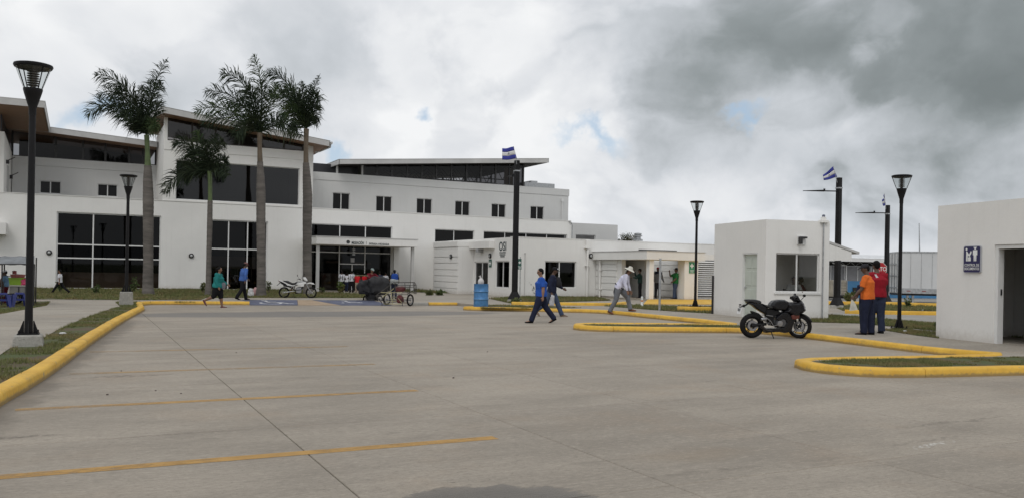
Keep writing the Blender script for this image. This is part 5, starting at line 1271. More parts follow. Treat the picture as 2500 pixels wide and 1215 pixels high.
# ================================================================== PALMS
TRUNK = pbr('palm_trunk_grey', (.125, .112, .100), .9, var=.32, vscale=1.5, bump=.6, bscale=6, stretch=(1, 1, 5))
SHAFTG = pbr('crownshaft_green', (.085, .125, .04), .5, var=.25)
SHAFTB = pbr('crownshaft_brown', (.125, .095, .065), .7, var=.3)
LEAF = grass_mat('palm_leaf', (0.016, 0.026, 0.016), (0.045, 0.062, 0.034), .05); LEAFL = grass_mat('palm_leaf_young', (0.03, 0.055, 0.024), (0.07, 0.10, 0.04), .1)
def palm(base, d, trunk_px, shaft_px, fronds, label, shaftmat, width_px, seed, leafmat=None):
    """trunk_px: list of (x, y, width) up the trunk; shaft_px the same; fronds: (end x, end y, control x, control y, depth, leaf length px)"""
    d = base.dot(FW) - .05; rnd = random.Random(seed); s = 1 / FPX * d
    t = thing('palm_tree', label, 'palm tree', (base.x, base.y, .12), 0, 'palms before the terminal', world_parts=True)
    P = lambda x, y, dd=0: at_d(x, y, d + dd)
    pts = [P(x, y) for x, y, _ in trunk_px]; rs = [w_ * s / 2 for _, _, w_ in trunk_px]
    # ringed trunk
    fp, fr = [], []
    for i in range(len(pts) - 1):
        n = 12
        for k in range(n):
            u = k / n; fp.append(pts[i].lerp(pts[i + 1], u)); fr.append((rs[i] * (1 - u) + rs[i + 1] * u) * (1 + (.018 if (i * n + k) % 2 else -.018) + rnd.uniform(-.01, .01)))
    fp.append(pts[-1]); fr.append(rs[-1])
    fp[0] = Vector((fp[0].x, fp[0].y, .05)); MB().tube(fp, fr, 18).build('trunk', TRUNK, t, smooth=True)
    sp_ = [P(x, y) for x, y, _ in shaft_px]; MB().tube(sp_, [w_ * s / 2 for _, _, w_ in shaft_px], 14).build('crownshaft', shaftmat, t, smooth=True)
    root = sp_[-1]
    for (ex, ey, qx, qy, dep, ll) in fronds:
        e = P(ex, ey, dep); q = P(qx, qy, dep * .45); m_ = MB(); n = 26; L = ll * s
        rach = [root.lerp(q, u).lerp(q.lerp(e, u), u) for u in [k / n for k in range(n + 1)]]
        m_.tube(rach, [.035 * (1 - .85 * k / n) + .004 for k in range(n + 1)], 5)
        wind = -RT * .5
        for k in range(2, int(n * 3.4) + 1):
            u = min(1, k / (n * 3.4)); i = min(int(u * n), n - 1); f_ = u * n - i
            p0 = rach[i].lerp(rach[i + 1], f_); tdir = (rach[i + 1] - rach[i]).normalized()
            e1_ = tdir.cross(FW).normalized(); e2_ = tdir.cross(e1_)
            prof_ = (sin(pi * min(1, u * .90 + .14)) ** .5) * L * 1.3
            for sg_ in (-1, 1):
                if rnd.random() < .08: continue
                an = rnd.gauss(0, .6)
                dv = ((e1_ * cos(an) * sg_ + e2_ * sin(an)) * rnd.uniform(.6, .95) + tdir * rnd.uniform(.35, .8) + wind * rnd.uniform(.1, .7) - UP * rnd.uniform(-.25, .25)).normalized()
                l = prof_ * rnd.uniform(.65, 1.2); wd = dv.cross(UP * rnd.uniform(-.5, 1) + FW * rnd.uniform(-1, 1)).normalized() * (.014 + .014 * rnd.random()) * (d / 45)
                a = p0; b = p0 + dv * l * .5; c = p0 + dv * l * .85 - UP * l * rnd.uniform(.10, .42) + wind * l * .12
                m_.add([a - wd * .5, a + wd * .5, b + wd, b - wd, c], [(0, 1, 2, 3), (3, 2, 4)])
        m_.build('frond', leafmat if leafmat else (LEAF if rnd.random() < .85 else LEAFL), t, fix=False)
    return t
palm(G(362, 719, .12), 50.3, [(362, 719, 31), (361, 700, 25), (362, 640, 23), (362, 560, 24), (362, 490, 25), (361, 440, 22), (361, 405, 17)], [(361, 405, 15), (360, 370, 11), (358, 330, 12)],
     [(225, 182, 318, 175, -.6, 42), (206, 290, 270, 205, -.8, 45), (232, 236, 310, 190, .8, 44), (411, 140, 362, 210, .3, 34), (400, 205, 362, 215, -.8, 40), (390, 250, 385, 260, .9, 34), (300, 300, 305, 235, -1.4, 42), (258, 262, 320, 222, 1.6, 44), (345, 205, 345, 270, 0, 36), (280, 215, 330, 210, -.2, 46), (372, 190, 358, 250, -.2, 34), (325, 325, 325, 262, .8, 34), (378, 315, 385, 285, -1, 28)],
     'palm with bright green crownshaft, leftmost of the row before the terminal', SHAFTG, 25, 1)
palm(G(508, 720, .12), 50.5, [(508, 719, 17), (509, 690, 13), (510, 620, 12), (512, 550, 13), (513, 490, 12)], [(513, 490, 10), (513, 450, 10), (512, 418, 11)],
     [(420, 352, 465, 330, -.3, 32), (395, 478, 430, 400, -.6, 34), (430, 405, 470, 375, .8, 34), (475, 318, 492, 350, .2, 30), (548, 345, 528, 345, -.4, 30), (556, 392, 540, 380, .6, 26), (558, 432, 545, 400, -.9, 24), (448, 440, 470, 400, 1.0, 30), (500, 340, 505, 370, -.7, 30), (462, 372, 480, 362, .3, 34), (530, 325, 518, 360, .8, 30)],
     'short slim palm in front of the tower window, between taller palms', SHAFTG, 13, 2)
palm(G(637, 722, .12), 49.8, [(637, 722, 27), (638, 700, 22), (638, 620, 21), (637, 540, 22), (637, 470, 22), (636, 425, 18), (635, 395, 14)], [(635, 395, 13), (634, 360, 11), (634, 325, 13)],
     [(617, 131, 650, 200, .2, 38), (533, 180, 610, 170, -.5, 42), (494, 226, 580, 205, .6, 44), (467, 278, 550, 232, -.7, 42), (486, 306, 560, 262, .9, 38), (738, 340, 705, 275, -.4, 36), (676, 200, 665, 240, .7, 36), (575, 335, 590, 290, -1.0, 34), (550, 255, 610, 240, 1.5, 42), (640, 190, 640, 250, -.6, 36), (695, 300, 675, 280, .9, 32), (600, 215, 628, 230, -1.3, 40), (610, 300, 620, 280, 0, 34)],
     'tallest full-crowned palm in the middle of the row', SHAFTB, 22, 3)
palm(G(752, 718, .12), 50.6, [(752, 716, 26), (751, 700, 21), (750, 620, 21), (750, 540, 22), (751, 480, 23), (749, 435, 20), (747, 398, 15)], [(747, 398, 13), (747, 360, 11), (748, 315, 13)],
     [(647, 176, 715, 175, -.3, 42), (657, 238, 705, 205, .8, 44), (688, 290, 715, 238, -.8, 38), (782, 180, 752, 245, .2, 26), (779, 235, 768, 225, -.7, 34), (765, 300, 775, 262, .7, 28), (690, 215, 730, 215, 1.2, 42), (735, 195, 742, 250, .3, 30), (715, 320, 722, 280, .4, 30), (758, 205, 750, 250, -.9, 30), (780, 262, 770, 255, .9, 26), (705, 255, 732, 235, -.3, 40)],
     'palm with windswept crown next to the entrance, rightmost of the row', SHAFTB, 22, 4)

# ------------------------------------------------------------------ shrubs and far tree
SHL = grass_mat('shrub_leaf', (0.05, 0.085, 0.03), (0.15, 0.19, 0.08), .3); STEM = pbr('stem_brown', (.13, .10, .07), .9)
def shrub(px, py, wpx, hpx, label, n=120, leaf=.07, sparse=False, seed=0, z=.12, mat=None):
    rnd = random.Random(seed + int(px)); p = G(px, py, z); d = p.x * FW.x + p.y * FW.y; wd = wpx / FPX * d; h = hpx / FPX * d
    t = thing('shrub', label, 'shrub', (p.x, p.y, z), 0, 'shrubs along the building walls')
    ns = 5 if sparse else 7; m_ = MB(); tips = []
    for i in range(ns):
        a = rnd.uniform(0, 2 * pi); r = wd / 2 * rnd.uniform(.1, .95); hh = h * rnd.uniform(.55, 1.0); e = Vector((cos(a) * r, sin(a) * r * .7, hh))
        q = Vector((cos(a) * r * .3, sin(a) * r * .3, hh * .55)); pts = [Vector().lerp(q, u).lerp(q.lerp(e, u), u) for u in (0, .25, .5, .75, 1)]
        m_.tube(pts, [.018, .014, .011, .008, .004], 5); tips.append(pts)
    m_.build('stem', STEM, t)
    m_ = MB()
    for k in range(n):
        pts = rnd.choice(tips); u = rnd.uniform(.3 if not sparse else .35, 1.0); i = min(int(u * 4), 3); c = pts[i].lerp(pts[i + 1], u * 4 - i)
        c = c + Vector((rnd.gauss(0, .05), rnd.gauss(0, .05), rnd.gauss(0, .05))) * (wd if not sparse else wd * .7)
        dv = Vector((rnd.uniform(-1, 1), rnd.uniform(-1, 1), rnd.uniform(-.5, .7))).normalized(); sd = dv.cross(Vector((rnd.random(), rnd.random(), rnd.random()))).normalized(); l = leaf * rnd.uniform(1.0, 2.1)
        c.z = max(c.z, .02)
        m_.add([c, c + dv * l * .5 + sd * l * .3, c + dv * l, c + dv * l * .5 - sd * l * .3], [(0, 1, 2, 3)])
    m_.build('foliage', mat or SHL, t, fix=False)
shrub(147, 714, 24, 34, 'leafy shrub hiding the legs of the white-shirted man at the far left', 150, .09, z=.12)
shrub(235, 716, 38, 20, 'low sparse shrub under the middle of the big left window', 60, .10, True)
shrub(322, 716, 40, 36, 'yellowish shrub behind the second street lamp', 110, .09)
shrub(495, 716, 26, 30, 'straggly shrub left of the slim palm', 70, .09, True)
shrub(656, 716, 20, 36, 'straggly shrub between the tall palm and the white motorcycle', 70, .08, True)
shrub(785, 716, 22, 20, 'small dry shrub by the entrance post', 50, .08, True)
shrub(829, 718, 26, 32, 'light green bush in front of the entrance queue', 180, .09, mat=grass_mat('bush_light', (.06, .11, .02), (.16, .22, .07)))
for i, (px, lab) in enumerate(((1050, 'low fern-like clump left at the foot of the grooved wall'), (1075, 'low fern-like clump right at the foot of the grooved wall'))): shrub(px, 720, 26, 10, lab, 160, .09)
shrub(1300, 724, 30, 42, 'thin dark shrub on the wall left of the walking man in blue', 130, .085, True, mat=grass_mat('shrub_dark', (.02, .03, .018), (.06, .07, .04)))
shrub(1418, 722, 36, 38, 'sparse dark shrub under the corner of the office window', 120, .085, True)
shrub(1443, 722, 40, 14, 'grassy clump at the foot of the office downpipe', 200, .10)
shrub(2075, 742, 46, 34, 'bushy weeds beside the blue wall behind the man in orange', 260, .12)
shrub(2215, 749, 34, 22, 'thin weeds on the kerb under the white trailer', 90, .09, True)
shrub(1745, 735, 30, 10, 'small clump of weeds under the louvred wall', 120, .09)
shrub(1256, 741, 34, 11, 'mound of weeds round the base of the flag pole by the office', 160, .09)
shrub(2290, 800, 40, 12, 'weeds at the foot of the checkpoint corner wall', 120, .07)
# dark tree beyond the flat roof
d = 95; c_ = at_d(1526, 578, d); t = thing('far_tree', 'dark treetop showing above the flat roof beside the farther vent', 'tree', (c_.x, c_.y, -.3), 0)
H_ = at_d(1526, 563, d).z + .3; rr = 24 / FPX * d
MB().tube([(0, 0, 0), (0, 0, H_ * .5), (.2, 0, H_ * .85)], [.3, .22, .1], 8).build('trunk', STEM, t)
m_ = MB(); rnd = random.Random(4)
for k in range(7): a = k; m_.tube([(0, 0, H_ * .55), (cos(a) * rr * .6, sin(a) * rr * .6, H_ * .82)], [.1, .04], 5)
m_.build('limb', STEM, t)
m_ = MB(); cl = [(rnd.gauss(0, .45) * rr, rnd.gauss(0, .45) * rr, H_ * .84 + rnd.uniform(-.6, .45)) for _ in range(26)]
for k in range(2600):
    q = Vector(rnd.choice(cl)) + Vector((rnd.gauss(0, .28), rnd.gauss(0, .28), rnd.gauss(0, .2))); q.z = min(q.z, H_ + .1); l = .16
    a = Vector((rnd.uniform(-1, 1), rnd.uniform(-1, 1), rnd.uniform(-1, 1))).normalized(); b = a.cross(UP).normalized()
    m_.add([q - a * l / 2, q + b * l * .3, q + a * l / 2, q - b * l * .3], [(0, 1, 2, 3)])
m_.build('crown', grass_mat('far_tree_leaf', (.02, .03, .014), (.05, .065, .03)), t, fix=False)

# ================================================================== FAR RIGHT: warehouse, truck, trailer
def frame_at(px, py, d):
    q = at_d(px, py, d); return q
d = 60.0; q = at_d(2026, 735, d)
wh = thing('warehouse', 'long low warehouse with white roof, grey upper panels and bright blue lower wall', 'warehouse', (q.x, q.y, 0), RZ)
S = d / FPX
def zz_(py, px=2026, dd=None): return at_d(px, py, dd or d).z
zr, zd, zp, zbl = zz_(629), zz_(637), zz_(648), zz_(684)
BLUEW = pbr('warehouse_blue', (.065, .22, .42), .6, var=.12, vscale=.6); GPAN = pbr('warehouse_grey', (.21, .21, .22), .6, var=.1)
MB().box(-6, 26, -1.0, 14, zd, zr).build('roof_edge', FRAME, wh)
MB().hexa([(-6, -1.02, zr + .002), (26, -1.02, zr + .002), (26, 14, zr + .002), (-6, 14, zr + .002)], [(-6, -.9, zr + .05), (26, -.9, zr + .05), (26, 7, zr + .5), (-6, 7, zr + .5)]).build('roof', pbr('roof_white_sheet', (.72, .73, .74), .4), wh)
MB().box(-6, 26, .1, .2, zp, zd - .002).build('open_truss_back', INTER, wh)
m_ = MB()
for k in range(40):
    x = -6 + k * .8; m_.tube([(x, -.1, zp + .02), (x + .4, -.1, zd - .02), (x + .8, -.1, zp + .02)], .02, 4)
m_.box(-6, 26, -.12, -.08, zp - .02, zp + .02); struct(m_.build('truss', GALV, wh), 'stuff')
MB().box(-6, 26, 0, .1, zbl, zp).build('grey_wall', GPAN, wh)
MB().box(-6, 26, -.02, .12, -.2, zbl - .002).build('blue_wall', BLUEW, wh)
for k in range(26): x = -5.6 + k * 1.12; MB().box(x, x + .04, -.03, -.002, zbl, zp - .01).build('panel_joint', FRAME, wh)
for x in (1.2, 4.8, 9.5): MB().tube([(x, -.15, .0), (x, -.15, zd - .3), (x - 1.4, -.5, zd - .12)], .05, 6).build('gutter_pipe', FRAME, wh)
for x0_, x1_ in ((1.85, 3.1), (4.6, 5.5)):
    MB().box(x0_, x1_, -.10, -.022, .45 + .0, .85).build('dark_opening', INTER, wh)
MB().box(8.8, 9.3, -.06, -.022, .4, .9).build('white_notice', WSG, wh)
# floodlight on the roof
m_ = MB(); m_.ell((4.5, -.5, zr + .35), (.16, .1, .16), 10, 8); m_.tube([(4.5, -.5, zr), (4.5, -.5, zr + .3)], .02, 6); m_.build('roof_dish', FASCIA, wh, smooth=True)
# truck (rear view)
d = 53.5; q = at_d(2051, 737, d); tr_ = thing('box_truck', 'small flatbed truck with weathered wooden body seen from behind', 'truck', (q.x, q.y, .12), RZ)
WD = pbr('weathered_wood', (.36, .33, .27), .8, var=.25, vscale=2); Sx = d / FPX; hw = 19.5 * Sx
zt_, zb_ = (at_d(2051, 683, d).z - .12), (at_d(2051, 723, d).z - .12)
MB().box(-hw, hw, .05, 4.0, zb_, zt_).build('cargo_body', WD, tr_)
for k in range(6):
    z = zb_ + .02 + k * (zt_ - zb_) / 6; MB().box(-hw + .04, hw - .04, .0, .048, z, z + (zt_ - zb_) / 6 - .03).build('plank', WD, tr_)
for x in (-hw, 0 - .03, hw - .06): MB().box(x, x + .06, -.03, -.002, zb_, zt_).build('stake', GALV, tr_)
MB().box(-hw * .9, hw * .9, .1, 5.5, zb_ - .12, zb_ - .002).build('chassis', DARK, tr_)
MB().box(-hw * .95, hw * .95, 4.1, 5.7, .25, zt_ - .1).build('cab', pbr('cab_white', (.5, .5, .5), .4), tr_)
for x in (-hw * .75, hw * .75):
    for y in (.9, 4.8): m_ = MB(); m_.lathe((x - .09, y, .24), [(.08, 0), (.24, 0), (.25, .05), (.25, .15), (.24, .2), (.08, .2)], 16, (1, 0, 0)); m_.build('wheel', BLACKP, tr_)
MB().box(-hw * .9, hw * .9, -.06, -.0, .22, .32).build('bumper', DARK, tr_)
MB().box(hw + .05, hw + .55, 4.5, 4.6, .5, 1.1).build('mirror_board', FRAME, tr_)
# trailer
d = 50.0; q = at_d(2195, 740, d); tl_ = thing('semi_trailer', 'long white box semi-trailer parked behind the lamp with grey-white side', 'semi-trailer', (q.x, q.y, .12), -radians(36.7))
zt_, zb_ = (at_d(2210, 613, d).z - .12), (at_d(2210, 715, d).z - .12)
TW_ = pbr('trailer_white', (.62, .63, .64), .4, .1, var=.06, vscale=.8)
MB().box(-.02, 9.0, 0, 2.1, zb_, zt_).build('box_body', TW_, tl_, bevel=.03)
MB().box(-.03, 9.02, -.02, -.002, zt_ - .10, zt_).build('top_rail', GALV, tl_)
MB().box(-.03, 9.02, -.025, -.002, zb_, zb_ + .30).build('bottom_rail', GALV, tl_)
for k in range(10): MB().box(.4 + k * .85, .62 + k * .85, -.032, -.0255, zb_ + .12, zb_ + .17).build('marker_light', pbr('marker_red', (.25, .05, .05), .4), tl_)
for k in range(14): MB().box(.6 + k * .6, .62 + k * .6, -.012, -.002, zb_ + .31, zt_ - .11).build('panel_rivet_line', GALV, tl_)
# ribbed doors on the end wall (faces -x, seen obliquely because the trailer body turns)
for k in range(7):
    y = .05 + k * .29; MB().box(-.10, -.021, y, y + .2, zb_ + .05, zt_ - .05).build('door_rib', FRAME if k % 2 else GALV, tl_, bevel=.01)
for k in range(4): m_ = MB(); m_.box(-.14, -.101, .02, 2.0, zb_ + .3 + k * .7, zb_ + .36 + k * .7); m_.build('door_bar', GALV, tl_)
MB().box(.0, 9.0, .3, 1.8, zb_ - .12, zb_ - .002).build('chassis', DARK, tl_)
for x in (4.3, 5.1): 
    for y in (.1, 1.7): m_ = MB(); m_.lathe((x, y, .36), [(.1, 0), (.34, 0), (.36, .05), (.36, .2), (.34, .25), (.1, .25)], 18, (0, 1, 0)); m_.build('wheel', BLACKP, tl_)
m_ = MB(); m_.box(3.8, 5.6, .25, 1.85, .2, zb_ - .13); m_.build('axle_bogie', DARK, tl_)
for x in (.5, .8): m_ = MB(); m_.box(x, x + .12, .3, .42, .0, zb_ - .12); m_.box(x - .1, x + .22, .22, .5, -.02, .03); m_.build('landing_leg', GALV, tl_)
MB().tube([(3.4, .5, .3), (3.4, .5, -.0)], .05, 6).build('air_tank', GALV, tl_)
# ================================================================== MOTORCYCLES
TYRE = pbr('tyre_rubber', (.010, .0095, .010), .8, spec=.2, bump=.3, bscale=60)
BLKP = pbr('bike_black_paint', (.006, .006, .008), .28, coat=.12, var=.1, spec=.3); MATB = pbr('bike_matt_black', (.010, .010, .011), .6, spec=.25)
ALU = pbr('bike_aluminium', (.32, .32, .33), .35, .8); CHR = pbr('bike_chrome', (.5, .5, .5), .2, .9); REDP = pbr('bike_red_panel', (.10, .016, .009), .35, coat=.3)
WPL = pbr('bike_white_plastic', (.66, .66, .65), .3, coat=.3, var=.04); SEATM = pbr('bike_seat_vinyl', (.02, .02, .022), .55); LIME = pbr('rim_orange', (.45, .17, .03), .4)
def bike_wheel(t, c, R, w_, rim_r, yaw=0.0, spokes='cast', n=5):
    """wheel as a child; built about its own centre so it can be steered"""
    ax = Vector((-sin(yaw), cos(yaw), 0)); c = Vector(c)
    f = Vector((cos(yaw), sin(yaw), 0))
    m_ = MB(); m_.torus(c, R - w_ / 2, w_ / 2, ax, 36, 10, rx=w_ * .62); o = m_.build('wheel', TYRE, t, smooth=True)
    m_ = MB(); m_.torus(c, rim_r, .012, ax, 36, 6, rx=w_ * .42); m_.build('rim', ALU if spokes != 'cast' else GALV, o, smooth=True)
    m_ = MB(); m_.lathe(c - ax * .05, [(.035, 0), (.04, .02), (.04, .08), (.035, .1)], 14, ax)
    if spokes == 'cast':
        for k in range(n):
            a = 2 * pi * k / n + .3
            for da in (-.13, .13):
                d0 = f * cos(a) + UP * sin(a); d1 = f * cos(a + da) + UP * sin(a + da)
                m_.tube([c + d0 * .035, c + d1 * (rim_r - .004)], .011, 5)
        m_.build('spoke', MATB, o)
        m_ = MB(); m_.lathe(c + ax * .055, [(.07, 0), (.125, 0), (.125, .004), (.07, .004)], 28, ax, closed=True); m_.lathe(c - ax * .06, [(.07, 0), (.125, 0), (.125, .004), (.07, .004)], 28, ax, closed=True); m_.build('brake_disc', ALU, o)
    else:
        for k in range(32):
            a = 2 * pi * k / 32; b = a + (.35 if k % 2 else -.35)
            m_.tube([c + (f * cos(b) + UP * sin(b)) * .035 + ax * (.035 if k % 4 < 2 else -.035), c + (f * cos(a) + UP * sin(a)) * (rim_r - .004)], .0022, 3, cap=False)
        m_.build('spoke', ALU, o)
    return o
def zpoly(pts, ax, gz, k): return [((x - ax) / k, (gz - z) / k) for x, z in pts]
p = G(1835, 824, 0); fpt = G(1951, 825, 0); sbx = thing('sport_motorcycle', 'black sport motorcycle with red side panel parked before the guard booth', 'motorcycle', (p.x, p.y, 0), atan2(fpt.y - p.y, fpt.x - p.x))
K = 810; Zp = lambda *q: zpoly(q, 440, 1095, K)
wb = hypot(fpt.x - p.x, fpt.y - p.y)
sc = wb / 1.185; sbx.scale = (sc, sc, sc)
bike_wheel(sbx, (0, 0, .295), .295, .125, .195); STEER = -radians(40)
bike_wheel(sbx, (1.185, 0, .29), .29, .10, .20, yaw=STEER)
MB().slab(Zp((285, 365), (330, 352), (480, 352), (575, 372), (610, 405), (600, 430), (480, 425), (380, 400), (310, 395)), .10, .8).build('pillion_seat', SEATM, sbx, bevel=.01)
MB().slab(Zp((300, 398), (380, 402), (480, 427), (600, 432), (660, 470), (740, 520), (700, 640), (620, 600), (520, 540), (430, 470), (350, 435)), .105, .8).build('tail_fairing', BLKP, sbx, bevel=.012)
MB().slab(Zp((600, 425), (640, 440), (760, 470), (870, 480), (880, 520), (760, 520), (660, 480)), .12, .85).build('rider_seat', SEATM, sbx, bevel=.012)
MB().slab(Zp((770, 475), (800, 415), (850, 372), (950, 350), (1060, 350), (1140, 392), (1170, 470), (1080, 560), (900, 560), (800, 520)), .15, .78).build('fuel_tank', BLKP, sbx, bevel=.02)
MB().slab(Zp((660, 520), (800, 525), (960, 560), (1000, 600), (880, 660), (850, 740), (860, 860), (780, 840), (720, 720)), .085, .9).build('frame_cover', MATB, sbx, bevel=.01)
MB().slab(Zp((1090, 420), (1220, 392), (1330, 400), (1400, 358), (1450, 420), (1468, 500), (1492, 548), (1440, 592), (1375, 620), (1330, 690), (1230, 690), (1130, 620), (1040, 590), (1110, 520)), .175, .72, hw2=.10).build('front_fairing', BLKP, sbx, bevel=.015)
MB().slab(Zp((1000, 590), (1110, 580), (1230, 690), (1310, 690), (1245, 800), (1205, 950), (1170, 972), (1080, 988), (980, 968), (860, 975), (690, 990), (685, 905), (850, 905), (1040, 890), (1110, 780), (1040, 700), (920, 760), (870, 700)), .145, .93).build('belly_fairing', BLKP, sbx, bevel=.012)
for sgn in (-1, 1):
    MB().slab(Zp((1170, 650), (1250, 618), (1335, 625), (1330, 700), (1250, 725), (1190, 715)), .012, .8, cy=sgn * .155).build('red_panel', REDP, sbx)
MB().slab(Zp((1240, 345), (1300, 262), (1345, 270), (1395, 350), (1400, 370), (1290, 395)), .09, .6).build('windscreen', glass('smoked_screen', (.12, .12, .13), .8), sbx)
m_ = MB(); m_.ell((1.02, 0, .965), (.07, .07, .05), 10, 8); m_.box(.96, 1.08, -.06, .06, .93, 1.0); m_.build('instrument_cluster', MATB, sbx, smooth=True)
hb = [(.98, -.33, .985), (1.0, -.2, .965), (1.06, 0, .95), (1.16, .16, .98), (1.20, .26, 1.0)]
m_ = MB(); m_.tube([(.90, -.30, .99), (.99, -.17, .97), (1.08, -.02, .96)], .014, 8); m_.tube([(1.08, .02, .96), (1.16, .16, .985), (1.19, .28, .995)], .014, 8); m_.build('handlebar', MATB, sbx)
for a, b in (((.90, -.30, .99), (.935, -.24, .98)), ((1.19, .28, .995), (1.175, .2, .99))): MB().tube([a, b], .022, 8).build('grip', BLACKP, sbx)
for y0, xx in ((-.18, 1.11), (.18, 1.18)):
    m_ = MB(); m_.tube([(xx, y0, .90), (xx + .03, y0 * 1.6, 1.0)], .008, 5); m_.ell((xx + .03, y0 * 1.75, 1.03), (.025, .07, .035), 10, 6); m_.build('mirror', MATB, sbx, smooth=True)
MB().ell((1.27, 0, .74), (.05, .09, .05), 12, 8).build('headlight', glass('lens', (.7, .7, .75), 1), sbx, smooth=True)
for y in (-.085, .085): m_ = MB(); m_.tube([(1.03, y, .80), (1.185 + y * -.4, y * .8, .30)], .024, 10); m_.build('fork_leg', MATB, sbx, smooth=True)
fy = Vector((cos(STEER), sin(STEER), 0)); ay = Vector((-sin(STEER), cos(STEER), 0)); m_ = MB(); cW = Vector((1.185, 0, .29)); vs = []
for k in range(10):
    a = radians(20 + k * 14)
    for j in range(5): w2 = (j - 2) / 2; vs.append(cW + (fy * cos(a) + UP * sin(a)) * (.318 - .02 * w2 * w2) + ay * w2 * .065)
m_.add(vs, [(k * 5 + j, (k + 1) * 5 + j, (k + 1) * 5 + j + 1, k * 5 + j + 1) for k in range(9) for j in range(4)]); o = m_.build('front_mudguard', MATB, sbx, smooth=True); q = o.modifiers.new('t', 'SOLIDIFY'); q.thickness = .006
m_ = MB(); m_.tube([(-.04, -.09, .295), (.32, -.07, .34)], [.022, .035], 8, ry=.035); m_.tube([(-.04, .09, .295), (.32, .07, .34)], [.022, .035], 8, ry=.035); m_.build('swingarm', MATB, sbx)
m_ = MB(); m_.slab(Zp((900, 740), (960, 700), (1080, 720), (1110, 800), (1060, 880), (930, 890), (870, 830)), .13, .85); o = m_.build('engine', pbr('engine_grey', (.10, .10, .105), .5, .5), sbx, bevel=.012)
for y in (-.132, .132): m_ = MB(); m_.lathe((.64, y, .36), [(.0001, -.015), (.065, -.012), (.07, 0), (.07, .012), (.0001, .015)], 18, (0, 1, 0)); m_.build('engine_cover', ALU, o)
m_ = MB()
for y in (-.13, .13):
    m_.tube([(.28, y, .50), (.40, y, .42), (.33, y, .35), (.27, y, .42), (.28, y, .50)], .014, 6); m_.tube([(.40, y, .42), (.48, y, .30), (.60, y, .33)], .012, 6); m_.tube([(.33, y * 1.1, .35), (.36, y * 1.7, .35)], .012, 6)
    m_.tube([(.30, y, .55), (.46, y, .53)], .010, 6)
m_.build('footrest_bracket', ALU, sbx)
m_ = MB(); m_.lathe((.17, -.125, .45), [(.0001, 0), (.038, 0), (.042, .01), (.042, .12), (.036, .13), (.0001, .13)], 14, (1, 0, .1)); m_.build('shock_reservoir', ALU, sbx, smooth=True)
m_ = MB(); m_.tube([(.70, -.1, .22), (.5, -.12, .17), (.30, -.13, .2), (.16, -.145, .29)], [.02, .022, .03, .045], 10); m_.build('exhaust', pbr('exhaust_dark', (.05, .045, .045), .45, .6), sbx, smooth=True)
MB().slab(Zp((410, 572), (440, 575), (560, 615), (660, 700), (640, 720), (560, 660), (420, 612)), .06, .9).build('rear_hugger', MATB, sbx)
m_ = MB(); m_.tube([(-.10, 0, .82), (-.17, 0, .77), (-.28, 0, .735)], [.022, .018, .014], 6); m_.box(-.31, -.20, -.06, .06, .728, .745); m_.build('tail_arm', MATB, sbx)
m_ = MB(); a, b = Vector((-.285, 0, .735)), Vector((-.345, 0, .575)); m_.hexa([b + Vector((0, -.1, 0)), b + Vector((.006, -.1, 0)), b + Vector((.006, .1, 0)), b + Vector((0, .1, 0))], [a + Vector((0, -.1, 0)), a + Vector((.006, -.1, 0)), a + Vector((.006, .1, 0)), a + Vector((0, .1, 0))])
m_.build('licence_plate', WPL, sbx); MB().box(-.335, -.325, -.05, .05, .64, .70).build('plate_mark', GREYL, sbx)
for y in (-.12, .12): m_ = MB(); m_.ell((-.25, y, .78), (.03, .04, .02), 8, 6); m_.tube([(-.22, 0, .77), (-.25, y, .78)], .006, 4); m_.build('indicator', MATB, sbx)
MB().tube([(.42, -.09, .2), (.46, -.2, .012)], .012, 6).build('side_stand', MATB, sbx)

# white trail motorcycle
K = 715; Zt = lambda *q: zpoly(q, 510, 1005, K)
rp = G(693.5, 726.0, .12); fp_ = G(759.5, 726.6, .12)
tb = thing('trail_motorcycle', 'white trail motorcycle with raised front mudguard parked beside the rightmost palm', 'motorcycle', (rp.x, rp.y, .12), atan2(fp_.y - rp.y, fp_.x - rp.x))
sc = hypot(fp_.x - rp.x, fp_.y - rp.y) / 1.40; tb.scale = (sc, sc, sc)
bike_wheel(tb, (0, 0, .29), .29, .085, .225, spokes='wire'); bike_wheel(tb, (1.40, 0, .295), .295, .075, .24, yaw=radians(-8), spokes='wire')
MB().slab(Zt((430, 352), (640, 352), (720, 390), (800, 430), (890, 430), (960, 400), (1020, 370), (1000, 440), (930, 500), (800, 520), (600, 440), (480, 380)), .10, .85).build('seat', SEATM, tb, bevel=.01)
for s_ in (-1, 1): MB().slab(Zt((290, 345), (400, 345), (560, 430), (700, 490), (830, 525), (910, 545), (850, 562), (700, 545), (620, 530), (570, 470), (420, 395)), .012, .9, cy=s_ * .105).build('side_panel', WPL, tb)
MB().slab(Zt((285, 360), (400, 375), (560, 470), (640, 540), (900, 560), (900, 600), (540, 548), (400, 480), (340, 400)), .09, .85).build('tail', MATB, tb)
MB().slab(Zt((275, 350), (300, 345), (360, 400), (340, 420)), .06, .9).build('tail_light', pbr('tail_red', (.2, .02, .02), .3), tb)
MB().slab(Zt((340, 430), (370, 440), (250, 545), (222, 545)), .07, .95).build('mud_flap', MATB, tb)
MB().slab(Zt((930, 440), (1030, 372), (1180, 350), (1290, 390), (1240, 460), (1100, 500), (960, 490)), .11, .8).build('fuel_tank', pbr('tank_silver', (.36, .36, .36), .3, coat=.3), tb, bevel=.01)
for s_ in (-1, 1): MB().slab(Zt((950, 485), (1000, 452), (1150, 412), (1300, 395), (1318, 440), (1240, 480), (1232, 560), (1160, 572), (1090, 522), (1000, 492)), .015, .85, cy=s_ * .125).build('tank_shroud', WPL, tb)
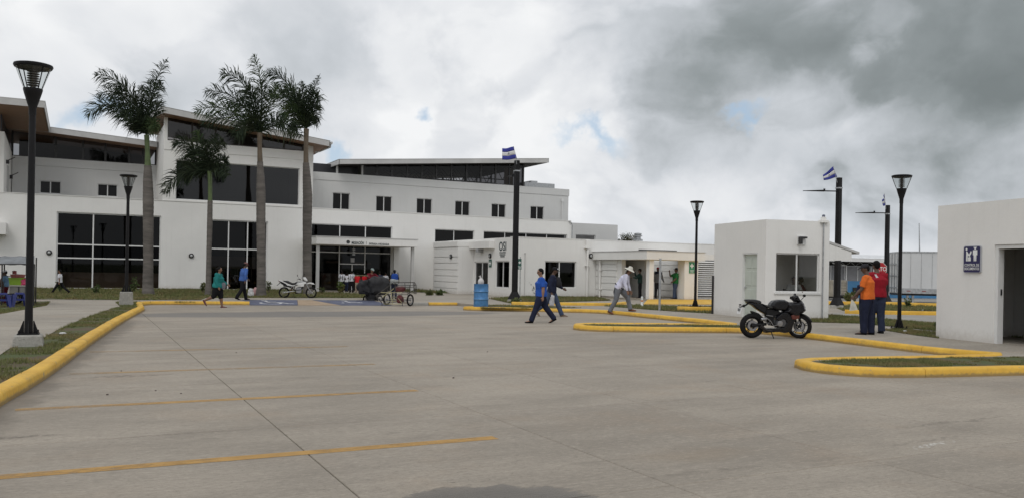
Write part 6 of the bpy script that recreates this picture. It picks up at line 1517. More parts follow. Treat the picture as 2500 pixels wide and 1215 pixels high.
MB().slab(Zt((1200, 212), (1290, 212), (1350, 290), (1372, 345), (1330, 372), (1240, 330), (1208, 285)), .10, .7).build('headlight_cowl', WPL, tb, bevel=.01)
MB().ell((1.19, 0, .93), (.03, .06, .05), 10, 8).build('headlight', glass('lens', (.7, .7, .75), 1), tb, smooth=True)
MB().slab(Zt((1325, 455), (1400, 412), (1500, 405), (1590, 430), (1642, 482), (1560, 480), (1450, 448), (1340, 478)), .065, .92).build('front_mudguard', WPL, tb, bevel=.006)
for y in (-.09, .09): MB().tube([(1.06, y, .93), (1.20, y, .62), (1.40, y, .295)], [.02, .024, .028], 8).build('fork_leg', ALU, tb, smooth=True)
m_ = MB(); m_.tube([(.64, -.36, .97), (.76, -.22, 1.0), (.86, -.06, .96), (.86, .06, .96), (.80, .22, 1.02), (.74, .36, 1.0)], .012, 8); m_.build('handlebar', MATB, tb)
for y, x, z in ((-.26, .67, 1.20), (.30, 1.04, 1.26)): m_ = MB(); m_.tube([(.80, y * .75, .99), (x, y, z - .04)], .006, 5); m_.ell((x, y, z), (.02, .055, .05), 12, 8); m_.build('mirror', MATB, tb, smooth=True)
m_ = MB(); m_.slab(Zt((940, 640), (1000, 580), (1130, 590), (1170, 660), (1150, 800), (1080, 830), (960, 810), (920, 740)), .11, .85); eng = m_.build('engine', ALU, tb, bevel=.01)
for z in (.50, .53, .56, .59): MB().box(.68, .90, -.09, .09, z, z + .012).build('cooling_fin', MATB, eng)
m_ = MB(); m_.tube([(.98, 0, .86), (.93, 0, .55), (.88, 0, .28), (.6, 0, .24), (.5, 0, .45)], .022, 8); m_.tube([(.98, 0, .86), (.55, 0, .64), (.5, 0, .45)], .02, 8); m_.build('frame', MATB, tb)
m_ = MB(); m_.tube([(0, -.09, .29), (.55, -.07, .37)], .022, 8); m_.tube([(0, .09, .29), (.55, .07, .37)], .022, 8); m_.build('swingarm', GALV, tb)
m_ = MB(); m_.tube([(.9, -.1, .6), (.88, -.13, .45), (.6, -.14, .42), (.25, -.14, .60), (-.05, -.14, .66)], [.016, .016, .02, .04, .042], 8); m_.build('exhaust', MATB, tb, smooth=True)
MB().tube([(.46, 0, .62), (.32, 0, .34)], .03, 8).build('rear_shock', REDP, tb)
MB().tube([(.48, -.09, .25), (.53, -.22, .012)], .012, 6).build('side_stand', MATB, tb)
m_ = MB(); m_.tube([(.5, -.22, .30), (.5, .22, .30)], .012, 6); m_.build('footrest', MATB, tb)

# ================================================================== HAND CARTS
IRON = pbr('cart_iron', (.06, .055, .05), .6, .3, var=.4); IRONY = pbr('cart_iron_yellow', (.34, .31, .17), .6, var=.4)
def cartframe(px0, py0): 
    p_ = G(px0, py0, 0); d_ = p_.x * FW.x + p_.y * FW.y; return p_, d_
p, dc = cartframe(958, 745.5)
ct = thing('hand_cart', 'empty welded wire-frame hand cart standing nose down beside the dark bundle', 'hand cart', (p.x, p.y, 0), 0, world_parts=True)
def cq(zx, zy, dep=0.0): return at_d(800 + zx / 10.126, 640 + zy / 10.126, dc + dep)
def bars(lst, mat, r=.014, dep=0.0):
    for a in lst: MB().tube([cq(*q[:2], (q[2] if len(q) > 2 else dep)) for q in a], r, 6).build('bar', mat, ct)
NR, FR = -.25, .45
bars([((1190, 820), (1335, 985), (1345, 1060)), ((1840, 995), (1850, 1072)), ((1190, 820), (1630, 490)), ((1630, 490), (2150, 490)), ((2150, 490), (2168, 770)), ((1660, 490), (1682, 730)), ((2118, 500), (2138, 780))], IRON, .016, NR)
bars([((1310, 738), (1840, 742)), ((1345, 860), (1640, 640)), ((1575, 740), (1600, 1018)), ((1370, 1020), (1830, 1022)), ((1740, 880), (1840, 995))], IRONY, .014, NR)
bars([((1840, 742), (2160, 748)), ((1680, 610), (2132, 606)), ((1905, 490), (1920, 640)), ((1835, 742), (1840, 995)), ((1980, 640), (1985, 880)), ((1985, 880), (2100, 880))], IRON, .012, NR)
bars([((1540, 902), (1745, 902)), ((1400, 960), (1800, 960)), ((1600, 850), (1950, 850))], IRONY, .012, FR)
bars([((1330, 800), (1750, 560)), ((1750, 560), (2190, 560)), ((2190, 560), (2195, 770)), ((1400, 780), (1960, 790)), ((2020, 560), (2025, 780)), ((1960, 790), (2170, 640))], IRON, .012, FR)
bars([((1190, 820, NR), (1330, 800, FR)), ((1630, 490, NR), (1750, 560, FR)), ((2150, 490, NR), (2190, 560, FR)), ((1840, 995, NR), (1900, 940, FR)), ((1370, 1020, NR), (1440, 960, FR)), ((2168, 770, NR), (2195, 770, FR)), ((1460, 1000, NR), (2040, 930, FR))], IRON, .013)
def cartwheel(parent, c, R, ax, w_=.075, spokes=20):
    m_ = MB(); m_.torus(c, R - w_ / 2, w_ / 2, ax, 30, 8); o = m_.build('wheel', TYRE, parent, smooth=True)
    MB().torus(c, R - w_, .012, ax, 30, 6, rx=.02).build('rim', ALU, o, smooth=True)
    a1 = Vector(ax).orthogonal().normalized(); a2 = Vector(ax).cross(a1); m_ = MB(); m_.lathe(Vector(c) - Vector(ax) * .04, [(.03, 0), (.03, .08)], 10, ax)
    for k in range(spokes): t = 2 * pi * k / spokes; m_.tube([Vector(c), Vector(c) + (a1 * cos(t) + a2 * sin(t)) * (R - w_)], .003, 3, cap=False)
    m_.build('spoke', ALU, o)
axw = (RT * .9 + FW * -.43).normalized()
R_ = 152 / 10.126 / FPX * dc; c_ = cq(2040, 915, .0); c_.z = R_ + .0; cartwheel(ct, c_, R_, axw)
c_ = cq(1462, 930, .5); c_.z = R_; cartwheel(ct, c_, R_, axw)
MB().tube([cq(1462, 930, .5), cq(2040, 915, 0)], .015, 6).build('axle', IRON, ct)
CLOTH = lambda n, c, r=.8: pbr(n, c, r, var=.25, vscale=5, bump=.4, bscale=12)
def lump(name, label, cat, c, r, mat, seed=0, group=None, amp=.12, rot=None):
    m_ = MB(); m_.ell((0, 0, 0), r, 40, 28, rot); vs = []
    for v in m_.v:
        v = Vector(v); q = [math.copysign(abs(v[i] / r[i]) ** .72, v[i]) * r[i] for i in range(3)]; v = Vector(q)
        k = 1 + amp * noise.noise(v * (1.6 / max(r)) + Vector((seed, seed * 2, 0))) * 2.2 + amp * .9 * noise.noise(v * (4.5 / max(r)) + Vector((seed, 1, 0))) - amp * .5 * abs(noise.noise(v * (7 / max(r)) + Vector((2, seed, 0))))
        vs.append((v.x * k, v.y * k, max(v.z * k, -r[2] * .86)))
    m_.v = vs; o = m_.build(name, mat, smooth=True); o.location = c; tag(o, label, cat, group); return o
MAR = CLOTH('maroon_cloth', (.12, .028, .03)); BLKC = CLOTH('black_cloth', (.011, .011, .013), .7)
lump('duffel_bag', 'maroon bag lying in the upper basket of the wire hand cart', 'bag', cq(1800, 660, .1), (.21, .16, .12), MAR, 1)
lump('duffel_bag', 'dark red sack hanging low in the wire hand cart frame', 'bag', cq(1790, 915, .1), (.14, .14, .18), MAR, 2)
# loaded cart with the black bundle
p, dc = cartframe(908, 738.0)
ct = thing('hand_cart', 'second hand cart buried under the big black bundle, rear wheels showing', 'hand cart', (p.x, p.y, 0), 0, world_parts=True)
R_ = 95 / 10.126 / FPX * dc * 1.0
for zx, dep in ((950, 0), (1180, .3), (1290, -.1)):
    c_ = cq(zx, 880, dep); c_.z = R_; cartwheel(ct, c_, R_, (RT * .7 + FW * -.7).normalized(), .06, 12)
bars([((760, 690), (950, 740), (1400, 740)), ((960, 800), (1330, 800)), ((760, 690), (960, 800)), ((780, 430), (790, 700))], IRON, .018)
bars([((660, 322), (930, 322), (1000, 330))], IRONY, .012)
lump('bundle', 'huge black tarp bundle tied on the loaded hand cart before the entrance', 'bundle', cq(1230, 590, .1), (.50, .42, .46), BLKC, 3, amp=.10)
lump('bundle', 'smaller dark bundle on the left end of the loaded hand cart', 'bundle', cq(940, 610, .0), (.36, .36, .36), CLOTH('charcoal_cloth', (.017, .017, .02)), 4, amp=.14)
lump('bundle', 'dark sack hanging between the wheels under the big black bundle', 'bundle', cq(1090, 850, .0), (.20, .22, .30), BLKC, 5, amp=.12)

# ================================================================== VENDOR STALL at the far left
p = G(45, 744, .12); dv = p.x * FW.x + p.y * FW.y
vc = thing('vendor_cart', 'vendor cart with grey tarpaulin roof and boxed counter at the far left', 'vendor cart', (p.x, p.y, .12), 0, world_parts=True)
def vq(zx, zy, dep=0.0): return at_d(zx / 7.147, 600 + zy / 7.147, dv + dep)
TARP = pbr('grey_tarpaulin', (.16, .17, .18), .6, var=.25, vscale=2, bump=.4, bscale=5)
a, b, c, d_ = vq(-420, 235, -.5), vq(590, 315, -.5), vq(600, 315, 1.1), vq(-420, 300, 1.1); r1, r2 = vq(-420, 172, .3), vq(600, 172, .3)
m_ = MB(); n = 12
for s0, s1, t0, t1 in ((vq(-420, 315, -.55), r1, vq(595, 315, -.55), r2), (r1, vq(-420, 315, 1.1), r2, vq(600, 315, 1.1))):
    vs = []
    for i in range(n + 1):
        for j in range(5):
            u = i / n; v = j / 4; q = s0.lerp(t0, u).lerp(s1.lerp(t1, u), v); q.z += -.03 * sin(pi * ((u * 4) % 1)) + .012 * noise.noise(q * 3); vs.append(q)
    m_.add(vs, [(i * 5 + j, (i + 1) * 5 + j, (i + 1) * 5 + j + 1, i * 5 + j + 1) for i in range(n) for j in range(4)])
o = m_.build('tarp_roof', TARP, vc, smooth=True); q = o.modifiers.new('t', 'SOLIDIFY'); q.thickness = .01
for zx, dep, top in ((600, -.5, 315), (635, 1.05, 200), (38, -.5, 315), (78, 1.0, 315), (-350, -.5, 315)):
    a = vq(zx, top, dep); MB().tube([(a.x, a.y, .13), a], .022, 6).build('post', DARK, vc)
MB().tube([vq(-420, 316, -.56), vq(600, 316, -.56)], .018, 6).build('rail', DARK, vc)
GW = pbr('counter_grey_board', (.14, .135, .125), .7, var=.2)
a = vq(165, 690, -.25); b = vq(520, 820, -.25)
hh = [vq(165, 700, -.25), vq(520, 700, -.25), vq(520, 700, .7), vq(165, 700, .7)]
zt_ = hh[0].z; m_ = MB(); zl = vq(165, 825, -.25).z; m_.hexa([Vector((q.x, q.y, zl)) for q in hh], [Vector((q.x, q.y, zt_)) for q in hh]); m_.build('counter_box', GW, vc, bevel=.01)
ctr = sum(hh, Vector()) / 4; hh2 = [ctr + (q - ctr) * 1.05 for q in hh]; MB().hexa([Vector((q.x, q.y, zt_ + .003)) for q in hh2], [Vector((q.x, q.y, zt_ + .04)) for q in hh2]).build('counter_top', pbr('counter_top_pale', (.30, .29, .26), .6), vc)
for zx in (325, 445): a = vq(zx, 710, -.27); MB().cbox(Vector((a.x, a.y, (zt_ + zl) / 2)), RT * .012, FW * .012, UP * (zt_ - zl) / 2.05).build('batten', DARK, vc)
R_ = 100 / 7.147 / FPX * dv
for zx in (185, 500): c_ = vq(zx, 940, .2); c_.z = .12 + R_; cartwheel(vc, c_, R_, (FW * .95 + RT * .3).normalized(), .05, 16)
MB().tube([vq(120, 835, 0), vq(560, 835, 0)], .02, 6).build('chassis_bar', DARK, vc)
def tubthing(name, label, cat, zx0, zx1, zy0, zy1, mat, dep=.1, flare=.85):
    a = vq((zx0 + zx1) / 2, zy1, dep); w_ = (zx1 - zx0) / 7.147 / FPX * dv / 2; h_ = (zy1 - zy0) / 7.147 / FPX * dv
    t = thing(name, label, cat, (a.x, a.y, a.z), atan2(RT.y, RT.x)); m_ = MB()
    e = .012; lo = [(-w_ * flare, -w_ * .6, 0), (w_ * flare, -w_ * .6, 0), (w_ * flare, w_ * .6, 0), (-w_ * flare, w_ * .6, 0)]; hi = [(-w_, -w_ * .7, h_), (w_, -w_ * .7, h_), (w_, w_ * .7, h_), (-w_, w_ * .7, h_)]
    li = [(x * .93, y * .93, z + e) for x, y, z in lo]; hi2 = [(x * .94, y * .94, z) for x, y, z in hi]
    m_.add(lo + hi + hi2 + li, [(0, 1, 5, 4), (1, 2, 6, 5), (2, 3, 7, 6), (3, 0, 4, 7), (3, 2, 1, 0), (4, 5, 9, 8), (5, 6, 10, 9), (6, 7, 11, 10), (7, 4, 8, 11), (8, 9, 13, 12), (9, 10, 14, 13), (10, 11, 15, 14), (11, 8, 12, 15), (12, 13, 14, 15)])
    m_.build('body', mat, t, bevel=.008)
    m_ = MB(); m_.box(-w_ * 1.04, w_ * 1.04, -w_ * .75, -w_ * .70, h_ - .035, h_ - .002); m_.box(-w_ * 1.04, w_ * 1.04, w_ * .70, w_ * .75, h_ - .035, h_ - .002); m_.build('lip', mat, t); return t
tubthing('plastic_tub', 'lime green plastic tub standing on the vendor cart counter', 'tub', 190, 420, 548, 682, pbr('lime_plastic', (.22, .36, .03), .4))
a = vq(310, 548, .1); t = thing('food_pan', 'reddish pan with lid resting on the lime green tub', 'pan', tuple(a)); MB().lathe((0, 0, .0), [(.20, 0), (.23, .09), (.23, .11), (.0001, .12)], 18).build('pan', pbr('pan_red', (.28, .09, .08), .5), t, smooth=True)
MB().lathe((-.1, 0, .12), [(.06, 0), (.07, .1), (.05, .11), (.0001, .12)], 12).build('jar', pbr('jar_red', (.25, .05, .05), .4), t, smooth=True)
lump('bag', 'pink bag on the counter behind the near lamp post', 'bag', vq(455, 640, .1), (.17, .13, .15), pbr('pink_bag', (.50, .05, .13), .5), 7)
BST = pbr('blue_plastic', (.014, .024, .15), .35, var=.1)
def stool(zx, zy, label):
    a = G(zx / 7.147, 600 + zy / 7.147, .12); t = thing('plastic_stool', label, 'stool', (a.x, a.y, .12), .2, 'blue plastic stools by the vendor cart')
    w_ = .20; h_ = .46; m_ = MB(); m_.lathe((0, 0, h_), [(.0001, 0), (w_ * .8, 0), (w_ * .86, -.02), (w_ * .9, -.07), (w_ * .8, -.07), (.0001, -.02)], 4); o = m_.build('seat', BST, t, bevel=.02)
    for v in o.data.vertices: x, y = v.co.x, v.co.y; v.co.x, v.co.y = (x - y) * .75, (x + y) * .75
    for sx_ in (-1, 1):
        for sy_ in (-1, 1): MB().hexa([(sx_ * w_ - .035, sy_ * w_ - .02, 0), (sx_ * w_ + .035, sy_ * w_ - .02, 0), (sx_ * w_ + .035, sy_ * w_ + .02, 0), (sx_ * w_ - .035, sy_ * w_ + .02, 0)], [(sx_ * w_ * .72 - .06, sy_ * w_ * .72 - .025, h_ - .06), (sx_ * w_ * .72 + .06, sy_ * w_ * .72 - .025, h_ - .06), (sx_ * w_ * .72 + .06, sy_ * w_ * .72 + .025, h_ - .06), (sx_ * w_ * .72 - .06, sy_ * w_ * .72 + .025, h_ - .06)]).build('leg', BST, t)
    m_ = MB()
    for s_ in (-1, 1): m_.box(-w_ * .8, w_ * .8, s_ * w_ * .83 - .012, s_ * w_ * .83 + .012, .2, .26)
    m_.build('stretcher', BST, t); return t
stool(335, 1050, 'blue plastic stool beside the near lamp post'); stool(40, 1062, 'blue plastic stool at the very left edge of the picture')
# parked small motorcycle of the vendor: front half visible at the edge
a = G(12, 742, .12); t = thing('scooter', 'white and dark scooter behind the blue stools at the left edge', 'scooter', (a.x, a.y, .12), atan2(RT.y, RT.x) + .15); 
bike_wheel(t, (.35, 0, .24), .24, .08, .17); bike_wheel(t, (-.75, 0, .24), .24, .09, .16)
MB().slab([(-.9, .62), (-.3, .66), (-.1, .55), (-.15, .3), (-.5, .28), (-.85, .42)], .12, .8).build('body', WPL, t, bevel=.02)
MB().slab([(-.85, .66), (-.25, .68), (-.2, .74), (-.8, .74)], .11, .85).build('seat', SEATM, t, bevel=.01)
MB().slab([(-.15, .3), (-.1, .36), (.12, .36), (.22, .85), (.28, .85), (.24, .4), (.1, .28)], .13, .85).build('leg_shield', WPL, t, bevel=.01)
MB().tube([(.35, -.06, .24), (.26, -.05, .6), (.2, 0, .95)], .02, 6).build('fork', ALU, t); m_ = MB(); m_.tube([(.12, -.3, 1.0), (.2, 0, .95), (.12, .3, 1.0)], .012, 6); m_.build('handlebar', MATB, t)
MB().slab([(.15, .46), (.3, .53), (.45, .5), (.55, .42), (.4, .46), (.25, .45)], .05, .9).build('front_mudguard', MAR, t)
# ================================================================== PEOPLE
SKIN = [pbr('skin_warm_brown', (.20, .105, .065), .55, var=.08), pbr('skin_dark_brown', (.10, .055, .036), .55, var=.08), pbr('skin_mid', (.26, .145, .095), .55, var=.08)]
HAIRM = pbr('hair_black', (.006, .005, .0045), .7, spec=.15); EYEM = pbr('eye', (.03, .02, .015), .2)
def cloth(n, c): return pbr('cloth_' + n, c, .9, spec=.15, var=.16, vscale=7, bump=.35, bscale=30)
def remeshed(mb, name, mat, parent, vox, wr=0.0, seed=0):
    o = mb.build(name, mat, None, fix=True)
    m1 = o.modifiers.new('r', 'REMESH'); m1.mode = 'VOXEL'; m1.voxel_size = vox
    m2 = o.modifiers.new('s', 'SMOOTH'); m2.factor = .5; m2.iterations = 2
    COL.objects.unlink(o); me = evaluated(o); old = o.data
    bpy.data.objects.remove(o); bpy.data.meshes.remove(old)
    me.name = name
    if wr:
        n_ = len(me.vertices); co = np.empty(n_ * 3, np.float32); no = np.empty(n_ * 3, np.float32)
        me.vertices.foreach_get('co', co); me.vertices.foreach_get('normal', no); co = co.reshape(-1, 3); no = no.reshape(-1, 3)
        f_ = np.array([noise.noise(Vector((c[0] * 9 + seed, c[1] * 9, c[2] * 4))) + .6 * noise.noise(Vector((c[0] * 20, c[1] * 20 + seed, c[2] * 9))) for c in co.tolist()], np.float32)
        me.vertices.foreach_set('co', (co + no * (f_ * wr)[:, None]).ravel()); me.update()
    me.polygons.foreach_set('use_smooth', [True] * len(me.polygons)); me.materials.clear(); me.materials.append(mat)
    q = bpy.data.objects.new(name, me); COL.objects.link(q); q.parent = parent
    return q
def person(label, pos, face, h=1.7, skin=0, shirt=None, trousers=None, shoes=None, hair=True, hat=None, hatmat=None, lean=6, head=(0, 0), hips=(10, -10), knees=(8, 8), feet=(0, 0), sh=(10, -10), el=(15, 15), ab=(8, 8), sleeve='short', legs='long', girth=1.0, vox=.013, lift=0.0, female=False, group=None, nofeet=False, sway=0.0, cross=0.0):
    """standing or walking figure; face = world heading of the chest; (left, right) pairs; built in its own frame, +Y forward"""
    t = thing('person', label, 'person', pos, face - pi / 2, group)
    k = h / 1.72; S = lambda *a: [x * k for x in a]
    R_ = radians; body, top, bot = MB(), MB(), MB(); shos = [MB(), MB()]
    thigh, shin, foot = .43 * k, .43 * k, .075 * k
    def legpts(i, hip):
        sx = -1 if i == 0 else 1; a = R_(hips[i]); b = a - R_(knees[i])
        k1 = hip + Vector((sx * .01 - sx * cross * .3, sin(a) * thigh, -cos(a) * thigh)); an = k1 + Vector((-sx * cross, sin(b) * shin, -cos(b) * shin))
        c = R_(feet[i]); toe = an + Vector((sx * .02, cos(c) * .17 * k, sin(c) * .17 * k)) + Vector((0, 0, -.045 * k)); heel = an + Vector((0, -.055 * k * cos(c) + .03 * k * sin(c), -.045 * k - .055 * k * sin(c)))
        return k1, an, toe, heel
    low = 1e9
    for i in (0, 1):
        _, an, toe, heel = legpts(i, Vector((0, 0, 0))); low = min(low, toe.z - .03 * k, heel.z - .03 * k)
    hz = -low + lift
    L = R_(lean); ud = Vector((R_(sway), sin(L), cos(L))).normalized(); fd = Vector((0, cos(L), -sin(L)))
    pel = Vector((0, 0, hz)); wst = pel + ud * .16 * k; chest = pel + ud * .36 * k; neck = pel + ud * .54 * k
    girth = girth * 1.12; g = girth; ga = .55 + .5 * g
    # torso under the clothes
    body.tube([pel - UP * .05 * k, pel + ud * .02, wst, chest, neck - ud * .05 * k, neck + ud * .0], [x * k for x in (.13 * g, .15 * g, .125 * g, .15 * g, .12, .06)], 16, ry=[x * k for x in (.09 * g, .105 * g, .095 * g, .105 * g, .08, .055)], up=(0, 1, 0))
    hp, hyw = head; hdir = Vector((sin(R_(hyw)) * .0, sin(L * .6 + R_(hp)), cos(L * .6 + R_(hp)))).normalized()
    hd0 = neck + hdir * .07 * k; hc = neck + hdir * .155 * k
    body.tube([neck - ud * .04 * k, neck + hdir * .03 * k, hd0 + hdir * .03 * k], [.062 * k, .055 * k, .052 * k], 12)
    Rh = Matrix.Rotation(-R_(hp) - L * .6, 3, 'X'); Rh = Matrix.Rotation(R_(hyw), 3, 'Z') @ Rh
    body.ell(hc + Rh @ Vector((0, .005, .015)) * k, S(.077, .097, .108), 18, 12, Rh)
    body.ell(hc + Rh @ Vector((0, .028, -.055)) * k, S(.052, .058, .055), 14, 10, Rh)           # jaw
    body.ell(hc + Rh @ Vector((0, .100, -.012)) * k, S(.013, .020, .024), 8, 6, Rh)            # nose
    body.ell(hc + Rh @ Vector((0, .082, -.055)) * k, S(.026, .012, .012), 10, 6, Rh)           # mouth
    for s_ in (-1, 1): body.ell(hc + Rh @ Vector((s_ * .074, -.005, -.005)) * k, S(.010, .018, .030), 8, 6, Rh)
    # arms
    hands = []
    for i in (0, 1):
        sx = -1 if i == 0 else 1; a = R_(sh[i]) + 0; b = R_(ab[i])
        s0 = neck - ud * .075 * k + Vector((sx * .182 * k * (1 + (g - 1) * .4), 0, 0))
        d1 = Vector((sx * sin(b), sin(a) * cos(b), -cos(a) * cos(b))); e = s0 + d1 * .285 * k
        c = a + R_(el[i]); b2 = b * .35 if ab[i] < 40 else b - R_(30); d2 = Vector((sx * sin(b2) * .6, sin(c) * cos(b2), -cos(c) * cos(b2))).normalized(); w_ = e + d2 * .245 * k
        body.tube([neck - ud * .08 * k + Vector((sx * .08 * k, 0, 0)), s0, s0.lerp(e, .45), e, e.lerp(w_, .35), w_], [x * k for x in (.06 * ga, .055 * ga, .047 * ga, .038 * ga, .040 * ga, .026)], 12)
        hv = d2; pn = Vector((sx, 0, 0)); pn = (pn - hv * pn.dot(hv)).normalized(); fw = hv.cross(pn).normalized()
        if fw.y < 0: fw = -fw
        palm = w_ + hv * .055 * k; body.tube([w_ - hv * .01, w_ + hv * .03 * k, w_ + hv * .085 * k], [.016 * k, .017 * k, .014 * k], 10, ry=[.026 * k, .040 * k, .040 * k], up=tuple(fw))
        for j, ln in enumerate((.062, .074, .068, .052)):
            o = fw * (.03 - j * .02) * k; f0 = w_ + hv * .075 * k + o; f1 = f0 + (hv + pn * -.12).normalized() * ln * .5 * k; f2 = f1 + (hv - pn * .75).normalized() * ln * .55 * k
            body.tube([f0, f1, f2], [.0095 * k, .009 * k, .0075 * k], 7)
        th0 = w_ + hv * .03 * k + fw * .025 * k; th1 = th0 + (hv * .6 + fw * .8).normalized() * .035 * k; body.tube([th0, th1, th1 + (hv + fw * .2 - pn * .3).normalized() * .03 * k], [.013 * k, .011 * k, .009 * k], 7)
        hands.append(palm + hv * .04 * k)
        if sleeve == 'short': top.tube([neck - ud * .07 * k + Vector((sx * .07 * k, 0, 0)), s0, s0.lerp(e, .5), s0.lerp(e, .80)], [x * k for x in (.068 * ga, .066 * ga, .060 * ga, .060 * ga)], 14)
        else: top.tube([neck - ud * .07 * k + Vector((sx * .07 * k, 0, 0)), s0, s0.lerp(e, .5), e, e.lerp(w_, .5), e.lerp(w_, .95)], [x * k for x in (.075 * ga, .072 * ga, .062 * ga, .054 * ga, .048 * ga, .038)], 14)
    hem = pel - ud * .06 * k
    fl_ = 1.14 if female else 1.0
    top.tube([hem, pel + ud * .03 * k, wst, chest, neck - ud * .08 * k, neck - ud * .015 * k], [x * k for x in (.175 * g * fl_, .175 * g * fl_, .155 * g, .185 * g, .165, .07)], 20, ry=[x * k for x in (.125 * g * fl_, .128 * g * fl_, .122 * g, .135 * g, .105, .065)], up=(0, 1, 0))
    # legs
    bot.tube([pel + ud * .07 * k, pel, pel - UP * .10 * k], [x * k for x in (.14 * g, .165 * g, .145 * g)], 18, ry=[x * k for x in (.105 * g, .122 * g, .105 * g)], up=(0, 1, 0))
    for i in (0, 1):
        sx = -1 if i == 0 else 1; hip = pel + Vector((sx * .085 * k, 0, -.02 * k)); kn, an, toe, heel = legpts(i, hip)
        body.tube([hip, hip.lerp(kn, .5), kn, kn.lerp(an, .35), an], [x * k for x in (.085 * g, .072 * g, .052 * ga, .054 * ga, .036)], 12)
        body.tube([heel + Vector((0, 0, .02)) * k, an.lerp(toe, .4), toe], [.03 * k, .035 * k, .03 * k], 10)
        if legs == 'long': bot.tube([hip + UP * .03, hip.lerp(kn, .45), kn, kn.lerp(an, .5), an + (an - kn).normalized() * .01], [x * k for x in (.098 * g, .092 * g, .074 * ga, .068 * ga, .066 * ga)], 14)
        else: bot.tube([hip + UP * .03, hip.lerp(kn, .5), kn, kn.lerp(an, .22)], [x * k for x in (.108 * g, .10 * g, .080 * ga, .074 * ga)], 14)
        sho = shos[i]; sho.tube([heel - (toe - heel).normalized() * .012 * k + UP * .01 * k, heel.lerp(toe, .35) + UP * .014 * k, heel.lerp(toe, .7), toe + (toe - heel).normalized() * .035 * k], [x * k for x in (.034, .042, .046, .030)], 12, ry=[x * k for x in (.034, .042, .032, .018)], up=(0, 0, 1))
        sho.tube([an - UP * .02 * k, heel.lerp(an, .3)], [.046 * k, .04 * k], 12)
    sd = sum(map(ord, label)) % 97
    bo = remeshed(body, 'body', SKIN[skin], t, min(vox, .011))
    sh_o = remeshed(top, 'shirt', shirt, t, vox, .006 * k, sd)
    remeshed(bot, 'trousers', trousers, t, vox, .007 * k, sd + 3)
    for sho in shos: remeshed(sho, 'shoe', shoes or BLACKP, t, vox * .8)
    m_ = MB()
    for s_ in (-1, 1): m_.ell(hc + Rh @ Vector((s_ * .031, .083, .012)) * k, S(.012, .008, .008), 8, 6, Rh)
    m_.build('eyes', EYEM, bo, smooth=True)
    if hair:
        m_ = MB(); m_.ell(hc + Rh @ Vector((0, -.012, .034)) * k, S(.084, .099, .100), 18, 12, Rh); m_.ell(hc + Rh @ Vector((0, -.045, -.01)) * k, S(.072, .06, .07), 14, 10, Rh)
        if female: m_.ell(hc + Rh @ Vector((0, -.125, .03)) * k, S(.045, .045, .045), 12, 8, Rh)
        hr = remeshed(m_, 'hair', HAIRM, t, .012, .003)
    if hat in ('cap', 'capback'):
        m_ = MB(); m_.ell(hc + Rh @ Vector((0, -.004, .058)) * k, S(.088, .103, .074), 20, 12, Rh); sg_ = 1 if hat == 'cap' else -1
        m_.tube([hc + Rh @ Vector((0, .06 * sg_, .052)) * k, hc + Rh @ Vector((0, .12 * sg_, .045)) * k, hc + Rh @ Vector((0, .172 * sg_, .034)) * k], [.078 * k, .07 * k, .035 * k], 14, ry=[.009 * k] * 3, up=tuple(Rh @ Vector((0, 0, 1))))
        cp_ = remeshed(m_, 'cap', hatmat, t, .0095)
    if hat == 'sun':
        m_ = MB(); ax_ = Rh @ Vector((0, 0, 1)); m_.lathe(hc + Rh @ Vector((0, 0, .06)) * k, [(.0001, .085 * k), (.06 * k, .075 * k), (.09 * k, .02 * k), (.10 * k, -.01 * k), (.16 * k, -.035 * k), (.19 * k, -.06 * k), (.185 * k, -.066 * k), (.09 * k, -.025 * k)], 24, ax_); m_.build('sun_hat', hatmat, t, smooth=True)
        m_ = MB(); b0 = hc + Rh @ Vector((0, -.07, .03)) * k; m_.tube([b0, b0 + Vector((0, -.07, -.07)) * k, b0 + Vector((0, -.11, -.19)) * k], [.09 * k, .10 * k, .115 * k], 12, ry=[.03 * k, .022 * k, .012 * k], up=(0, 1, 0)); m_.build('neck_cloth', hatmat, t, smooth=True)
    t['_h'] = h
    tf = Matrix.Translation(Vector(pos)) @ Matrix.Rotation(face - pi / 2, 4, 'Z')
    return t, dict(hands=[tf @ q for q in hands], chest=tf @ chest, pel=tf @ pel, neck=tf @ neck, head=tf @ hc, tf=tf, k=k, hc=hc, Rh=Rh, lc=chest, lp=pel, ln=neck, ud=ud)
HR = atan2(RT.y, RT.x)       # heading: to the right of the picture
HL = HR + pi; HA = atan2(FW.y, FW.x)   # away from the camera
NAVYC = cloth('navy', (.018, .022, .045)); JEANS = cloth('jeans', (.055, .075, .125)); JEANSD = cloth('dark_jeans', (.028, .036, .065)); BLK = cloth('black', (.012, .012, .014)); GREYC = cloth('grey', (.16, .17, .19)); WHC = cloth('white', (.62, .62, .65)); ROYAL = cloth('royal', (.025, .085, .36)); STEEL = cloth('steel_blue', (.055, .12, .34))
TEAL = cloth('teal', (.02, .17, .165)); ORNG = cloth('orange', (.66, .15, .030)); REDC = cloth('red', (.27, .014, .025)); GRN = cloth('green', (.025, .155, .05)); DGRN = cloth('dark_green', (.02, .045, .04)); BROWNS = cloth('brown_shoe', (.17, .07, .04)); PURP = cloth('plum_shoe', (.10, .035, .05)); TANS = cloth('tan_shoe', (.24, .18, .13)); MARC = cloth('maroon', (.12, .012, .02)); LBL = cloth('light_blue', (.16, .27, .40)); REDB = cloth('bright_red', (.45, .015, .02)); BEI = cloth('beige', (.34, .28, .22)); CHAR = cloth('charcoal', (.03, .03, .035)); LAVW = cloth('lavender_white', (.58, .58, .70))
def foot_at(px, py, z=.12): q = G(px, py, z); return (q.x, q.y, z), q.x * FW.x + q.y * FW.y
def hgt(pxs, d, f_=1.0): return pxs / FPX * d * f_

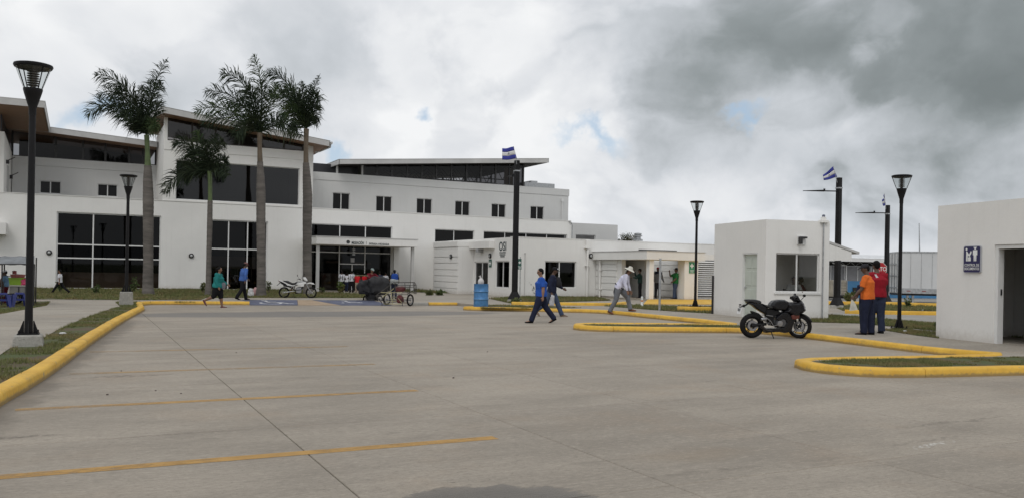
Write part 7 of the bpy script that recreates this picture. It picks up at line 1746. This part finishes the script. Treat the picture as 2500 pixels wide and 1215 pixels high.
# blue polo man striding left
ps, d = foot_at(1320, 787.5, 0); polo, I = person('man striding left in a royal blue polo, sunglasses and dark trousers', ps, HL + .12, hgt(134, d), 2, ROYAL, NAVYC, BLK, lean=1, hips=(23, -24), knees=(3, 14), feet=(0, -30), sh=(-6, -16), el=(8, 12), ab=(6, 10), girth=1.32, vox=.012, head=(8, 0))
m_ = MB(); 
for s_ in (-1, 1): m_.ell(I['hc'] + I['Rh'] @ Vector((s_ * .034, .092, .014)) * I['k'], (.024, .012, .015), 10, 6); m_.tube([I['hc'] + I['Rh'] @ Vector((s_ * .06, .09, .016)) * I['k'], I['hc'] + I['Rh'] @ Vector((s_ * .08, .0, .015)) * I['k']], .004, 5)
m_.build('sunglasses', BLACKP, polo)
m_ = MB(); q = I['lc']; m_.box(q.x - .12, q.x - .04, q.y + .138, q.y + .150, q.z + .03, q.z + .045); m_.build('chest_lettering', WHC, polo)
# man walking right behind him
ps, d = foot_at(1346, 771.5, 0); bp, I = person('man in dark cap and navy shirt walking right behind the man in the blue polo', ps, HR - .15, hgt(124, d), 1, NAVYC, JEANS, TANS, hat='cap', hatmat=BLK, lean=4, hips=(26, -24), knees=(4, 30), feet=(0, -45), sh=(22, -12), el=(40, 22), ab=(10, 8), sleeve='long', girth=1.12, vox=.013, head=(14, 0))
tfp = I['tf']
def bagpack(label, tf, c, mat, s=(.15, .09, .22), pocket=True, straps=-1, nm='backpack'):
    """a pack worn on the body, top-level; straps on the side facing the wearer"""
    t = thing(nm, label, nm.replace('_', ' '), tuple(tf.translation)); t.rotation_euler = tf.to_euler()
    m_ = MB(); m_.ell(c, s, 18, 14); 
    for i, v in enumerate(m_.v):
        v = Vector(v) - c; q = [v.x / s[0], v.y / s[1], v.z / s[2]]; q = [math.copysign(abs(a) ** .65, a) for a in q]; m_.v[i] = tuple(c + Vector((q[0] * s[0] * .9, q[1] * s[1] * .9, q[2] * s[2] * .9)))
    m_.build('pack', mat, t, smooth=True)
    if pocket: m_ = MB(); m_.ell(c - Vector((0, straps * s[1] * .85, s[2] * .35)), (s[0] * .7, s[1] * .4, s[2] * .45), 14, 10); m_.build('pocket', mat, t, smooth=True)
    m_ = MB()
    for sx in (-1, 1): m_.tube([c + Vector((sx * s[0] * .6, straps * s[1] * .8, s[2] * .85)), c + Vector((sx * s[0] * .75, straps * (s[1] + .16), s[2] * 1.12)), c + Vector((sx * s[0] * .85, straps * (s[1] + .22), s[2] * .5)), c + Vector((sx * s[0] * .7, straps * (s[1] + .1), -s[2] * .7))], [.016] * 4, 6)
    m_.build('strap', BLACKP, t); return t
bagpack('dark backpack worn on the chest of the capped man walking right', tfp, I['lc'] + Vector((0, .20, -.05)), CHAR, (.14, .10, .20))
q = I['hands'][1]; o = lump('plastic_bag', 'crumpled white and black carrier bag held by the capped man walking right', 'bag', Vector((q.x, q.y, q.z - .20)), (.07, .09, .20), cloth('bag_print', (.42, .42, .44)), 11, amp=.2)
m_ = MB(); q = I['hc'] + I['Rh'] @ Vector((0, .09, .085)) * I['k']; m_.ell(q, (.04, .02, .025), 10, 6); m_.build('cap_logo', WHC, bp)
# woman in teal
ps, d = foot_at(531, 750, 0); tw, I = person('woman walking right in a teal hooded top, black capri trousers and plum shoes', ps, HR + .1, hgt(98, d), 0, TEAL, BLK, PURP, lean=5, hips=(14, -18), knees=(6, 46), feet=(0, -62), sh=(18, -8), el=(38, 30), ab=(12, 8), sleeve='long', legs='capri', girth=1.42, female=True, vox=.015)
m_ = MB(); q = I['ln']; m_.ell(q + Vector((0, -.10, -.05)), (.11, .07, .09), 14, 10); m_.build('hood', TEAL, tw, smooth=True)
bagpack('grey patterned handbag carried in front of the woman in teal', I['tf'], I['lp'] + Vector((.06, .22, .02)), cloth('handbag', (.16, .16, .18)), (.06, .09, .14), False, nm='handbag')
# man in blue long sleeves
ps, d = foot_at(592, 731, .12); bm_, I = person('man in steel blue long sleeved shirt and cap walking away past the middle window', ps, HR + .75, hgt(91, d), 1, STEEL, BLK, BLK, hat='cap', hatmat=cloth('cap_dusky', (.16, .08, .075)), lean=8, hips=(16, -12), knees=(6, 20), feet=(0, -20), sh=(30, -20), el=(12, 14), ab=(14, 24), sleeve='long', girth=1.12, vox=.015, head=(14, 0), cross=.03)
bagpack('dark bag with orange patch slung at the side of the man in steel blue', I['tf'], I['lp'] + Vector((-.26, .08, .02)), CHAR, (.09, .14, .15), True, nm='shoulder_bag')
q = G(612, 722, .13); o = lump('plastic_bag', 'white carrier bag on the grass at the foot of the tall middle palm', 'bag', (q.x, q.y, .13 + .17), (.13, .12, .2), cloth('white_bag', (.52, .52, .52)), 14, group='white carrier bags on the grass'); 
q = G(624, 720, .13); o = lump('plastic_bag', 'red topped carrier bag between the white bag and the palm trunk', 'bag', (q.x, q.y, .13 + .18), (.12, .11, .2), cloth('pink_bag', (.45, .28, .28)), 15)
# man far left, white shirt
ps, d = foot_at(146, 716, .12); _, I = person('man in a white shirt and black trousers striding left before the big left window', ps, HL + .1, hgt(62, d), 0, WHC, BLK, BLK, lean=2, hips=(34, -30), knees=(4, 22), feet=(4, -34), sh=(-12, 16), el=(12, 20), vox=.016)
# stooping man with sun hat
ps, d = foot_at(1509, 767, .0); hm, I = person('stooping man in white long sleeves and wide sun hat stepping over the yellow kerb', ps, HR - .25, hgt(122, d), 0, LAVW, GREYC, BROWNS, hat='sun', hatmat=cloth('hat_cream', (.60, .58, .52)), lean=34, hips=(44, -10), knees=(30, 18), feet=(0, -22), sh=(6, -2), el=(14, 22), ab=(10, 12), sleeve='long', girth=1.04, vox=.013, head=(4, 0))
m_ = MB(); q = I['lp'] + I['ud'] * .05; m_.torus(q, .19, .018, tuple(I['ud']), 24, 6)
for sx in (-.10, .05): m_.tube([q + Vector((sx, -.15, 0)), q + Vector((sx - .02, -.21, -.22)), q + Vector((sx + .02, -.17, -.40))], .014, 6)
m_.build('belt_strap', BLK, hm)
q = I['hands'][0]; o = MB().tube([(q.x, q.y, q.z + .1), (q.x - .03, q.y, .14)], .012, 6).build('walking_stick', pbr('stick_pale', (.4, .36, .30), .6)); tag(o, 'thin pale stick held in the far hand of the man with the sun hat', 'stick')
# three men in the portico
ps = tuple(G(1562, 726.5, .20)); d = G(1562, 726.5, .20).dot(FW); _, I = person('man in dark cap and dark green shirt standing in the left portico opening, arm raised', ps, HL - .2, hgt(70, d), 1, DGRN, BLK, BLK, hat='cap', hatmat=BLK, lean=2, hips=(2, -2), knees=(2, 2), sh=(40, 70), el=(60, 95), ab=(12, 12), vox=.015, sleeve='long')
ps = tuple(G(1605, 727.0, .20)); d = G(1605, 727, .20).dot(FW); _, I = person('man in red cap and grey vest standing behind the grey post in the portico', ps, HA + pi + .2, hgt(74, d), 1, GREYC, CHAR, BLK, hat='cap', hatmat=REDC, lean=1, hips=(3, -3), knees=(2, 2), sh=(5, 5), el=(40, 40), ab=(14, 14), vox=.015, sleeve='long')
m_ = MB(); q = I['ln']; m_.tube([q + Vector((-.2, .03, -.07)), q + Vector((-.08, .06, -.02)), q + Vector((.08, .06, -.02)), q + Vector((.2, .03, -.07))], [.085, .08, .08, .085], 10); m_.build('dark_yoke', NAVYC, _)
ps = tuple(G(1648, 728.5, .20)); d = G(1648, 728.5, .20).dot(FW); _, I = person('man in green polo and dark cap leaning against the portico pier', ps, HL + .15, hgt(74, d), 1, GRN, JEANS, BLK, hat='cap', hatmat=BLK, lean=-4, hips=(10, -2), knees=(6, 6), sh=(20, 60), el=(30, 110), ab=(8, 10), girth=1.18, vox=.015)
# bicycle wheel by him
q = G(1633, 724, .20); t = thing('bicycle', 'parked bicycle partly hidden by the man in the green polo', 'bicycle', (q.x, q.y, .20), HR + .35)
bike_wheel(t, (-.1, 0, .27), .27, .03, .24, spokes='wire'); bike_wheel(t, (.75, .05, .27), .27, .03, .24, spokes='wire')
m_ = MB(); m_.tube([(-.1, 0, .27), (.08, 0, .62), (.55, .02, .62), (.32, .02, .26), (.08, 0, .56)], .014, 6); m_.tube([(.75, .05, .27), (.32, .02, .26)], .01, 5); m_.tube([(.75, .05, .27), (.52, .02, .66)], .01, 5); m_.build('frame', DARK, t)
m_ = MB(); m_.tube([(.08, 0, .6), (.06, 0, .74)], .012, 6); m_.tube([(0, -.2, .76), (.06, 0, .74), (0, .2, .76)], .011, 6); m_.build('handlebar', DARK, t); MB().slab([(.42, .70), (.62, .72), (.62, .68), (.45, .67)], .06, .8).build('saddle', SEATM, t)
# orange and red men
ps, d = foot_at(2117, 816, .12); om, I = person('man in an orange T-shirt and dark cap holding a white bag near the checkpoint', ps, HA + .95, hgt(170, d), 1, ORNG, NAVYC, BLK, hat='cap', hatmat=CHAR, lean=3, hips=(6, -4), knees=(4, 3), sh=(14, 6), el=(28, 10), ab=(7, 6), girth=1.12, vox=.012, head=(14, 22), cross=.0)
q = I['hands'][0]; t = thing('cloth_bag', 'pale triangular bag hanging from the hand of the man in orange', 'bag', (q.x, q.y, q.z)); m_ = MB(); a = RT; vs = [Vector((0, 0, .02)), a * -.05 + UP * -.30, a * .16 + UP * -.27, a * .10 + UP * -.12]; fo = FW * .015; m_.add([v - fo for v in vs] + [v + fo for v in vs], [(0, 1, 2, 3), (7, 6, 5, 4), (0, 4, 5, 1), (1, 5, 6, 2), (2, 6, 7, 3), (3, 7, 4, 0)]); m_.build('sheet', cloth('bag_cream', (.55, .54, .48)), t)
ps, d = foot_at(2138, 812, .12); rm, I = person('taller man in a red shirt seen from behind beside the man in orange', ps, HA + .05, hgt(173, d), 1, REDC, JEANSD, BLK, lean=1, hips=(5, -5), knees=(3, 3), sh=(6, 16), el=(20, 20), ab=(7, 7), girth=1.25, vox=.012, head=(8, 10))
m_ = MB(); lc = I['lc']; y = lc.y - .148
m_.add([(lc.x - .14, y - .006, lc.z + .14), (lc.x - .09, y - .008, lc.z + .15), (lc.x + .0, y - .01, lc.z + .02), (lc.x - .06, y - .01, lc.z + .0)], [(0, 1, 2, 3)])
for kx in range(5): m_.box(lc.x + .01 + kx * .028, lc.x + .03 + kx * .028, y - .012, y - .004, lc.z + .018 - kx * .004, lc.z + .036 - kx * .004)
m_.build('back_print', WHC, rm, fix=False)
ps, d = foot_at(2131, 812, .12); _, I = person('third person in dark clothes almost hidden in front of the man in orange', (ps[0] + FW.x * .5, ps[1] + FW.y * .5, .12), HA + 2.6, hgt(138, d), 1, NAVYC, JEANSD, BLK, lean=2, hips=(5, -5), sh=(10, 10), el=(20, 60), vox=.016, hat='cap', hatmat=BLK)

# queue at the entrance
GQ = 'people queuing at the terminal entrance'
Q = [(834, 713, 52, WHC, BLK, 'schoolchild in white shirt with dark straps, leftmost in the entrance queue', HA, None, 1, 0),
     (858, 713.5, 53, WHC, BLK, 'taller pupil in white shirt and black trousers second in the entrance queue', HA + .3, None, 1, 12),
     (846, 711, 46, WHC, NAVYC, 'smaller child in white and navy between the two white shirted pupils', HA - .2, None, 1, 2),
     (872, 714, 48, REDB, BEI, 'person in red top and beige trousers right of the white shirted pupils', HA + .2, None, 0, 14),
     (886, 713, 47, REDB, GREYC, 'person in bright red beside the maroon jacketed man', HA - .4, None, 1, 20),
     (928, 714, 52, NAVYC, JEANSD, 'person in navy jacket leaning behind the big black bundle', HA + .5, None, 1, 18),
     (940, 713, 48, cloth('pale_grey', (.42, .42, .44)), JEANSD, 'person in pale grey top between the navy jacket and the blue backpack', HA - .2, None, 0, 6)]
for px, py, hp_, sm, tm, lab, fc, ht, sk, ln_ in Q:
    ps, d = foot_at(px, py, .12); t_, I = person(lab, ps, fc, hgt(hp_, d), sk, sm, tm, BLK, lean=ln_, hips=(5, -5), knees=(4, 4), sh=(20 + ln_, 25), el=(50, 40), ab=(10, 10), vox=.017, group=GQ)
    if px in (834, 858):
        m_ = MB()
        for sx in (-.07, .07): m_.tube([I['ln'] + Vector((sx, -.10, -.05)), I['lc'] + Vector((sx * .8, -.15, -.05)), I['lp'] + Vector((sx * 1.3, -.14, .05))], .016, 5)
        m_.build('strap', BLK, t_)
ps, d = foot_at(902, 733, .06); _, I = person('man in maroon jacket and grey cap bending over the black bundle on the cart', ps, HR - .9, hgt(80, d), 0, MARC, CHAR, BLK, hat='cap', hatmat=cloth('cap_grey_green', (.22, .27, .26)), lean=22, hips=(20, -6), knees=(10, 6), sh=(62, 55), el=(25, 35), ab=(12, 12), sleeve='long', girth=1.15, vox=.014, group=GQ)
ps, d = foot_at(962, 729, .12); _, I = person('person with dark cap and blue backpack behind the wire hand cart', ps, HA + .1, hgt(70, d), 1, CHAR, JEANSD, BLK, hat='cap', hatmat=BLK, lean=8, hips=(5, -5), sh=(15, 15), el=(40, 40), ab=(10, 10), vox=.015, group=GQ)
bagpack('bright blue backpack on the person behind the wire hand cart', I['tf'], I['lc'] + Vector((.02, -.22, .0)), cloth('pack_blue', (.02, .06, .26)), (.19, .12, .22), True, 1)
c_ = I['tf'] @ (I['lp'] + Vector((.0, -.26, .10))); lump('bag', 'grey floral bag slung under the bright blue backpack', 'bag', c_, (.22, .11, .13), cloth('floral', (.34, .36, .36)), 21)
# vendors at far left, person in the booth
ps, d = foot_at(18, 740, .12); _, I = person('vendor in white cap and light blue shirt behind the counter at the far left', ps, HL + .2, hgt(80, d), 1, LBL, MARC, BLK, hat='cap', hatmat=WHC, lean=12, hips=(8, -4), sh=(25, 30), el=(30, 40), vox=.016)
ps, d = foot_at(3, 739, .12); _, I = person('vendor in brown and maroon at the very left edge of the picture', ps, HR + .4, hgt(76, d), 1, cloth('brown_top', (.10, .06, .045)), MARC, BLK, lean=10, hips=(8, -4), sh=(20, 25), el=(30, 40), vox=.016)
bm4 = Matrix.Translation(booth.location) @ Matrix.Rotation(RZ, 4, 'Z')
q = bm4 @ Vector((1.52, .66, 0.02)); _, I = person('guard seated inside the booth behind the sliding window', tuple(q), RZ - pi / 2 - .5, 1.62, 1, cloth('guard_grey', (.30, .31, .32)), CHAR, BLK, lean=8, hips=(86, 86), knees=(86, 86), sh=(40, 30), el=(50, 40), ab=(14, 10), vox=.016, head=(14, 0), lift=.17)
q = bm4 @ Vector((1.98, 1.05, 0.02)); _, I = person('second person in dark red seated behind the guard in the booth', tuple(q), RZ - pi / 2 + .6, 1.62, 1, MARC, CHAR, BLK, lean=6, hips=(86, 86), knees=(86, 86), sh=(30, 30), el=(50, 50), ab=(14, 10), vox=.016, head=(8, 0), lift=.17)
for x, y, lab in ((1.52, .70, 'office chair under the guard in the booth'), (1.98, 1.1, 'office chair under the second person in the booth')):
    q = bm4 @ Vector((x, y, .02)); t = thing('office_chair', lab, 'chair', tuple(q), RZ); MB().box(-.22, .22, -.18, .26, .53, .58).build('seat', CHAR, t, bevel=.01); MB().box(-.2, .2, .27, .31, .62, 1.0).build('backrest', CHAR, t, bevel=.01); MB().tube([(0, .03, .04), (0, .03, .53)], .03, 8).build('stem', GALV, t)
    for k_ in range(5): a = k_ * 2 * pi / 5; MB().tube([(0, .03, .06), (.24 * cos(a), .03 + .24 * sin(a), .03)], .018, 6).build('leg', GALV, t)

# ------------------------------------------------------------------ litter and pebbles
lm = pbr('litter_white', (.6, .6, .6), .6)
for i, (px, py, z, lab) in enumerate(((2209, 809, .13, 'crumpled white litter on the grass beside the lamp by the checkpoint'), (153, 815, .13, 'small white scrap on the left verge'), (2252, 757, .13, 'white litter on the far grass strip before the trailer'))):
    q = G(px, py, z); m_ = MB(); m_.ell((0, 0, .02), (.07, .05, .025), 8, 5); o = m_.build('litter', lm); o.location = q; tag(o, lab, 'litter')
PEB = ['dark stone against the foot of the left kerb', 'dark speck between the second and third bay lines', 'tiny stone just past the long joint above the second bay line', 'tiny stone left of the long joint above the second bay line', 'lone stone on open concrete right of the bay lines', 'dark lump at the foot of the near island kerb, nearer its tip', 'dark lump at the foot of the near island kerb, farther from its tip', 'tiny stone beside the faintest far bay line', 'tiny stone by the wet streak near the left kerb', 'tiny stone far out on the concrete before the walking men']
sm_ = pbr('pebble', (.10, .08, .07), .9); first = None
for i, (px, py, s_) in enumerate(((156, 884, .035), (262, 963, .016), (442, 960, .012), (380, 953, .012), (1107, 922, .018), (2075, 905, .05), (2236, 908, .055), (577, 860, .012), (296, 905, .012), (1190, 858, .014))):
    q = G(px, py, 0)
    if first is None: m_ = MB(); m_.ell((0, 0, 0), (1, .8, .6), 8, 6); first = m_.build('pebble', sm_); o = first
    else: o = first.copy(); COL.objects.link(o)
    o.location = (q.x, q.y, s_ * .4); o.scale = (s_, s_, s_); tag(o, PEB[i], 'pebble', 'pebbles on the car park')
